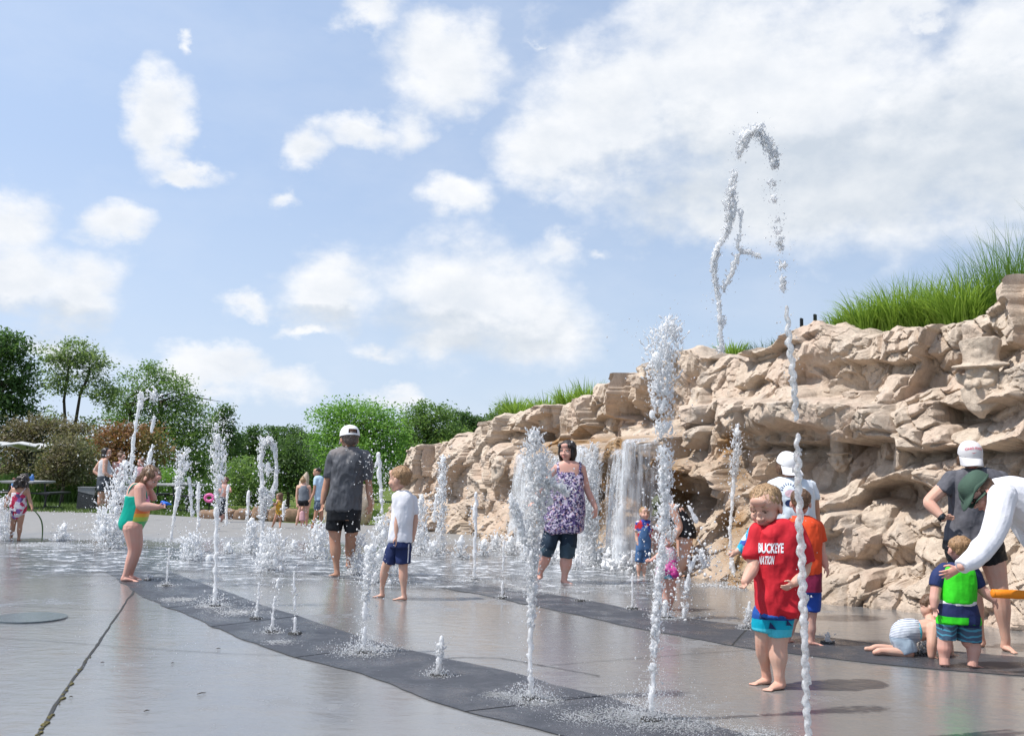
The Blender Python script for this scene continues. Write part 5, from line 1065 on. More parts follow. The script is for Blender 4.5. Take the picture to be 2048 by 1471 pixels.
# ---------- boy in red
p = Person((1440, 960, 3.342), (330, 1385), 'smiling blond child in a red lettered t-shirt and turquoise swim shorts looking down', SK_FAIR, vox=1.3)
p.head((304, 174), 268, -40, 25, hair='crew', hmat=HR_BLOND, w=1.04, smile=1.0, dark=True, child=True)
s_ = p.wear('t_shirt', C_RED, [(275, 345, 452, 150), (300, 285, 500, 215), (345, 255, 532, 260), (400, 245, 535, 280), (470, 240, 532, 285), (560, 240, 530, 285), (660, 240, 530, 290), (760, 236, 532, 295), (850, 238, 524, 290), (902, 250, 512, 275)], [[(275, 350, 0, 58), (240, 430, -.01, 56), (206, 522, -.03, 50)], [(505, 360, 0, 74), (545, 450, -.01, 70), (574, 548, -.02, 64)]], amp=.024, fs=7)
p.collar(s_, C_RED, 292, 318, 462, 165, 9, 26, -16)
for tx, x, y, w, h in (('BUCKEYE', 232, 478, 150, 66), ('NATION', 238, 553, 82, 58)): on_cloth(p, s_, text2d(tx, x, y, w, h, 6, -4, .035), 'lettering', C_WHITE, .003)
p.arm([(265, 390, 0, 46), (222, 585, -.05, 40), (168, 675, -.12, 28)], ((-.35, .85, -.3), 92, (.4, .2, -.8), 1.0)); p.arm([(560, 420, 0, 48), (566, 590, -.02, 42), (502, 682, -.14, 29)], ((-.85, .5, -.15), 112, (-.2, -.9, -.3), .45))
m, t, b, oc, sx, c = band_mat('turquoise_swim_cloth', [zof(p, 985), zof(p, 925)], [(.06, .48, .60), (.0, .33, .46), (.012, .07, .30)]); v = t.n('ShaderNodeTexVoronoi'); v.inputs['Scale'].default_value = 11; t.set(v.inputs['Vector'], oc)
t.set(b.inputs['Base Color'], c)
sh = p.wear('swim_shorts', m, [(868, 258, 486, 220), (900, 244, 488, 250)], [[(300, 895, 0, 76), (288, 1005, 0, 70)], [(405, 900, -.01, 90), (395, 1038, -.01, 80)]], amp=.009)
for (x, y, s1) in ((268, 900, 42), (325, 960, 46), (432, 940, 42)): on_cloth(p, sh, ([(x - s1 * .5, y + s1 * .3), (x + s1 * .6, y + s1 * .45), (x - s1 * .3, y - s1 * .6), (x - s1 * .1, y + s1 * .1)], [(0, 1, 3), (3, 1, 2), (0, 3, 2)]), 'fin_print', C_NAVY, .004)
p.leg([(300, 900, 0, 70), (286, 1085, .02, 50), (305, 1262, .10, 32)], (-66, 150)); p.leg([(402, 900, -.01, 78), (388, 1110, -.02, 58), (395, 1308, -.03, 36)], (-52, 172))
p.done()
# ---------- toddler with green back
TD = (1720, 1060, 4.903)
p = Person(TD, (1130, 1348), 'toddler seen from behind in a navy and bright green swim shirt', SK_PINK)
p.head((972, 182), 238, -172, 4, hair='short', hmat=HR_SANDY, face=False, w=1.16)
GRN = (.04, .62, .02)
s_ = p.wear('swim_shirt', cloth('bright_green_cloth', GRN, .08, .6), [(322, 880, 1010, 180), (350, 810, 1075, 260), (400, 785, 1100, 300), (470, 782, 1110, 315), (560, 782, 1120, 325), (640, 784, 1124, 325), (698, 790, 1116, 315)], [], amp=.008)
p.wear('sleeve', C_NAVY, None, [[(835, 375, 0, 66), (775, 450, 0, 82), (740, 552, -.01, 62)]], amp=.006); p.wear('sleeve', C_NAVY, None, [[(1040, 380, 0, 70), (1110, 450, 0, 84), (1178, 555, -.01, 58)]], amp=.006)
b = Bag(); p.rows(b, [(318, 890, 1012, 185), (345, 835, 1060, 262)], 1.04); link('collar', remesh(b, 'collar', p.vox, 2, p.org), C_NAVY, s_)
p.arm([(765, 460, 0, 56), (735, 640, -.02, 48), (728, 745, -.03, 34)], ((.12, 1, -.1), 115, (.6, 0, -.7), .4)); p.arm([(1120, 480, 0, 54), (1215, 600, -.02, 47), (1312, 682, -.04, 33)], ((.55, .8, 0), 105, (-.6, .4, -.6), .3))
p.wear('white_waistband', C_WHITE, [(680, 786, 1108, 312), (722, 786, 1110, 314)], amp=.004)
m, t, b, oc, sx, c = band_mat('patterned_swim_cloth', [zof(p, 905), zof(p, 822)], [(.07, .11, .16), GRN, (.018, .028, .10)])
wv = t.n('ShaderNodeTexWave'); wv.wave_type = 'RINGS'; wv.inputs['Scale'].default_value = 9; wv.inputs['Distortion'].default_value = 6; wv.inputs['Detail'].default_value = 2; t.set(wv.inputs['Vector'], oc)
low = t.mix(t.rng(wv.outputs[1], .75, .85), (.06, .10, .16, 1), (.08, .30, .42, 1)); t.set(b.inputs['Base Color'], t.mix(t.math('GREATER_THAN', sx.outputs[2], zof(p, 905)), low, c))
sh = p.wear('swim_shorts', m, [(708, 778, 1112, 300), (800, 770, 1138, 310), (900, 768, 1160, 318)], [[(850, 910, 0, 92), (850, 1068, 0, 86)], [(1062, 910, 0, 106), (1066, 1082, 0, 108)]], amp=.007)
on_cloth(p, sh, grid2d(lambda u, v: (985 + 128 * u, 815 + 130 * v - 8 * math.sin(u * 3.14)), 6, 6), 'pocket', C_NAVY, .006)
p.leg([(850, 930, 0, 84), (828, 1110, 0, 64), (826, 1240, 0, 48)], (172, 150)); p.leg([(1065, 930, 0, 90), (1118, 1120, -.01, 62), (1108, 1255, -.02, 48)], (112, 150))
p.done(); TODD = p
# ---------- crawling boy
p = Person(TD, (480, 1232), 'small child crawling on hands and knees in pale striped swim shorts', SK_FAIR)
p.tube(p.body, [(480, 985, 0, 92), (580, 985, 0, 98), (680, 965, 0, 98), (735, 945, 0, 70)])
p.head((672, 745), 205, 95, 58, hair='short', hmat=HR_BROWN, face=False, dz=.12)
p.tube(p.body, [(700, 940, .03, 60), (690, 850, .1, 48)])
p.arm([(720, 955, -.06, 62), (705, 1100, -.1, 46), (703, 1225, -.10, 36)], ((.9, .25, -.1), 95, (0, 0, -1), .1)); p.arm([(760, 955, .06, 56), (860, 1090, .06, 44), (885, 1215, .05, 33)], ((1, .2, -.2), 85, (0, 0, 1), .1))
m, t, b, oc, sx, c = band_mat('pale_striped_swim_cloth', [9], [(.52, .60, .68), (.5, .6, .7)]); wv = t.n('ShaderNodeTexWave'); wv.bands_direction = 'Z'; wv.inputs['Scale'].default_value = 30; wv.inputs['Distortion'].default_value = 1.2; t.set(wv.inputs['Vector'], oc)
t.set(b.inputs['Base Color'], t.mix(t.math('MULTIPLY', t.rng(wv.outputs[1], .78, .9), t.math('GREATER_THAN', sx.outputs[2], zof(p, 1060))), t.mix(t.math('GREATER_THAN', sx.outputs[2], zof(p, 1040)), (.42, .52, .62, 1), (.62, .66, .72, 1)), (.05, .07, .16, 1)))
s_ = p.wear('swim_shorts', m, None, [[(535, 985, 0, 106), (440, 985, 0, 116), (400, 1040, .0, 108), (450, 1130, -.02, 96), (478, 1205, -.03, 78)], [(440, 1000, .1, 110), (480, 1200, .12, 76)]], amp=.008)
p.wear('waistband', cloth('cyan_cloth', (.08, .50, .66), .05), None, [[(520, 986, 0, 108), (562, 986, 0, 104)]], amp=.003)
p.tube(p.body, [(470, 1205, -.03, 50), (300, 1188, -.03, 42), (215, 1180, -.03, 32), (180, 1186, -.03, 36), (145, 1196, -.03, 24)]); p.tube(p.body, [(480, 1200, .12, 50), (250, 1150, .14, 36), (150, 1140, .14, 28), (110, 1165, .14, 30), (62, 1160, .14, 22)])
p.done()
# ---------- girl in teal swimsuit
p = Person((220, 920, 5.657), (235, 1365), 'child in a teal swimsuit with a rainbow front looking at a blue toy', SK_PINK)
p.head((462, 198), 232, 78, 38, hair=None, hmat=HR_WET, smile=.1, child=True)
hb = Bag()
for q_, r_ in (((0, -.12, .15), (.40, .46, .38)), ((0, -.30, -.10), (.33, .22, .42)), ((0, -.40, -.42), (.22, .16, .26)), ((.3, -.06, -.16), (.09, .14, .30)), ((-.3, -.06, -.16), (.09, .14, .3))): hb.ell(p.HT(q_), np.array(r_) * p.Hh, p.HM, 18, 12)
hm_ = remesh(hb, 'hair', .005, 2, p.org, lambda V: .012 * fbm(V * np.array([26, 26, 8]), 3, 5)); link('hair', hm_, HR_WET, p.root); p.strands(hm_, HR_WET, p.HM[:, 1], np.array([0, 0, 1.0]), p.Hh, 'wet')
p.rows(p.body, [(255, 262, 395, 150), (300, 222, 418, 190), (360, 198, 424, 215), (430, 188, 426, 235)], .98); p.tube(p.body, [(330, 320, 0, 55), (385, 262, 0, 46), (420, 225, 0, 46)])
m, t, b, oc, sx, c = band_mat('rainbow_front_swim_cloth', [zof(p, 690), zof(p, 640), zof(p, 600), zof(p, 480)], [(.10, .50, .16), (.45, .62, .10), (.85, .45, .06), (.85, .22, .08), (.78, .25, .42)])
bx = lambda x, y: float((p.P(x, y) - p.org)[0]); slope = t.math('MULTIPLY_ADD', t.math('SUBTRACT', sx.outputs[2], zof(p, 720)), .17, bx(300, 720)); t.set(b.inputs['Base Color'], t.mix(t.math('GREATER_THAN', sx.outputs[0], slope), (0, .33, .24, 1), c)); b.inputs['Roughness'].default_value = .4
s_ = p.wear('swimsuit', m, [(405, 189, 425, 228), (450, 184, 428, 238), (520, 172, 432, 245), (600, 144, 435, 255), (680, 114, 408, 262), (740, 112, 372, 262), (785, 135, 350, 240)], [], amp=.005, scl=1.02)
for dz in (-.09, .09):
    b_ = Bag(); p.tube(b_, [(205, 420, dz * .9, 7), (215, 330, dz, 7), (270, 268, dz, 7), (350, 262, dz, 7), (405, 330, dz, 7), (420, 430, dz * .9, 7)], 1, None, True); link('strap', b_.mesh('strap', True, p.org), C_TEAL, s_)
p.arm([(340, 320, -.12, 66), (345, 520, -.16, 54), (545, 528, -.12, 30)], ((1, -.12, .05), 118, (.1, -1, 0), .55)); p.arm([(395, 320, .12, 52), (500, 440, .16, 36), (455, 330, .06, 26)], ((-.6, -.8, -.1), 85, (1, 0, -.3), .5))
p.leg([(255, 760, -.06, 108), (272, 900, -.06, 86), (276, 1020, -.06, 64), (235, 1140, -.06, 58), (200, 1240, -.06, 42), (178, 1298, -.06, 36)], (84, 205)); p.leg([(255, 760, .07, 104), (290, 900, .08, 82), (300, 1010, .08, 62), (262, 1140, .10, 54), (225, 1290, .12, 35)], (86, 190))
p.done()
q = Bag(); c0 = p.P(620, 490, -.10); kk = p.u
q.ell(c0, (52 * kk, 30 * kk, 24 * kk)); q.ell(c0 + np.array([-20 * kk, 0, 18 * kk]), (28 * kk, 20 * kk, 16 * kk)); q.tube([c0 + np.array([30 * kk, 0, 0]), c0 + np.array([75 * kk, 0, -8 * kk])], [14 * kk, 6 * kk], 8)
o = link('water_toy', q.mesh('water_toy', True, c0), cloth('glossy_blue_plastic', (.02, .14, .62), .1, .3), label='small blue water toy in the hands of the girl in teal', cat='water toy'); o.location = c0
# ---------- girl in flowered swimsuit, left
p = Person((0, 940, 9.19), (240, 1298), 'dark-haired child from behind in a white swimsuit with red flowers', SK_BROWN)
p.head((425, 205), 205, 176, 26, hair=None, face=False, hmat=HR_DARK)
hb = Bag()
for q_, r_ in (((0, -.12, .15), (.50, .48, .42)), ((0, -.22, -.2), (.50, .30, .42)), ((.38, -.2, -.42), (.20, .18, .3)), ((-.3, -.2, -.45), (.2, .18, .3))): hb.ell(p.HT(q_), np.array(r_) * p.Hh, p.HM, 18, 12)
hm_ = remesh(hb, 'hair', .009, 1, p.org, lambda V: .03 * fbm(V * np.array([24, 24, 9]), 3, 5)); link('hair', hm_, HR_DARK, p.root); p.strands(hm_, HR_DARK, p.HM[:, 1], np.array([0, 0, 1.0]), p.Hh, 'wet', 900)
p.rows(p.body, [(305, 340, 445, 110), (335, 235, 520, 140), (400, 228, 490, 160), (480, 225, 470, 165)], .98)
s_ = p.wear('swimsuit', C_FLOWER, [(412, 232, 468, 162), (520, 215, 472, 172), (620, 198, 478, 182), (720, 182, 478, 196), (790, 198, 452, 196), (850, 235, 400, 180), (890, 280, 345, 130)], [], amp=.006, scl=1.03)
b_ = Bag(); p.tube(b_, [(400, 415, -.06, 9), (460, 340, -.04, 9), (485, 305, .0, 9)], 1); link('strap', b_.mesh('strap', True, p.org), C_FLOWER, s_); b_ = Bag(); p.tube(b_, [(262, 415, -.06, 8), (258, 350, -.04, 8), (262, 310, .0, 8)], 1); link('strap', b_.mesh('strap', True, p.org), C_FLOWER, s_)
p.arm([(250, 350, 0, 40), (128, 520, 0, 32), (100, 690, -.03, 22)], ((.3, 1, 0), 85, (.6, 0, -.6), .4)); p.arm([(500, 350, 0, 40), (545, 540, -.02, 32), (592, 690, -.06, 24)], ((.5, .7, -.3), 80, (-.5, -.5, -.4), .8))
p.leg([(262, 830, 0, 66), (242, 1000, 0, 44), (205, 1245, .03, 25)], (168, 105)); p.leg([(385, 830, 0, 66), (366, 1010, 0, 44), (345, 1250, 0, 26)], (150, 110))
p.done()
q = Bag(); pts = [p.P(x, y, -.08) for x, y in ((590, 710), (650, 755), (720, 840), (765, 930), (783, 1040), (782, 1180), (770, 1280))]; pts.append(p.P(764, 1340, -.08)); A = np.array(pts); f = np.linspace(0, 7, 29); A = np.stack([np.interp(f, range(8), A[:, i]) for i in range(3)], 1); A = smoothline(A, 3); A[:, 2] = np.maximum(A[:, 2], .01)
q.tube(list(A), [.006 + .006 * math.sin(i / 28 * math.pi) for i in range(29)], 7, .5); o = link('grass_stem', q.mesh('grass_stem', True, A[0]), MG_DARK, label='long green grass stem trailing from the hand of the girl in flowers', cat='grass stem'); o.location = A[0]
# ---------- woman in white cap
p = Person((1500, 890, 6.69), (610, 2330), 'person in a white cap and pale printed t-shirt behind the children in red and orange', SK_TAN)
p.head((510, 285), 330, 22, 22, hair='underlong', hmat=HR_BROWN, smile=-.1, dark=True); p.cap(C_CAPW)
s_ = p.wear('t_shirt', cloth('pale_blue_white_cloth', (.62, .68, .74), .14, .8, 5), [(432, 405, 640, 230), (462, 290, 760, 340), (520, 240, 830, 430), (620, 270, 845, 500), (760, 290, 850, 520), (950, 320, 850, 520), (1180, 330, 860, 520)], [[(300, 540, 0, 84), (250, 650, 0, 78), (232, 720, 0, 74)], [(790, 545, 0, 88), (830, 640, 0, 76), (850, 720, 0, 70)]], amp=.012)
for k in range(9):
    a = R(-170 + k * 20); x0, y0 = 455 + 75 * math.cos(a), 610 + 80 * math.sin(a); x1, y1 = 455 + 112 * math.cos(a), 610 + 120 * math.sin(a); dx, dy = -math.sin(a) * 8, math.cos(a) * 8
    on_cloth(p, s_, ([(x0 - dx, y0 - dy), (x0 + dx, y0 + dy), (x1, y1)], [(0, 1, 2)]), 'print_mark', C_NAVY, .004)
on_cloth(p, s_, grid2d(lambda u, v: (455 + 52 * math.cos(u * 6.283) * v, 765 + 46 * math.sin(u * 6.283) * v), 12, 2), 'print_mark', C_NAVY, .004); on_cloth(p, s_, grid2d(lambda u, v: (470 + 70 * math.cos(u * 6.283) * v, 640 + 50 * math.sin(u * 6.283) * v), 12, 2), 'print_mark', cloth('pale_pink_print', (.72, .5, .56), .05), .004)
p.arm([(845, 640, 0, 66), (885, 960, .05, 55), (880, 1240, 0, 40)], ((0, 1, -.1), 190, (-.6, 0, -.6), .4)); p.arm([(250, 660, 0, 64), (240, 950, .05, 54), (290, 1230, 0, 40)], ((.2, 1, -.1), 190, (.6, 0, -.6), .4))
p.wear('shorts', C_NAVY, [(1150, 340, 850, 500), (1300, 335, 860, 520)], [[(470, 1300, 0, 150), (460, 1600, 0, 130)], [(720, 1300, 0, 150), (740, 1600, 0, 130)]], amp=.01)
p.leg([(470, 1400, 0, 125), (470, 1800, 0, 85), (490, 2200, 0, 45)], (10, 230)); p.leg([(720, 1400, 0, 125), (730, 1800, 0, 85), (720, 2200, 0, 45)], (20, 230))
p.done()
# ---------- boy in orange-red, from behind
RB = (1440, 960, 3.342)
p = Person(RB, (600, 1100), 'brown-haired child seen from behind in an orange-red t-shirt', SK_PINK)
p.head((538, 150), 172, 168, 6, hair='short', hmat=HR_BROWN, face=False)
p.wear('t_shirt', C_ORANGE, [(238, 490, 596, 110), (258, 462, 635, 160), (300, 446, 664, 195), (380, 450, 668, 210), (470, 464, 664, 215), (560, 480, 666, 215), (628, 500, 668, 208)], [[(480, 305, 0, 50), (460, 410, 0, 44)], [(640, 310, 0, 52), (668, 408, 0, 43)]], amp=.010)
p.arm([(655, 340, 0, 40), (672, 490, .0, 34), (706, 568, -.03, 22)], ((.35, 1, -.1), 88, (-.6, 0, -.6), .4)); p.arm([(462, 340, 0, 38), (450, 480, -.02, 32), (462, 590, -.05, 22)], ((.1, 1, 0), 80, (.6, 0, -.6), .5))
m, t, b, oc, sx, c = band_mat('maroon_and_blue_swim_cloth', [zof(p, 735)], [(.02, .07, .36), (.19, .012, .05)]); t.set(b.inputs['Base Color'], c)
p.wear('swim_shorts', m, [(610, 512, 670, 195), (740, 510, 672, 205)], [[(552, 750, 0, 58), (540, 845, .02, 54)], [(618, 750, 0, 60), (612, 868, 0, 54)]], amp=.008)
p.leg([(616, 800, 0, 44), (606, 950, 0, 32), (612, 1068, 0, 20)], (75, 95)); p.leg([(545, 800, .05, 44), (478, 950, .06, 32), (450, 1068, .06, 19)], (120, 92))
p.done()
# ---------- child in blue rash guard behind the boy in red
p = Person(RB, (320, 1085), 'child in a blue patterned swim shirt pointing from behind the red t-shirt', SK_FAIR)
p.head((330, 185), 175, -150, 5, hair='short', hmat=HR_BROWN, face=False)
p.wear('swim_shirt', C_CAMO, [(268, 330, 430, 110), (290, 290, 470, 160), (350, 282, 478, 185), (480, 292, 470, 190), (620, 300, 465, 190)], [[(295, 320, 0, 40), (230, 330, -.02, 34), (178, 395, -.04, 30), (125, 478, -.06, 24)], [(455, 310, 0, 40), (462, 420, .05, 34), (440, 520, .02, 28)]], amp=.007)
p.arm([(150, 440, -.05, 22), (118, 474, -.06, 19)], ((-.85, .5, -.1), 88, (.2, -1, 0), .9)); q = Bag(); p.body.tube([p.P(88, 490, -.09), p.P(62, 514, -.10)], [.008, .007], 7)
p.wear('swim_shorts', C_NAVY, [(610, 300, 462, 190), (720, 300, 462, 195)], [[(340, 720, 0, 58), (335, 830, 0, 54)], [(415, 720, 0, 58), (412, 830, 0, 54)]], amp=.006)
p.leg([(335, 780, 0, 40), (330, 930, 0, 30), (325, 1050, 0, 19)], (180, 90)); p.leg([(412, 780, 0, 40), (408, 930, 0, 30), (402, 1050, 0, 19)], (180, 90)); p.arm([(445, 500, .02, 24), (440, 600, 0, 22), (440, 680, 0, 17)], ((0, 1, 0), 70, (-.6, 0, -.6), .4))
p.done()
# ---------- woman in grey tee and lettered cap
HM_ = (1820, 860, 4.904)
p = Person(HM_, (800, 2150), 'person in a charcoal t-shirt, black shorts and pale grey lettered cap, hand on hip', SK_FAIR)
p.head((592, 262), 262, -12, 22, hair='underlong', hmat=HR_BROWN, dark=True, smile=.1); p.cap(C_CAPG)
CAPW = p.capo
on_cloth(p, CAPW, text2d('OHIO STATE', 500, 203, 150, 24, 0, 0, .03, arch=10), 'cap_lettering', cloth('faded_red_thread', (.55, .12, .16), .05), .003); on_cloth(p, CAPW, ([(545, 222), (560, 232), (596, 216), (560, 226)], [(0, 1, 3), (3, 1, 2)]), 'cap_mark', cloth('red_thread', (.5, .04, .07), .05), .003)
p.wear('t_shirt', C_CGREY, [(378, 535, 735, 170), (402, 440, 850, 250), (450, 385, 920, 310), (540, 378, 930, 345), (640, 395, 900, 360), (780, 410, 850, 370), (900, 385, 830, 380), (1020, 362, 830, 390), (1120, 360, 840, 395)], [[(410, 480, 0, 88), (350, 545, 0, 84), (312, 600, 0, 80)], [(880, 480, 0, 86), (930, 560, 0, 80), (965, 620, 0, 76)]], amp=.012)
p.arm([(360, 530, 0, 70), (172, 705, -.02, 54), (325, 862, -.12, 35)], ((.85, -.1, .1), 125, (.1, -.9, -.4), .55)); p.arm([(940, 560, 0, 66), (1010, 720, -.02, 52), (850, 870, -.1, 34)], ((-.85, -.1, .1), 115, (.1, -.9, -.4), .5))
b_ = Bag(); W0, W1 = p.P(300, 842, -.105), p.P(330, 868, -.12); b_.tube([W0, W1], [.033, .033], 16); ww = link('watch', b_.mesh('watch', True, p.org), C_BLACK, p.root); b_ = Bag(); cc = p.P(318, 852, -.148); b_.ell(cc, (.02, .012, .02)); link('watch_face', b_.mesh('watch_face', True, p.org), simple('watch_glass', (.02, .025, .03), .1), ww)
p.wear('shorts', C_BLACK, [(1080, 362, 890, 400), (1160, 355, 905, 420)], [[(500, 1160, 0, 140), (530, 1290, 0, 130)], [(775, 1160, 0, 148), (815, 1290, 0, 128)]], amp=.010)
p.leg([(800, 1220, 0, 122), (880, 1560, -.06, 76), (940, 2060, -.04, 42)], (8, 200)); p.leg([(520, 1220, 0, 120), (620, 1574, .04, 72), (690, 2030, .12, 40)], (-70, 190))
p.done()
# ---------- man in green hat, bending in from the right
p = Person(HM_, (1560, 2330), 'person in a white long-sleeved shirt and dark green brimmed hat bending down over a toddler', SK_PINK, D=6.05)
p.head((694, 616), 325, -78, 45, roll=-16, hair='under', hmat=HR_BROWN, smile=0, dark=True)
T, h, M = p.HT, p.Hh, p.HM
n, V = 36, []
prof = [(0, .60), (.22, .585), (.36, .52), (.43, .40), (.455, .26), (.47, .17), (.57, .12), (.67, .06), (.74, -.01)]
for i, (r, z) in enumerate(prof):
    for j in range(n):
        a = 2 * math.pi * j / n; dr = (i > 5) * (.05 * math.sin(2 * a + 1.0) + .03 * math.sin(5 * a) + .22 * max(0, -math.cos(a - .1)) ** .7); r = r - (i > 6) * .06 * (i - 6) * max(0, -math.cos(a)); V.append(T((r * .92 * math.cos(a), -.05 + r * 1.08 * math.sin(a), z + .02 + dr * (i - 5) * .6)))
F = [(i * n + j, i * n + (j + 1) % n, (i + 1) * n + (j + 1) % n, (i + 1) * n + j) for i in range(len(prof) - 1) for j in range(n)]
ob = link('hat', new_mesh('hat', np.array(V) - p.org, F, True), C_HAT, p.root); sm = ob.modifiers.new('t', 'SOLIDIFY'); sm.thickness = .006; sm = ob.modifiers.new('s', 'SUBSURF'); sm.levels = sm.render_levels = 1
q = Bag(); q.tube([T((-.36, .05, -.05)), T((-.40, .10, -.3)), T((-.28, .16, -.52)), T((0, .2, -.6)), T((.28, .16, -.52)), T((.40, .05, -.05))], .008, 7); link('chin_cord', q.mesh('chin_cord', True, p.org), C_BLACK, ob)
q = Bag()
for sx in (-1, 1):
    q.tube([T((sx * (.15 + .1 * math.cos(a)), .42 - .12 * abs(math.cos(a) * .4 + .1), .02 + .075 * math.sin(a))) for a in np.linspace(0, 2 * math.pi, 14)], .004, 6); q.tube([T((sx * .26, .36, .03)), T((sx * .36, .0, .03))], .0045, 6)
link('glasses', q.mesh('glasses', True, p.org), M_BLACK, p.root)
s_ = p.wear('long_sleeved_shirt', C_WHITE, None, [[(850, 560, 0, 100), (930, 585, .02, 150), (1080, 660, .04, 210), (1250, 760, .05, 250), (1420, 900, .05, 250), (1560, 1080, .05, 240)], [(905, 640, -.14, 130), (868, 850, -.2, 112), (800, 1060, -.24, 92), (660, 1220, -.3, 76), (505, 1335, -.36, 62)], [(1000, 700, .2, 125), (1150, 1000, .2, 95), (1330, 1280, .1, 78), (1480, 1480, .02, 62)]], amp=.018, fs=4.5)
p.tube(p.body, [(905, 590, 0, 78), (770, 640, 0, 72)])
HD = TODD.D - .27 - p.D
p.tube(p.body, [(560, 1290, HD + .02, 40), (478, 1352, HD, 42)]); p.hand((480, 1350, HD, 42), (-.9, .5, .05), 215, (-.25, -1, -.1), .28, .2)
p.tube(p.body, [(1460, 1450, .03, 40), (1500, 1510, .0, 36)]); p.hand((1500, 1510, .0, 36), (.5, .8, 0), 190, (.3, -.9, -.3), 1.0, .05)
p.wear('shorts', C_SHORTG, None, [[(1560, 1100, .05, 225), (1600, 1350, -.06, 160), (1590, 1640, -.06, 140)], [(1600, 1120, .15, 200), (1640, 1640, .22, 140)]], amp=.01)
p.leg([(1595, 1500, -.06, 120), (1590, 1880, -.06, 82), (1590, 2280, -.06, 46)], (-60, 240)); p.leg([(1640, 1500, .22, 120), (1640, 1880, .22, 82), (1650, 2250, .22, 46)], (-60, 240))
p.done()
q = Bag(); a0, a1 = at(1986, 1186, 5.95), at(2230, 1196, 6.05); q.tube([a0 + (a1 - a0) * f for f in np.linspace(0, 1, 12)], [.026 + .0015 * math.sin(i) for i in range(12)], 18); q.ell(a0, (.012, .027, .027))
o = link('foam_tube', q.mesh('foam_tube', True, a0), cloth('orange_foam', (.72, .22, .012), .08, .6), label='orange foam tube reaching in from the right picture edge', cat='foam tube'); o.location = a0
# ---------- people near the fall
FZ = (1220, 860, 2.627)
p = Person(FZ, (168, 768), 'small child in a red and blue outfit with denim overalls by the waterfall', SK_FAIR)
p.head((181, 438), 68, 12, -5, hair='short', hmat=HR_BLOND, child=True, dark=True, smile=.8)
p.wear('t_shirt', C_REDPR, [(470, 165, 198, 28), (482, 142, 216, 40), (530, 142, 215, 48), (580, 145, 213, 50)], [[(150, 488, 0, 14), (140, 530, 0, 13)], [(208, 488, 0, 14), (214, 530, 0, 13)]], amp=.006)
p.wear('overalls', cloth('blue_denim', (.06, .13, .27), .25), [(510, 152, 208, 50), (580, 142, 214, 56), (630, 136, 212, 60)], [[(158, 625, 0, 24), (152, 690, 0, 23)], [(192, 625, 0, 24), (184, 692, 0, 23)]], amp=.008)
p.arm([(142, 510, 0, 11), (140, 560, 0, 9), (147, 600, -.04, 7)], ((.2, 1, 0), 26, (.6, 0, -.6), .4)); p.arm([(214, 510, 0, 11), (220, 560, 0, 9), (215, 605, 0, 7)], ((0, 1, 0), 26, (-.6, 0, -.6), .4))
p.leg([(156, 670, 0, 15), (150, 720, 0, 11), (150, 755, 0, 7)], (-10, 30)); p.leg([(188, 670, 0, 15), (180, 720, 0, 11), (178, 758, 0, 7)], (20, 30)); p.done()
p = Person(FZ, (362, 772), 'person in a dark swimsuit and olive cap bending down over the toddler in pink', SK_FAIR)
p.head((262, 392), 82, -60, 50, hair='underlong', hmat=HR_DARK, face=False); p.cap(cloth('olive_cap_cloth', (.10, .11, .07), .1))
p.tube(p.body, [(275, 420, 0, 22), (315, 415, 0, 38), (352, 440, 0, 46)])
p.wear('swimsuit', C_BLACK, None, [[(345, 440, 0, 48), (372, 480, 0, 50), (395, 530, 0, 58), (392, 560, 0, 58)]], amp=.006)
p.arm([(325, 405, -.1, 24), (368, 510, -.12, 19), (300, 610, -.15, 13)], ((-.6, .8, 0), 50, (.6, 0, -.6), .4)); p.arm([(300, 430, .1, 22), (250, 520, .1, 17), (240, 600, .05, 12)], ((-.2, 1, 0), 50, (.6, 0, -.6), .4))
p.leg([(392, 560, 0, 46), (382, 670, -.03, 29), (364, 755, 0, 15)], (-40, 60)); p.leg([(390, 560, .15, 46), (400, 670, .15, 28), (400, 740, .15, 15)], (-30, 60)); p.done()
p = Person(FZ, (300, 945), 'toddler in a bright pink frilled swim skirt partly hidden by a jet', SK_PINK)
p.head((305, 575), 78, -30, 10, hair='short', hmat=HR_SANDY, w=1.1, face=False)
p.wear('swimsuit', cloth('pale_pink_cloth', (.66, .40, .46), .06), [(612, 285, 330, 45), (632, 268, 340, 66), (680, 268, 342, 74)], [], amp=.004)
p.wear('frilled_skirt', C_PINKPR, [(662, 264, 344, 78), (700, 256, 348, 92), (755, 250, 352, 104)], [], amp=.022, fs=16); p.wear('swim_bottom', C_CAMO, [(740, 268, 342, 88), (775, 275, 338, 80)], [], amp=.003)
p.arm([(275, 630, 0, 14), (245, 665, -.05, 11), (215, 685, -.08, 9)], ((-1, .1, 0), 34, (0, -1, 0), .5)); p.arm([(336, 630, 0, 14), (352, 690, 0, 11), (348, 730, -.03, 9)], ((0, 1, 0), 32, (-.6, 0, -.6), .4))
p.leg([(290, 780, 0, 30), (295, 870, 0, 21), (295, 925, 0, 14)], (-20, 46)); p.leg([(322, 780, 0, 30), (318, 870, .05, 21), (312, 925, .05, 14)], (10, 46)); p.done()
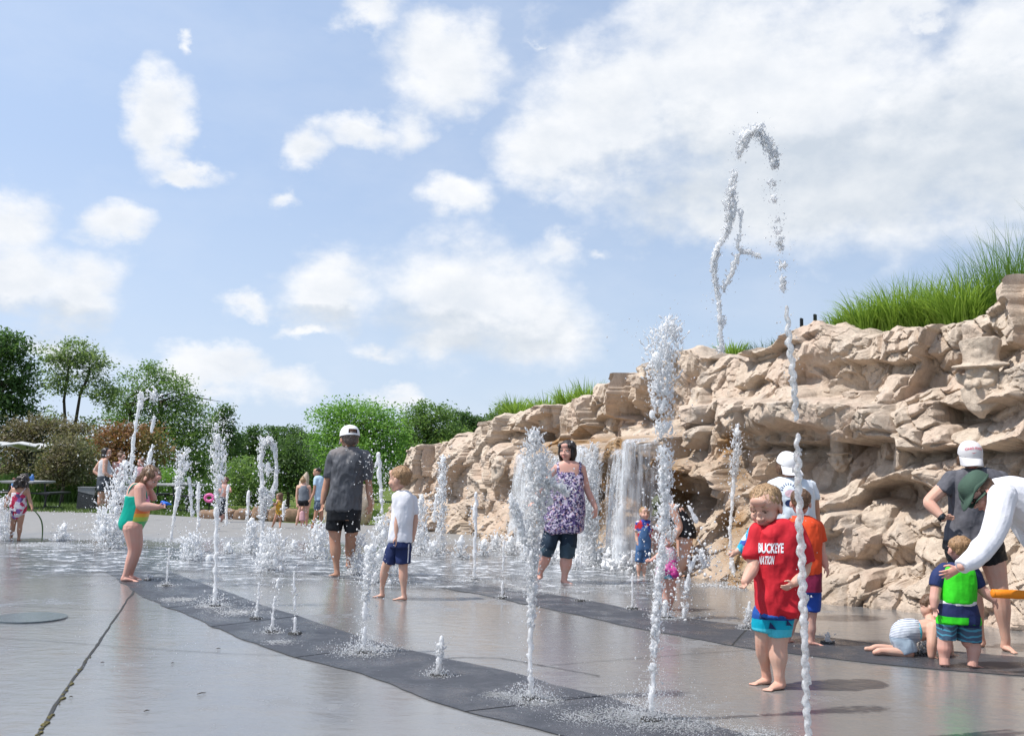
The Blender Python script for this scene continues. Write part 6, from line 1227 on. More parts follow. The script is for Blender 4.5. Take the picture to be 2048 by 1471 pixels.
# ---------- people on the far side
LF = (0, 850, 5.885)
p = Person(LF, (1200, 1000), 'person in a white tank top and slate shorts, hands on hips, beside the litter bin', SK_FAIR)
p.head((1258, 328), 118, 82, 4, hair='long', hmat=HR_DARK)
p.wear('tank_top', C_LGREY, [(402, 1195, 1262, 70), (430, 1172, 1285, 100), (500, 1165, 1310, 120), (560, 1160, 1326, 130), (612, 1160, 1332, 135)], [], amp=.008)
p.rows(p.body, [(385, 1200, 1262, 66), (410, 1180, 1280, 84)], 1.0); p.arm([(1240, 415, -.12, 30), (1230, 560, -.18, 24), (1290, 600, -.14, 16)], ((1, .1, 0), 46, (0, -1, 0), .4)); p.arm([(1180, 440, .12, 28), (1112, 540, .14, 22), (1165, 592, .1, 15)], ((1, 0, 0), 42, (0, -1, 0), .4))
p.wear('shorts', C_SHORTG, [(595, 1158, 1332, 138), (690, 1146, 1332, 145)], [[(1208, 690, -.05, 62), (1200, 775, -.05, 58)], [(1270, 690, .05, 60), (1265, 775, .05, 56)]], amp=.008)
p.leg([(1205, 740, -.05, 48), (1185, 880, -.05, 34), (1178, 985, -.05, 17)], (70, 75)); p.leg([(1268, 740, .05, 48), (1262, 880, .05, 34), (1252, 985, .05, 17)], (70, 75)); p.done()
p = Person(LF, (1385, 1000), 'person in a dusty pink top with hair in a bun behind the frothy water', SK_PINK)
p.head((1430, 382), 112, 70, 14, hair='bun', hmat=HR_BROWN)
p.rows(p.body, [(430, 1370, 1430, 70), (450, 1330, 1450, 90)], 1.0); p.wear('top', C_PINKT, [(452, 1332, 1452, 92), (520, 1320, 1455, 120), (600, 1318, 1430, 125), (650, 1310, 1430, 130)], [], amp=.008)
p.arm([(1345, 455, -.1, 28), (1380, 570, -.15, 22), (1440, 600, -.2, 15)], ((1, -.2, 0), 46, (0, -1, 0), .4)); p.wear('trousers', C_BLACK, [(640, 1310, 1430, 130), (720, 1308, 1430, 135)], [[(1350, 710, -.04, 58), (1350, 930, -.04, 36)], [(1395, 710, .05, 56), (1392, 930, .05, 36)]], amp=.006)
p.leg([(1350, 880, -.04, 30), (1350, 930, -.04, 26), (1348, 985, -.04, 17)], (60, 75)); p.leg([(1392, 880, .05, 30), (1392, 930, .05, 26), (1390, 985, .05, 17)], (60, 75)); p.done()
p = Person(LF, (1668, 992), 'person with short brown hair half hidden behind the girl in teal and the spray', SK_PINK)
p.head((1668, 440), 105, -60, 5, hair='short', hmat=HR_BROWN); p.wear('t_shirt', C_PINKT, [(488, 1640, 1700, 70), (510, 1600, 1735, 100), (600, 1600, 1735, 115), (720, 1600, 1735, 115)], [[(1610, 530, 0, 30), (1600, 590, 0, 26)], [(1725, 530, 0, 30), (1735, 590, 0, 26)]], amp=.006)
p.arm([(1602, 570, 0, 22), (1600, 660, 0, 19), (1606, 740, 0, 13)], ((0, 1, 0), 42, (.6, 0, -.6), .4)); p.arm([(1734, 570, 0, 22), (1738, 660, 0, 19), (1732, 740, 0, 13)], ((0, 1, 0), 42, (-.6, 0, -.6), .4))
p.wear('shorts', C_NAVY, [(710, 1602, 1732, 120), (770, 1602, 1732, 120)], [[(1635, 770, 0, 40), (1632, 850, 0, 38)], [(1700, 770, 0, 40), (1702, 850, 0, 38)]], amp=.005); p.leg([(1634, 820, 0, 32), (1634, 900, 0, 24), (1636, 975, 0, 14)], (-10, 66)); p.leg([(1702, 820, 0, 32), (1702, 900, 0, 24), (1700, 975, 0, 14)], (10, 66)); p.done()
p = Person((0, 940, 9.19), (255, 690), 'person in a blue shirt seated at the far side of the picnic table', SK_PINK)
p.head((262, 168), 64, 150, 10, hair='short', hmat=hair_mat('auburn_hair', (.22, .08, .05)), face=False); p.wear('shirt', cloth('mid_blue_cloth', (.12, .27, .50), .1), [(196, 245, 282, 34), (210, 225, 296, 48), (250, 212, 300, 58), (330, 208, 302, 62), (420, 205, 305, 66)], [[(230, 225, 0, 17), (212, 300, -.05, 14)], [(290, 225, 0, 17), (306, 300, -.05, 14)]], amp=.006)
p.arm([(212, 290, -.05, 11), (215, 320, -.15, 10), (235, 335, -.3, 8)]); p.arm([(306, 290, -.05, 11), (300, 320, -.15, 10), (285, 335, -.3, 8)])
p.wear('trousers', C_NAVY, None, [[(240, 425, 0, 32), (232, 440, -.35, 26), (230, 640, -.35, 18)], [(280, 425, 0, 32), (290, 440, -.35, 26), (292, 640, -.35, 18)]], amp=.004); p.leg([(230, 600, -.35, 14), (230, 640, -.35, 12), (230, 668, -.35, 9)], (0, 44)); p.leg([(292, 600, -.35, 14), (292, 640, -.35, 12), (292, 668, -.35, 9)], (0, 44)); p.done()
MF = (400, 760, 3.198)
p = Person(MF, (612, 928), 'person from behind in a grey tank top and black shorts with pinned-up blond hair', SK_FAIR)
p.head((661, 646), 46, 165, 6, hair='bun', hmat=HR_BLOND, face=False); p.rows(p.body, [(662, 645, 680, 30), (672, 628, 696, 44), (690, 622, 702, 50)], 1.0)
p.wear('tank_top', cloth('slate_tank_cloth', (.17, .19, .22), .12), [(672, 640, 690, 46), (695, 632, 698, 58), (735, 634, 698, 60), (776, 630, 702, 62)], [], amp=.005); p.arm([(627, 680, 0, 11), (620, 740, 0, 9), (621, 790, -.02, 7)], ((.1, 1, 0), 24, (.6, 0, -.6), .4)); p.arm([(699, 680, 0, 11), (706, 740, 0, 9), (703, 790, -.02, 7)], ((0, 1, 0), 24, (-.6, 0, -.6), .4))
p.wear('shorts', C_BLACK, [(764, 630, 701, 62), (785, 627, 704, 64)], [[(647, 780, 0, 19), (646, 803, 0, 19)], [(684, 780, 0, 19), (684, 803, 0, 19)]], amp=.003); p.leg([(647, 795, 0, 17), (632, 865, 0, 12), (616, 920, 0, 7)], (170, 28)); p.leg([(684, 795, 0, 17), (682, 865, 0, 12), (682, 922, 0, 7)], (165, 28)); p.done()
p = Person(MF, (648, 932), 'small child in a pale pink dress beside the woman in the grey tank top', SK_PINK)
p.head((655, 820), 26, 0, 5, hair='short', hmat=HR_SANDY, face=False); p.wear('dress', C_PINKT, [(834, 646, 664, 16), (842, 640, 670, 20), (870, 638, 672, 26), (898, 634, 676, 32)], [], amp=.004); p.arm([(640, 845, 0, 5), (636, 862, 0, 4), (637, 880, 0, 3)]); p.arm([(670, 845, 0, 5), (675, 862, 0, 4), (673, 880, 0, 3)])
p.leg([(648, 890, 0, 7), (648, 910, 0, 5), (647, 926, 0, 4)], (0, 14)); p.leg([(662, 890, 0, 7), (662, 910, 0, 5), (662, 926, 0, 4)], (0, 14)); p.done()
p = Person(MF, (708, 945), 'person in a pale blue t-shirt and checked shorts striding left behind the man in grey', SK_TAN)
p.head((748, 588), 54, -70, 4, hair='crew', hmat=HR_DARK); p.wear('t_shirt', C_PBLUE, [(608, 742, 772, 38), (620, 730, 788, 54), (650, 726, 794, 66), (700, 730, 792, 66), (770, 734, 788, 64)], [[(742, 630, -.08, 14), (738, 672, -.1, 13)], [(778, 630, .1, 13), (782, 670, .1, 12)]], amp=.006)
p.arm([(740, 655, -.1, 11), (728, 720, -.1, 9), (708, 765, -.12, 6)], ((-.6, .8, 0), 24, (-.5, -.5, 0), .5)); p.arm([(782, 660, .1, 10), (785, 720, .1, 9), (775, 765, .1, 6)], ((0, 1, 0), 24, (-.5, -.5, 0), .5))
p.wear('shorts', C_CHECK, [(762, 734, 787, 64), (790, 733, 789, 64)], [[(752, 785, -.05, 21), (746, 828, -.05, 20)], [(772, 785, .05, 20), (778, 828, .05, 19)]], amp=.004); p.leg([(748, 815, -.05, 16), (738, 880, -.05, 12), (718, 930, -.05, 7)], (-80, 32)); p.leg([(777, 815, .05, 16), (774, 880, .05, 12), (772, 922, .05, 7)], (-80, 32)); p.done()
p = Person(MF, (495, 942), 'long-haired child in a yellow swimsuit carrying a green squirt toy', SK_TAN)
p.head((507, 742), 44, -70, 5, hair='long', hmat=HR_BROWN); p.rows(p.body, [(760, 494, 520, 24), (772, 488, 524, 32)], 1.0); p.wear('swimsuit', C_YPR, [(770, 490, 522, 34), (810, 486, 523, 38), (840, 484, 525, 42), (860, 490, 520, 36)], [], amp=.004)
p.arm([(496, 775, -.05, 7), (480, 802, -.08, 6), (466, 780, -.08, 4.5)], ((-.5, -.8, 0), 16, (1, 0, 0), .6)); p.arm([(520, 775, .05, 7), (524, 810, .05, 6), (520, 838, .05, 4.5)], ((0, 1, 0), 16, (1, 0, 0), .4)); p.leg([(496, 852, 0, 14), (478, 895, 0, 9), (464, 932, .1, 5.5)], (-80, 26)); p.leg([(512, 852, .04, 14), (512, 895, .04, 9), (512, 936, -.05, 5.5)], (-60, 24)); p.done()
c0 = p.P(468, 770, -.12); kk = p.u; q = Bag(); q.ell(c0, (10 * kk, 8 * kk, 9 * kk)); q.tube([c0, c0 + np.array([-14 * kk, 0, 4 * kk])], [5 * kk, 3 * kk], 8); q.ell(c0 + np.array([2 * kk, 0, 9 * kk]), (6 * kk, 6 * kk, 4 * kk))
o = link('squirt_toy', q.mesh('squirt_toy', True, c0), cloth('green_yellow_plastic', (.35, .55, .05), .1, .3), label='small green squirt toy held by the child in yellow', cat='water toy'); o.location = c0
p = Person(MF, (128, 905), 'bare-chested person in dark trousers, head tilted back behind the bursting jet', SK_PINK)
p.head((160, 640), 46, -40, -20, hair='short', hmat=HR_BROWN); p.rows(p.body, [(662, 146, 176, 28), (676, 128, 190, 44), (710, 126, 186, 52), (752, 130, 172, 50)], 1.0); p.arm([(132, 685, 0, 10), (112, 720, -.1, 8), (90, 745, -.2, 6)], ((-1, .2, 0), 20, (0, -1, 0), .5)); p.arm([(188, 685, 0, 10), (196, 712, -.1, 8), (180, 700, -.2, 6)], ((-.5, -1, 0), 20, (1, 0, 0), .5))
p.wear('trousers', C_SHORTG, [(745, 128, 172, 54), (780, 126, 172, 56)], [[(138, 775, 0, 20), (125, 865, 0, 13)], [(160, 775, 0, 19), (146, 850, .05, 13)]], amp=.004); p.leg([(126, 850, 0, 11), (120, 875, 0, 10), (112, 898, 0, 6)], (-50, 28)); p.leg([(146, 840, .05, 11), (142, 875, .05, 10), (138, 898, .05, 6)], (-40, 28)); p.done()
c0 = p.P(60, 752, -.25); q = Bag(); kk = p.u
q.tube([c0 + np.array([math.cos(a) * 26 * kk, 0, math.sin(a) * 20 * kk]) for a in np.linspace(0, 2 * math.pi, 26)], 10 * kk, 10); o = link('swim_ring', q.mesh('swim_ring', True, c0), cloth('pink_plastic', (.75, .15, .38), .1, .3), label='bright pink swim ring in front of the bare-chested person', cat='swim ring'); o.location = c0
# ------------------------------------------------------------------ water
def water_mat(name, white, clear, rough=.12, bscale=60, bd=.012):
    m, t, b = material(name); oc = t.obj()
    n = t.noise(oc, bscale, 4, .65); bn = t.bump(n, .8, bd)
    b.inputs['Base Color'].default_value = (.9, .94, .98, 1); b.inputs['Roughness'].default_value = rough; b.inputs['IOR'].default_value = 1.33; b.inputs['Transmission Weight'].default_value = clear; t.set(b.inputs['Normal'], bn)
    tr = t.n('ShaderNodeBsdfTranslucent'); tr.inputs[0].default_value = (.92, .95, 1, 1); t.set(tr.inputs[1], bn)
    df = t.n('ShaderNodeBsdfDiffuse'); df.inputs[0].default_value = (.92, .95, .98, 1); t.set(df.inputs[2], bn)
    m1 = t.n('ShaderNodeBsdfPrincipled'); m1.inputs['Base Color'].default_value = (.96, .975, .99, 1); m1.inputs['Roughness'].default_value = .25; m1.inputs['Subsurface Weight'].default_value = 1; m1.inputs['Subsurface Radius'].default_value = (.06, .06, .06); m1.inputs['Subsurface Scale'].default_value = 1.0; t.set(m1.inputs['Normal'], bn)
    m2 = t.n('ShaderNodeMixShader'); t.set(m2.inputs[0], t.rng(t.noise(oc, bscale * .45, 3), .35, .65, max(0, white - .3), min(1, white + .3)))
    t.L.new(b.outputs[0], m2.inputs[1]); t.L.new(m1.outputs[0], m2.inputs[2])
    tp = t.n('ShaderNodeBsdfTransparent'); m3 = t.n('ShaderNodeMixShader'); m3.inputs[0].default_value = .14
    t.L.new(m2.outputs[0], m3.inputs[1]); t.L.new(tp.outputs[0], m3.inputs[2]); t.L.new(m3.outputs[0], m.node_tree.nodes['Material Output'].inputs[0]); return m
M_CLEAR = water_mat('clear_water', .80, .9, .05, 45, .004); M_WHITE = water_mat('aerated_water', .95, .6, .2, 70, .003); M_DROP = water_mat('water_drops', .88, .8, .08, 40, .002)
_bm = bmesh.new(); bmesh.ops.create_icosphere(_bm, subdivisions=2, radius=1); ICO_V = np.array([v.co[:] for v in _bm.verts]); ICO_F = np.array([[v.index for v in f.verts] for f in _bm.faces]); _bm.free()
_bm = bmesh.new(); bmesh.ops.create_icosphere(_bm, subdivisions=1, radius=1); IC1_V = np.array([v.co[:] for v in _bm.verts]); IC1_F = np.array([[v.index for v in f.verts] for f in _bm.faces]); _bm.free()
def balls(C, Rr, hi=False):
    C = np.asarray(C, float); Rr = np.asarray(Rr, float); Rr = Rr if Rr.ndim == 2 else Rr[:, None].repeat(3, 1)
    v, f = (ICO_V, ICO_F) if hi else (IC1_V, IC1_F)
    return (C[:, None] + v[None] * Rr[:, None]).reshape(-1, 3), (f[None] + (np.arange(len(C)) * len(v))[:, None, None]).reshape(-1, 3)
rw = np.random.default_rng(77)
def liquid(C, Rr, name, vox, org, amp=.1):
    V, F = balls(C, Rr, True); me = new_mesh('src', V, F); o = bpy.data.objects.new('tmp', me); COL.objects.link(o)
    md = o.modifiers.new('r', 'REMESH'); md.mode = 'VOXEL'; md.voxel_size = vox; ms = o.modifiers.new('s', 'SMOOTH'); ms.factor = .5; ms.iterations = 3
    out = bpy.data.meshes.new_from_object(o.evaluated_get(bpy.context.evaluated_depsgraph_get())); out.name = name; bpy.data.objects.remove(o); bpy.data.meshes.remove(me)
    n = len(out.vertices); V = np.empty(n * 3, np.float32); out.vertices.foreach_get('co', V); V = V.reshape(-1, 3).astype(float); N = np.empty(n * 3, np.float32); out.vertices.foreach_get('normal', N); N = N.reshape(-1, 3)
    V += N * (amp * vox * 3 * vnoise(V / (vox * 3.2), 4))[:, None]
    out.vertices.foreach_set('co', (V - org).astype(np.float32).ravel()); out.polygons.foreach_set('use_smooth', np.ones(len(out.polygons), bool)); out.update(); return out
FOAM_C, FOAM_R = [], []
def foam_at(x, y, rx, n, k):
    g = gp(x, y); a = rw.uniform(0, 6.283, n); r = rx * k * np.sqrt(rw.uniform(0, 1, n)) * rw.uniform(.3, 1.15, n)
    s = k * rw.uniform(.4, 1.9, n) * (1.15 - r / (rx * k * 1.2)); s = np.clip(s, .25 * k, None)
    FOAM_C.append(np.c_[g[0] + r * np.cos(a), g[1] + r * np.sin(a), np.full(n, .008)]); FOAM_R.append(np.c_[s * 1.5, s * 1.3, np.minimum(s * .45, .012)])
NJ = [0]
def jet(label, base, paths, drops=60, spread=12, foam=0, mat=None, body='column', D=None, helix=0, group='jets of the ground fountain', cat='fountain jet', dens=1.0, drop_r=(.35, 1.25), gap=0.0, name='fountain_jet', rope=7):
    g = gp(*base); D = g[1] if D is None else D; k = D / FPX; org = np.array([at(base[0], base[1], D)[0], D, 0.0]); NJ[0] += 1
    root = empty(name, org, label=label, cat=cat, group=group)
    C, Rr, DC, DR = [], [], [], []
    wk = 2.2 if len(base) else 1
    for pth in paths:
        A = np.array([(q + (0.0,))[:4] for q in pth], float); L = np.r_[0, np.cumsum(np.hypot(*np.diff(A[:, :2], axis=0).T))]
        s = 0.0
        while s < L[-1]:
            x, y, r, dz = [np.interp(s, L, A[:, i]) for i in range(4)]
            if gap and vnoise(np.array([[s * .05, len(C) * .0, NJ[0]]]), 3)[0] > .55 - gap: s += r * .8; continue
            if helix: x += (2.4 + 1.2 * vnoise(np.array([[s * .02, 4.5, 1.5]]), 8)[0]) * math.sin(s / 27 * 6.283 + 1.6 * vnoise(np.array([[s * .03, 9.5, 2.5]]), 9)[0])
            if r <= rope:
                wob = vnoise(np.array([[s * .09, NJ[0] * 3.3, .5]]), 11)[0]; wb2 = vnoise(np.array([[s * .16, NJ[0] * 1.3, 2.5]]), 12)[0]
                C.append(at(x + wob * r * .35, y, D + dz + wb2 * r * .3 * k)); q = r * k * ((.80 + .22 * wb2) if helix else (.72 + .38 * wb2)); Rr.append((q, q, q * 1.5)); s += r * .42
                if rw.uniform() < (.16 if helix else .35): a = rw.uniform(0, 6.283); q = r * k * rw.uniform(.15, .35); C.append(at(x + r * 1.05 * math.cos(a), y, D + dz + r * math.sin(a) * k)); Rr.append((q, q, q * rw.uniform(1.5, 3.5)))
            else:
                for _ in range(int(r * (.46 if D < 8 else .34) * dens) + 1):
                    a = rw.uniform(0, 6.283); rr = r * 1.08 * math.sqrt(rw.uniform(0, 1)); sx_, sy_, sz_ = x + rr * math.cos(a), y + rw.normal() * r * .3, rr * math.sin(a) * .8
                    q0 = rw.uniform(.6, 1.7) * (1 + r / 70); ln = rw.uniform(3, 8 + r * .55); m_ = int(ln / (q0 * .95)) + 2; vx, vz = rw.normal() * .45, rw.normal() * .4; tw = rw.uniform(0, 6)
                    for i_ in range(m_):
                        q = k * q0 * (.65 + .45 * math.sin(tw + i_ * .9)) * (1 - .5 * abs(i_ / m_ - .5)); C.append(at(sx_, sy_, D + dz + sz_ * k)); Rr.append((q, q, q * 1.35))
                        vx += rw.normal() * .28; vz += rw.normal() * .25; sx_ += vx * q0 * .7; sy_ -= q0 * .95; sz_ += vz * q0 * .7
                if rw.uniform() < .45: q = r * k * rw.uniform(.12, .3); C.append(at(x + rw.normal() * r * .4, y, D + dz + rw.normal() * r * .3 * k)); Rr.append((q, q * .7, q * 1.6))
                s += r * .12 + 1
                for _ in range(int(r * .9)):
                    sg = r * .62; q = k * rw.uniform(.3, .95); DC.append(at(x + rw.normal() * sg, y + rw.normal() * sg * .8, D + dz + rw.normal() * sg * k)); DR.append((q, q, q * rw.uniform(1, 1.8)))
        n = int(drops * 1.8 / len(paths)); sd = rw.uniform(0, L[-1], n); f = (sd / L[-1]) ** .85
        for f_ in f:
            s_ = f_ * L[-1]; x, y, r, dz = [np.interp(s_, L, A[:, i]) for i in range(4)]; sg = (spread * (.35 + .65 * f_) + r * .8)
            DC.append(at(x + rw.normal() * sg, y + rw.normal() * sg * .8, D + dz + rw.normal() * sg * k)); q = k * rw.uniform(*drop_r) * rw.choice([.7, 1, 1, 1.6]); DR.append((q, q, q * rw.uniform(.9, 1.5)))
    if C: link('water_column', liquid(np.array(C), np.array(Rr), 'water_column', max(.003, .62 * k), org), mat or M_WHITE, root, kind='stuff' if len(paths) > 1 or gap else None)
    if foam:
        n = int(foam * (14 if D < 7 else 7)); a = rw.uniform(0, 6.283, n); r = np.abs(rw.normal(size=n)) * foam * .55 * k; h = np.abs(rw.normal(size=n)) * foam * .32 * k * np.exp(-r / (foam * k))
        b0 = at(base[0], base[1], D); q = k * rw.uniform(.35, 1.3, n)
        DC += list(np.c_[b0[0] + r * np.cos(a), D + r * np.sin(a), h + .006]); DR += list(np.c_[q, q, q * 1.2]); foam_at(base[0], base[1], foam, int(foam * 12), k)
        nz = Bag(); b1 = np.array([b0[0], D, 0.0]); nz.tube([b1 + np.array([0, 0, .0]), b1 + np.array([0, 0, .016])], [.055, .05], 16); link('nozzle', nz.mesh('nozzle', False, org), M_JOINT, root)
    if DC:
        DC = np.array(DC); DC[:, 2] = np.maximum(DC[:, 2], .006); V, F = balls(DC, np.array(DR)); link('droplets', new_mesh('droplets', V - org, F, True), M_DROP, root, kind='stuff')
    return root
jet('tallest jet, a twisting rope of water arching over high in the sky above the wall', (1617, 1492), [[(1617, 1500, 7.5), (1612, 1350, 8), (1606, 1200, 8.5), (1600, 1050, 8.5), (1596, 950, 8), (1594, 872, 5.5)], [(1592, 838, 5), (1590, 800, 7), (1586, 740, 7.5), (1579, 690, 6.5), (1575, 640, 6), (1572, 615, 5)]], 60, 9, 0, mat=water_mat('glassy_water', .58, .95, .04, 70, .006), helix=1, rope=10)
jet('high broken arch of clear water curling over in the sky and falling left', (1617, 1492), [[(1568, 585, 6), (1566, 570, 7), (1565, 555, 4)], [(1566, 540, 8), (1565, 528, 8)], [(1563, 502, 6), (1560, 490, 7), (1558, 478, 5)], [(1556, 468, 8), (1555, 462, 8)], [(1556, 445, 5), (1556, 438, 4)], [(1550, 405, 5), (1545, 395, 4)], [(1548, 375, 9), (1545, 365, 7)],
    [(1552, 340, 7), (1544, 310, 13), (1532, 285, 14), (1516, 262, 13), (1495, 268, 15), (1482, 292, 11), (1476, 320, 6)], [(1470, 345, 6), (1464, 372, 8), (1462, 400, 13), (1461, 425, 13), (1458, 450, 9), (1450, 474, 6), (1438, 492, 5), (1430, 520, 9), (1428, 550, 6), (1433, 580, 6), (1438, 610, 4.5), (1441, 650, 4)], [(1442, 645, 7), (1440, 665, 4), (1443, 690, 6), (1440, 706, 9)],
    [(1482, 425, 4), (1480, 470, 3.5), (1474, 490, 5), (1482, 506, 4), (1502, 508, 5), (1520, 517, 4)], [(1476, 512, 5), (1466, 540, 6), (1455, 560, 5), (1446, 585, 5)]], 210, 12, 0, mat=M_CLEAR, D=4.35, dens=1.3, group='water thrown up by the tallest jet', cat='water arch', name='water_arch', rope=3.9)
jet('broad frothy jet rising from the front dark band high above the wall top', (1302, 1442), [[(1302, 1442, 7), (1306, 1350, 7), (1312, 1250, 9), (1318, 1160, 9), (1324, 1100, 8), (1330, 1010, 10), (1330, 960, 16), (1328, 900, 15), (1325, 850, 20), (1322, 800, 24), (1322, 740, 30), (1326, 700, 36), (1333, 665, 26), (1341, 638, 9)]], 420, 26, 150, dens=1.25, gap=.12)
jet('frothy jet in front of the toddler in pink, shedding big drops to the right', (1332, 1236), [[(1330, 1236, 6), (1332, 1160, 8), (1332, 1100, 18), (1332, 1050, 22), (1334, 1012, 18)], [(1378, 1012, 3.5), (1392, 1040, 6), (1402, 1062, 8), (1390, 1108, 6), (1378, 1150, 6), (1371, 1205, 8), (1366, 1252, 5)], [(1402, 1100, 5), (1408, 1122, 8), (1412, 1140, 4)]], 260, 20, 40, gap=.12, drop_r=(.5, 2.2))
jet('wide-headed jet left of the woman in the floral tunic, rising from the front band', (1062, 1400), [[(1062, 1400, 5), (1060, 1300, 6), (1063, 1220, 8), (1066, 1120, 12), (1072, 1040, 20), (1078, 985, 28), (1076, 940, 27), (1070, 898, 22), (1067, 862, 10)], [(1092, 960, 14), (1115, 975, 15), (1132, 990, 10)], [(1050, 1090, 8), (1030, 1020, 9), (1020, 990, 6)]], 330, 22, 70, mat=M_CLEAR, dens=1.5)
jet('narrow spraying jet from the front band below the boy in white', (728, 1306), [[(728, 1306, 5), (730, 1230, 6), (733, 1170, 9), (738, 1120, 11), (744, 1092, 6)]], 230, 14, 75, gap=.1)
jet('short single spurt of water alone on the front dark band', (877, 1352), [[(876, 1352, 6.5), (879, 1320, 7), (881, 1295, 8), (883, 1274, 4)]], 45, 8, 32, mat=M_CLEAR)
jet('thin dotted jet, right one of the pair on the front band', (590, 1268), [[(590, 1268, 4), (590, 1220, 3.6), (589, 1180, 3.4), (588, 1142, 2.6)]], 50, 5, 16, gap=.25)
jet('thin dotted jet, left one of the pair on the front band', (543, 1265), [[(543, 1265, 4.5), (547, 1220, 3.6), (554, 1170, 3), (562, 1132, 2.4)]], 50, 6, 30, gap=.2)
jet('thin broken jet behind the pair of dotted jets', (512, 1238), [[(512, 1238, 3), (517, 1190, 3), (520, 1136, 2.6)]], 44, 6, 14, gap=.25)
jet('tall straight jet bursting into drops right of the girl in teal', (430, 1213), [[(430, 1213, 5), (432, 1120, 5), (434, 1040, 6), (436, 975, 9), (438, 930, 17), (437, 895, 15), (434, 872, 6)], [(433, 858, 3), (432, 848, 4.5)]], 330, 22, 55)
jet('tall jet with a lumpy head breaking into dotted strands beside the girl in teal', (333, 1172), [[(333, 1172, 2.6), (338, 1100, 2.6), (347, 1040, 4), (357, 975, 7), (364, 925, 11), (369, 892, 9)], [(384, 1030, 4), (380, 970, 5), (374, 930, 6)]], 240, 14, 18, gap=.12)
jet('wide foaming jet directly behind the girl in teal', (226, 1098), [[(226, 1098, 30), (224, 1050, 28), (230, 1000, 22), (243, 955, 15), (252, 926, 6)], [(262, 1000, 9), (268, 960, 8), (272, 935, 4)], [(205, 1080, 14), (203, 1040, 8)]], 420, 26, 70, dens=1.2)
jet('jet curling over into a clear loop high above the girl in teal', (258, 1102), [[(262, 940, 4.5), (267, 880, 4.5), (274, 830, 5), (284, 795, 8), (293, 768, 11), (303, 785, 10), (311, 808, 8), (309, 832, 5), (303, 862, 3.6)], [(304, 890, 3), (300, 915, 6), (297, 940, 8), (302, 965, 7)]], 170, 8, 0, mat=M_WHITE, gap=.1)
jet('low bubbling jet between the girl in teal and the bursting jet', (384, 1122), [[(384, 1122, 26), (384, 1098, 22), (388, 1070, 11)]], 130, 16, 44)
jet('small far jet just right of the lumpy-headed jet', (397, 1062), [[(397, 1050, 4), (397, 1010, 5), (397, 985, 5), (398, 966, 4)]], 40, 7, 0)
jet('far thin jet by the bare-chested person', (452, 1056), [[(452, 1050, 3), (454, 1000, 3), (456, 970, 3)]], 24, 5, 0)
jet('tall clear jet with a hollow looping head left of the man in grey', (524, 1132), [[(522, 1132, 6), (524, 1060, 6), (526, 1010, 9), (524, 960, 6), (521, 920, 6), (527, 888, 9), (538, 880, 9), (550, 900, 6), (553, 935, 5), (551, 970, 6), (540, 1000, 9), (530, 1020, 8)], [(536, 930, 7), (536, 950, 5)]], 150, 9, 0, mat=M_CLEAR, dens=1.4)
jet('low wide white boil in front of the looping jet', (542, 1142), [[(542, 1142, 30), (540, 1112, 26), (546, 1080, 18), (542, 1062, 8)]], 160, 18, 50)
jet('low white boil just left of the wide one by the looping jet', (503, 1106), [[(503, 1106, 18), (501, 1072, 13), (505, 1040, 6)]], 70, 10, 30)
jet('tiny far jet in front of the flowering shrub', (495, 1058), [[(495, 1036, 3.6), (496, 1005, 4), (497, 984, 4)]], 24, 4, 0)
jet('tiny far jet just right of the child in yellow', (566, 1058), [[(566, 1038, 3.4), (567, 1015, 4), (568, 1004, 3)]], 20, 4, 0)
jet('small white bubbler alone near the girl in flowers', (125, 1080), [[(124, 1080, 13), (126, 1064, 10), (128, 1050, 6)]], 50, 9, 26)
jet('white bubbler cut by the left picture edge', (2, 1082), [[(2, 1082, 18), (4, 1035, 15), (8, 998, 8)]], 70, 10, 24)
jet('white boil at the left foot of the man in grey', (637, 1118), [[(637, 1118, 26), (636, 1080, 22), (639, 1046, 12)]], 120, 12, 40)
jet('white boil at the right foot of the man in grey', (714, 1150), [[(712, 1150, 20), (716, 1112, 19), (718, 1074, 9)]], 90, 10, 34)
jet('big white boil between the man in grey and the boy in white', (764, 1166), [[(764, 1166, 34), (764, 1116, 32), (768, 1066, 24), (766, 1036, 13)], [(764, 1020, 5), (761, 965, 5), (758, 925, 7), (757, 908, 6)]], 380, 26, 60)
jet('frothy column behind the boy in white, by the low wall', (843, 1108), [[(845, 1108, 16), (842, 1050, 12), (843, 1012, 9), (843, 992, 5)]], 120, 12, 34)
jet('slender lumpy jet before the low end of the rock wall', (881, 1104), [[(879, 1104, 12), (882, 1040, 9), (884, 975, 9), (886, 926, 8), (886, 912, 5)], [(868, 1040, 5), (872, 990, 4)]], 170, 12, 30)
jet('thin jet in front of the jagged boulders', (948, 1160), [[(948, 1160, 3.2), (950, 1090, 4), (951, 1030, 5.5), (952, 986, 4)]], 90, 8, 18)
jet('thin dotted jet left of the wide-headed jet', (1004, 1196), [[(1004, 1196, 2.6), (1006, 1130, 3), (1008, 1082, 3)]], 40, 5, 14, gap=.2)
jet('water column beside the shoulder of the woman in the floral tunic', (1186, 1134), [[(1185, 1134, 14), (1186, 1060, 12), (1183, 990, 13), (1186, 925, 12), (1188, 892, 9)], [(1170, 1080, 9), (1172, 1000, 8), (1178, 950, 6)]], 260, 16, 44, mat=M_CLEAR, dens=1.4)
jet('thin dotted jet right of the legs of the woman in the floral tunic', (1160, 1202), [[(1160, 1202, 2.6), (1161, 1140, 3), (1162, 1090, 3)]], 40, 5, 14, gap=.2)
jet('thin dotted jet left of the small child in overalls', (1265, 1218), [[(1265, 1218, 2.6), (1265, 1160, 3), (1264, 1100, 2.8)]], 40, 5, 18, gap=.2)
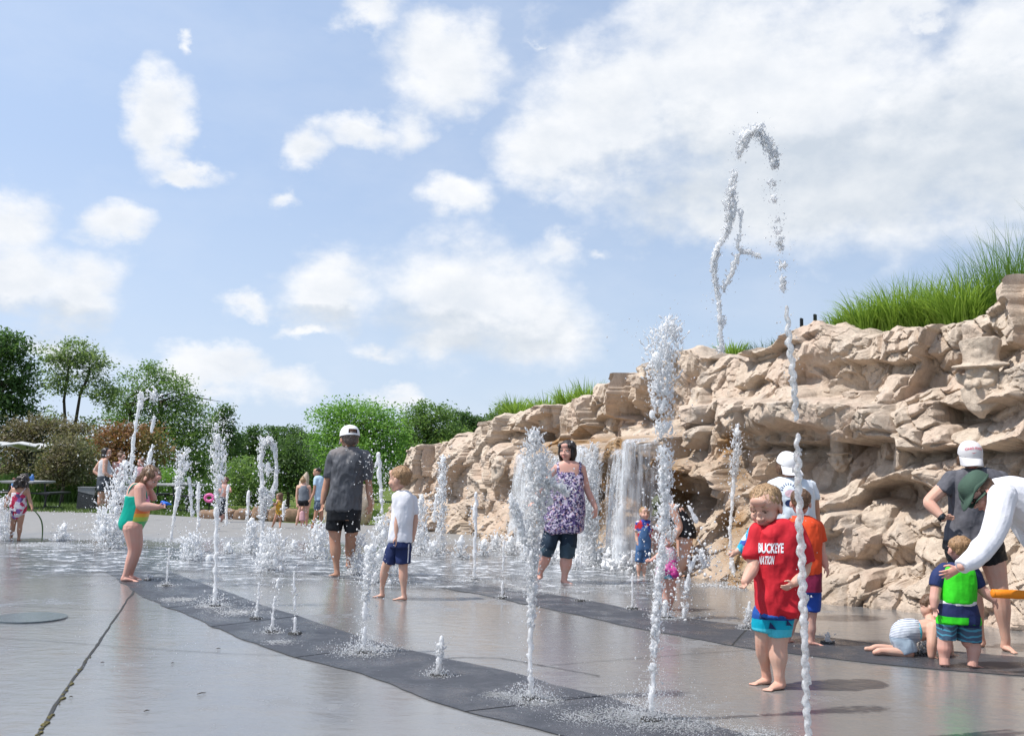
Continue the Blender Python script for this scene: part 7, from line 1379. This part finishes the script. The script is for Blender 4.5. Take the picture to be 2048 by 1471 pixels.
jet('short glassy spurt left of the boy in red, on the rear band', (1497, 1258), [[(1496, 1258, 8), (1498, 1230, 7.5), (1499, 1204, 5)]], 46, 7, 26, mat=M_CLEAR)
jet('tiny spurt on the rear band right of the child in orange-red', (1655, 1286), [[(1655, 1286, 6.5), (1656, 1274, 6), (1657, 1266, 3)]], 22, 5, 10, mat=M_CLEAR)
jet('splash bubbling up under the crawling child', (1846, 1308), [[(1844, 1308, 10), (1848, 1292, 11), (1852, 1282, 6)]], 50, 9, 20, mat=M_CLEAR)
jet('tiny splash by the toes of the girl in teal', (297, 1160), [[(296, 1158, 6), (298, 1152, 5)]], 20, 5, 8, mat=M_CLEAR)
for (x, y, h, w, lab) in [(815, 1098, 34, 12, 'low white bubbler right behind the boy in white'), (866, 1112, 30, 13, 'low white bubbler left of the slender lumpy jet'), (921, 1116, 44, 13, 'low white bubbler left of the thin jet by the jagged boulders'), (966, 1110, 30, 12, 'low white bubbler right of the thin jet by the jagged boulders'), (992, 1100, 34, 11, 'low white bubbler at the foot of the square pillar rock'), (1022, 1108, 36, 13, 'low white bubbler left of the wide-headed jet'), (1052, 1122, 34, 12, 'low white bubbler under the wide-headed jet'),
                        (1100, 1128, 28, 12, 'low white bubbler between the legs of the woman in the tunic'), (1152, 1140, 30, 13, 'low white bubbler right of the legs of the woman in the tunic'), (1215, 1136, 40, 14, 'pointed white bubbler under the middle of the waterfall'), (1248, 1142, 30, 13, 'low white bubbler left of the child in overalls'), (455, 1108, 22, 11, 'low white bubbler behind the bursting jet'), (585, 1104, 22, 11, 'low white bubbler right of the wide boil')]:
    jet(lab, (x, y), [[(x, y, w), (x + 1, y - h * .5, w * .75), (x + 3, y - h, w * .3)]], 55, 9, 26, group='low bubblers of the ground fountain', cat='bubbler')

# waterfalls over the ledge
M_FALL, t, b = material('falling_water'); oc = t.obj(); mpx = t.scale(oc, (16, 16, 1.1)); n = t.noise(mpx, 1.6, 5, .7); b.inputs['Base Color'].default_value = (.92, .95, .98, 1); b.inputs['Roughness'].default_value = .15; b.inputs['Transmission Weight'].default_value = .35; b.inputs['IOR'].default_value = 1.33
t.set(b.inputs['Normal'], t.bump(n, .9, .02)); tp = t.n('ShaderNodeBsdfTransparent'); ms = t.n('ShaderNodeMixShader'); at_ = t.n('ShaderNodeAttribute', attribute_name='tint'); s_ = t.n('ShaderNodeSeparateColor'); t.set(s_.inputs[0], at_.outputs['Color'])
t.set(ms.inputs[0], t.rng(t.math('ADD', n, t.math('MULTIPLY', s_.outputs[0], .4)), .47, .80, 0, .8)); t.L.new(tp.outputs[0], ms.inputs[1]); t.L.new(b.outputs[0], ms.inputs[2]); t.L.new(ms.outputs[0], m_out := M_FALL.node_tree.nodes['Material Output'].inputs[0])
PXw, PYw = proj(PV)
def fall(x0, x1, ytop, label, base_foam=30, drops=300):
    cols = [i for i in range(NSC) if x0 <= PXw[i, int(NT_ * .5)] <= x1]; cols = cols[::max(1, len(cols) // 44)]
    Vs, dn = [], []; lips = []
    for i in cols:
        js = [j for j in range(NT_) if abs(PYw[i, j] - ytop) < 26]
        j = min(js, key=lambda jj: (PV[i, jj, 0] * NXs[i] + PV[i, jj, 1] * NYs[i])) if js else int(NT_ * .6)
        lips.append(PV[i, j])
    lips = smoothline(np.array(lips), 6); nn = len(cols); K = 46
    nx = np.array([NXs[i] for i in cols]); ny = np.array([NYs[i] for i in cols]); e = np.linspace(0, 1, nn)
    rows_ = []
    for k_ in range(K):
        if k_ < 6: f = (5 - k_) / 5; q = lips.copy(); q[:, 0] += nx * .3 * f; q[:, 1] += ny * .3 * f; q[:, 2] += .03 + .03 * f; out = 0
        else:
            f = (k_ - 5) / (K - 6); q = lips.copy(); z = (lips[:, 2] + .03) * (1 - f) + .01 * f; out = .03 + .16 * math.sqrt(f) ; q[:, 0] -= nx * out; q[:, 1] -= ny * out; q[:, 2] = z
        st_ = vnoise(np.c_[e * nn * .45, np.full(nn, k_ * .06), np.full(nn, x0)], 3) * .035; q[:, 0] -= nx * st_; q[:, 1] -= ny * st_; rows_.append(q)
    V = np.stack(rows_, 1); vi = np.arange(nn * K).reshape(nn, K); F = np.stack([vi[:-1, :-1], vi[1:, :-1], vi[1:, 1:], vi[:-1, 1:]], -1).reshape(-1, 4)
    org = np.array([V[nn // 2, -1, 0], V[nn // 2, -1, 1], 0]); root = empty('waterfall', org, label=label, cat='waterfall', group='waterfalls over the rock ledge')
    V2 = V.reshape(-1, 3) - org; me = new_mesh('water_sheet', V2, F, True); ca = me.attributes.new('tint', 'FLOAT_COLOR', 'POINT')
    edge = np.minimum(e, 1 - e)[:, None] * 5; edge = np.clip(edge, 0, 1); dn = (np.linspace(.2, .75, K)[None] * edge + .1 * rw.normal(size=(nn, 1)) - .25 * (1 - edge))
    ca.data.foreach_set('color', np.stack([dn, dn, dn, dn * 0 + 1], -1).astype(np.float32).ravel()); link('water_sheet', me, M_FALL, root)
    V3 = V2 + np.c_[-np.repeat(nx, K) * .05, -np.repeat(ny, K) * .05, 0 * V2[:, 0]]; V3[:, :2] += (.015 * vnoise(V3 * 9, 6))[:, None]; me = new_mesh('water_sheet', V3, F, True); ca = me.attributes.new('tint', 'FLOAT_COLOR', 'POINT'); ca.data.foreach_set('color', np.stack([dn, dn, dn, dn * 0 + 1], -1).astype(np.float32).ravel()); link('water_sheet', me, M_FALL, root)
    ii = rw.integers(0, nn, drops); ff = rw.uniform(0, 1, drops) ** .6; kk = org[1] / FPX; P0 = lips[ii].copy(); ou = .05 + .22 * np.sqrt(ff) + .05 * rw.normal(size=drops); P0[:, 0] -= nx[ii] * ou; P0[:, 1] -= ny[ii] * ou; P0[:, 2] = P0[:, 2] * (1 - ff) + .02; q = kk * rw.uniform(.35, 1.15, drops)
    V, F = balls(P0, np.c_[q, q, q * 2.2]); link('droplets', new_mesh('droplets', V - org, F, True), M_DROP, root, kind='stuff')
    nf = 700; ii = rw.integers(0, nn, nf); C = np.c_[lips[ii, 0] - nx[ii] * (.2 + .12 * rw.normal(size=nf)), lips[ii, 1] - ny[ii] * (.2 + .12 * rw.normal(size=nf)), np.abs(rw.normal(size=nf)) * .09]; q = rw.uniform(.008, .028, nf)
    link('foam', liquid(C, np.c_[q, q, q * 1.1], 'foam', .009, org), M_WHITE, root, kind='stuff')
    return root
fall(1032, 1092, 893, 'thin water veil left of the woman in the floral tunic, over the pillar edge', drops=160)
fall(1112, 1222, 893, 'waterfall pouring over the ledge behind the woman in the floral tunic', drops=420)
fall(1228, 1352, 880, 'broadest waterfall, pouring over the ochre ledge behind the broad frothy jet', drops=520)
Dw = float(P[int(np.abs(cx_[np.searchsorted(gs, sv)[:0]].sum())) if False else int(np.argmin(np.abs(PXw[:, 60] - 1470))), 60, 1]) - .35
jet('narrow stream spilling down the wall left of the woman in the white cap', (1478, 1166), [[(1470, 1160, 8), (1462, 1110, 4), (1460, 1060, 4), (1464, 1010, 5), (1468, 960, 7), (1472, 910, 9), (1474, 870, 8), (1476, 850, 4)]], 260, 14, 60, mat=M_CLEAR, D=Dw, cat='waterfall', group='waterfalls over the rock ledge', name='waterfall', dens=1.3)
# foam flakes and the sheet of running water
for (x, y, rx, n) in [(260, 1120, 90, 380), (420, 1128, 120, 520), (560, 1140, 110, 460), (640, 1130, 90, 380), (700, 1150, 70, 260), (850, 1135, 90, 360), (960, 1160, 110, 420), (1060, 1180, 90, 340), (1150, 1180, 90, 300), (1240, 1170, 90, 300), (1180, 1150, 120, 420), (160, 1092, 90, 300), (90, 1088, 70, 220), (60, 1090, 60, 160), (380, 1080, 90, 240), (520, 1090, 110, 300), (1000, 1392, 50, 260), (1070, 1402, 80, 520), (1250, 1432, 120, 620), (1380, 1450, 130, 620), (1160, 1436, 90, 360), (1520, 1470, 100, 320), (1300, 1440, 60, 400), (760, 1300, 70, 260), (470, 1225, 80, 260), (360, 1200, 60, 140), (560, 1285, 50, 120), (1480, 1175, 60, 200), (1420, 1170, 50, 120)]:
    foam_at(x, y, rx, int(n * 2.6), gp(x, y)[1] / FPX)
V, F = balls(np.concatenate(FOAM_C), np.concatenate(FOAM_R)); link('foam_flecks', new_mesh('foam_flecks', V, F, True), M_WHITE, kind='stuff')
# fine airborne spray around the fountains
n = 1500; xs = rw.uniform(150, 1500, n); ys = rw.uniform(1000, 1400, n); Ds = np.array([gp(x, max(1080, y))[1] for x, y in zip(xs, ys)]) + rw.uniform(-.4, .4, n); C = np.array([at(x, y - rw.uniform(0, 130), d) for x, y, d in zip(xs, ys, Ds)]); C[:, 2] = np.maximum(C[:, 2], .01); q = Ds / FPX * rw.uniform(.25, .7, n)
V, F = balls(C, q); link('spray', new_mesh('spray', V, F, True), M_DROP, kind='stuff')
M_FILM, t, b = material('running_water'); oc = t.obj(); n1 = t.noise(t.scale(oc, (1, 1, 1)), 5.0, 6, .62); n2 = t.noise(oc, 22, 4, .6); b.inputs['Base Color'].default_value = (.16, .18, .205, 1); b.inputs['Roughness'].default_value = .06; b.inputs['Specular IOR Level'].default_value = .7
bn = t.bump(n1, .55, .05); bn = t.bump(n2, .35, .012, bn); t.set(b.inputs['Normal'], bn)
fo = t.n('ShaderNodeBsdfDiffuse'); fo.inputs[0].default_value = (.85, .88, .92, 1); mf = t.n('ShaderNodeMixShader'); t.set(mf.inputs[0], t.math('MULTIPLY', t.rng(n1, .48, .62), t.rng(n2, .42, .58, .1, 1))); t.L.new(b.outputs[0], mf.inputs[1]); t.L.new(fo.outputs[0], mf.inputs[2])
tp = t.n('ShaderNodeBsdfTransparent'); ms = t.n('ShaderNodeMixShader'); at_ = t.n('ShaderNodeAttribute', attribute_name='cover'); t.set(ms.inputs[0], t.rng(t.math('ADD', at_.outputs['Fac'], t.math('MULTIPLY', t.math('SUBTRACT', t.noise(oc, 1.3, 5, .6), .5), 1.7)), .25, .8, 0, .75)); t.L.new(tp.outputs[0], ms.inputs[1]); t.L.new(mf.outputs[0], ms.inputs[2]); t.L.new(ms.outputs[0], M_FILM.node_tree.nodes['Material Output'].inputs[0])
nx_, ny_ = 90, 40; UU, VV = np.meshgrid(np.linspace(0, 1, nx_), np.linspace(0, 1, ny_), indexing='ij')
Q = np.array([[gp(-60 + 1480 * u, (1068 + 30 * u) + (96 + 30 * u) * v, .0135) for v in np.linspace(0, 1, ny_)] for u in np.linspace(0, 1, nx_)]).reshape(-1, 3)
me = new_mesh('water_film', Q, (lambda vi: np.stack([vi[:-1, :-1], vi[1:, :-1], vi[1:, 1:], vi[:-1, 1:]], -1).reshape(-1, 4))(np.arange(nx_ * ny_).reshape(nx_, ny_)), True); ca = me.attributes.new('cover', 'FLOAT', 'POINT'); ca.data.foreach_set('value', np.clip(np.minimum(np.minimum(UU, 1 - UU) * 6, np.minimum(VV * 2.4, (1 - VV) * 1.5)), 0, .85).astype(np.float32).ravel())
link('water_film', me, M_FILM, kind='structure')
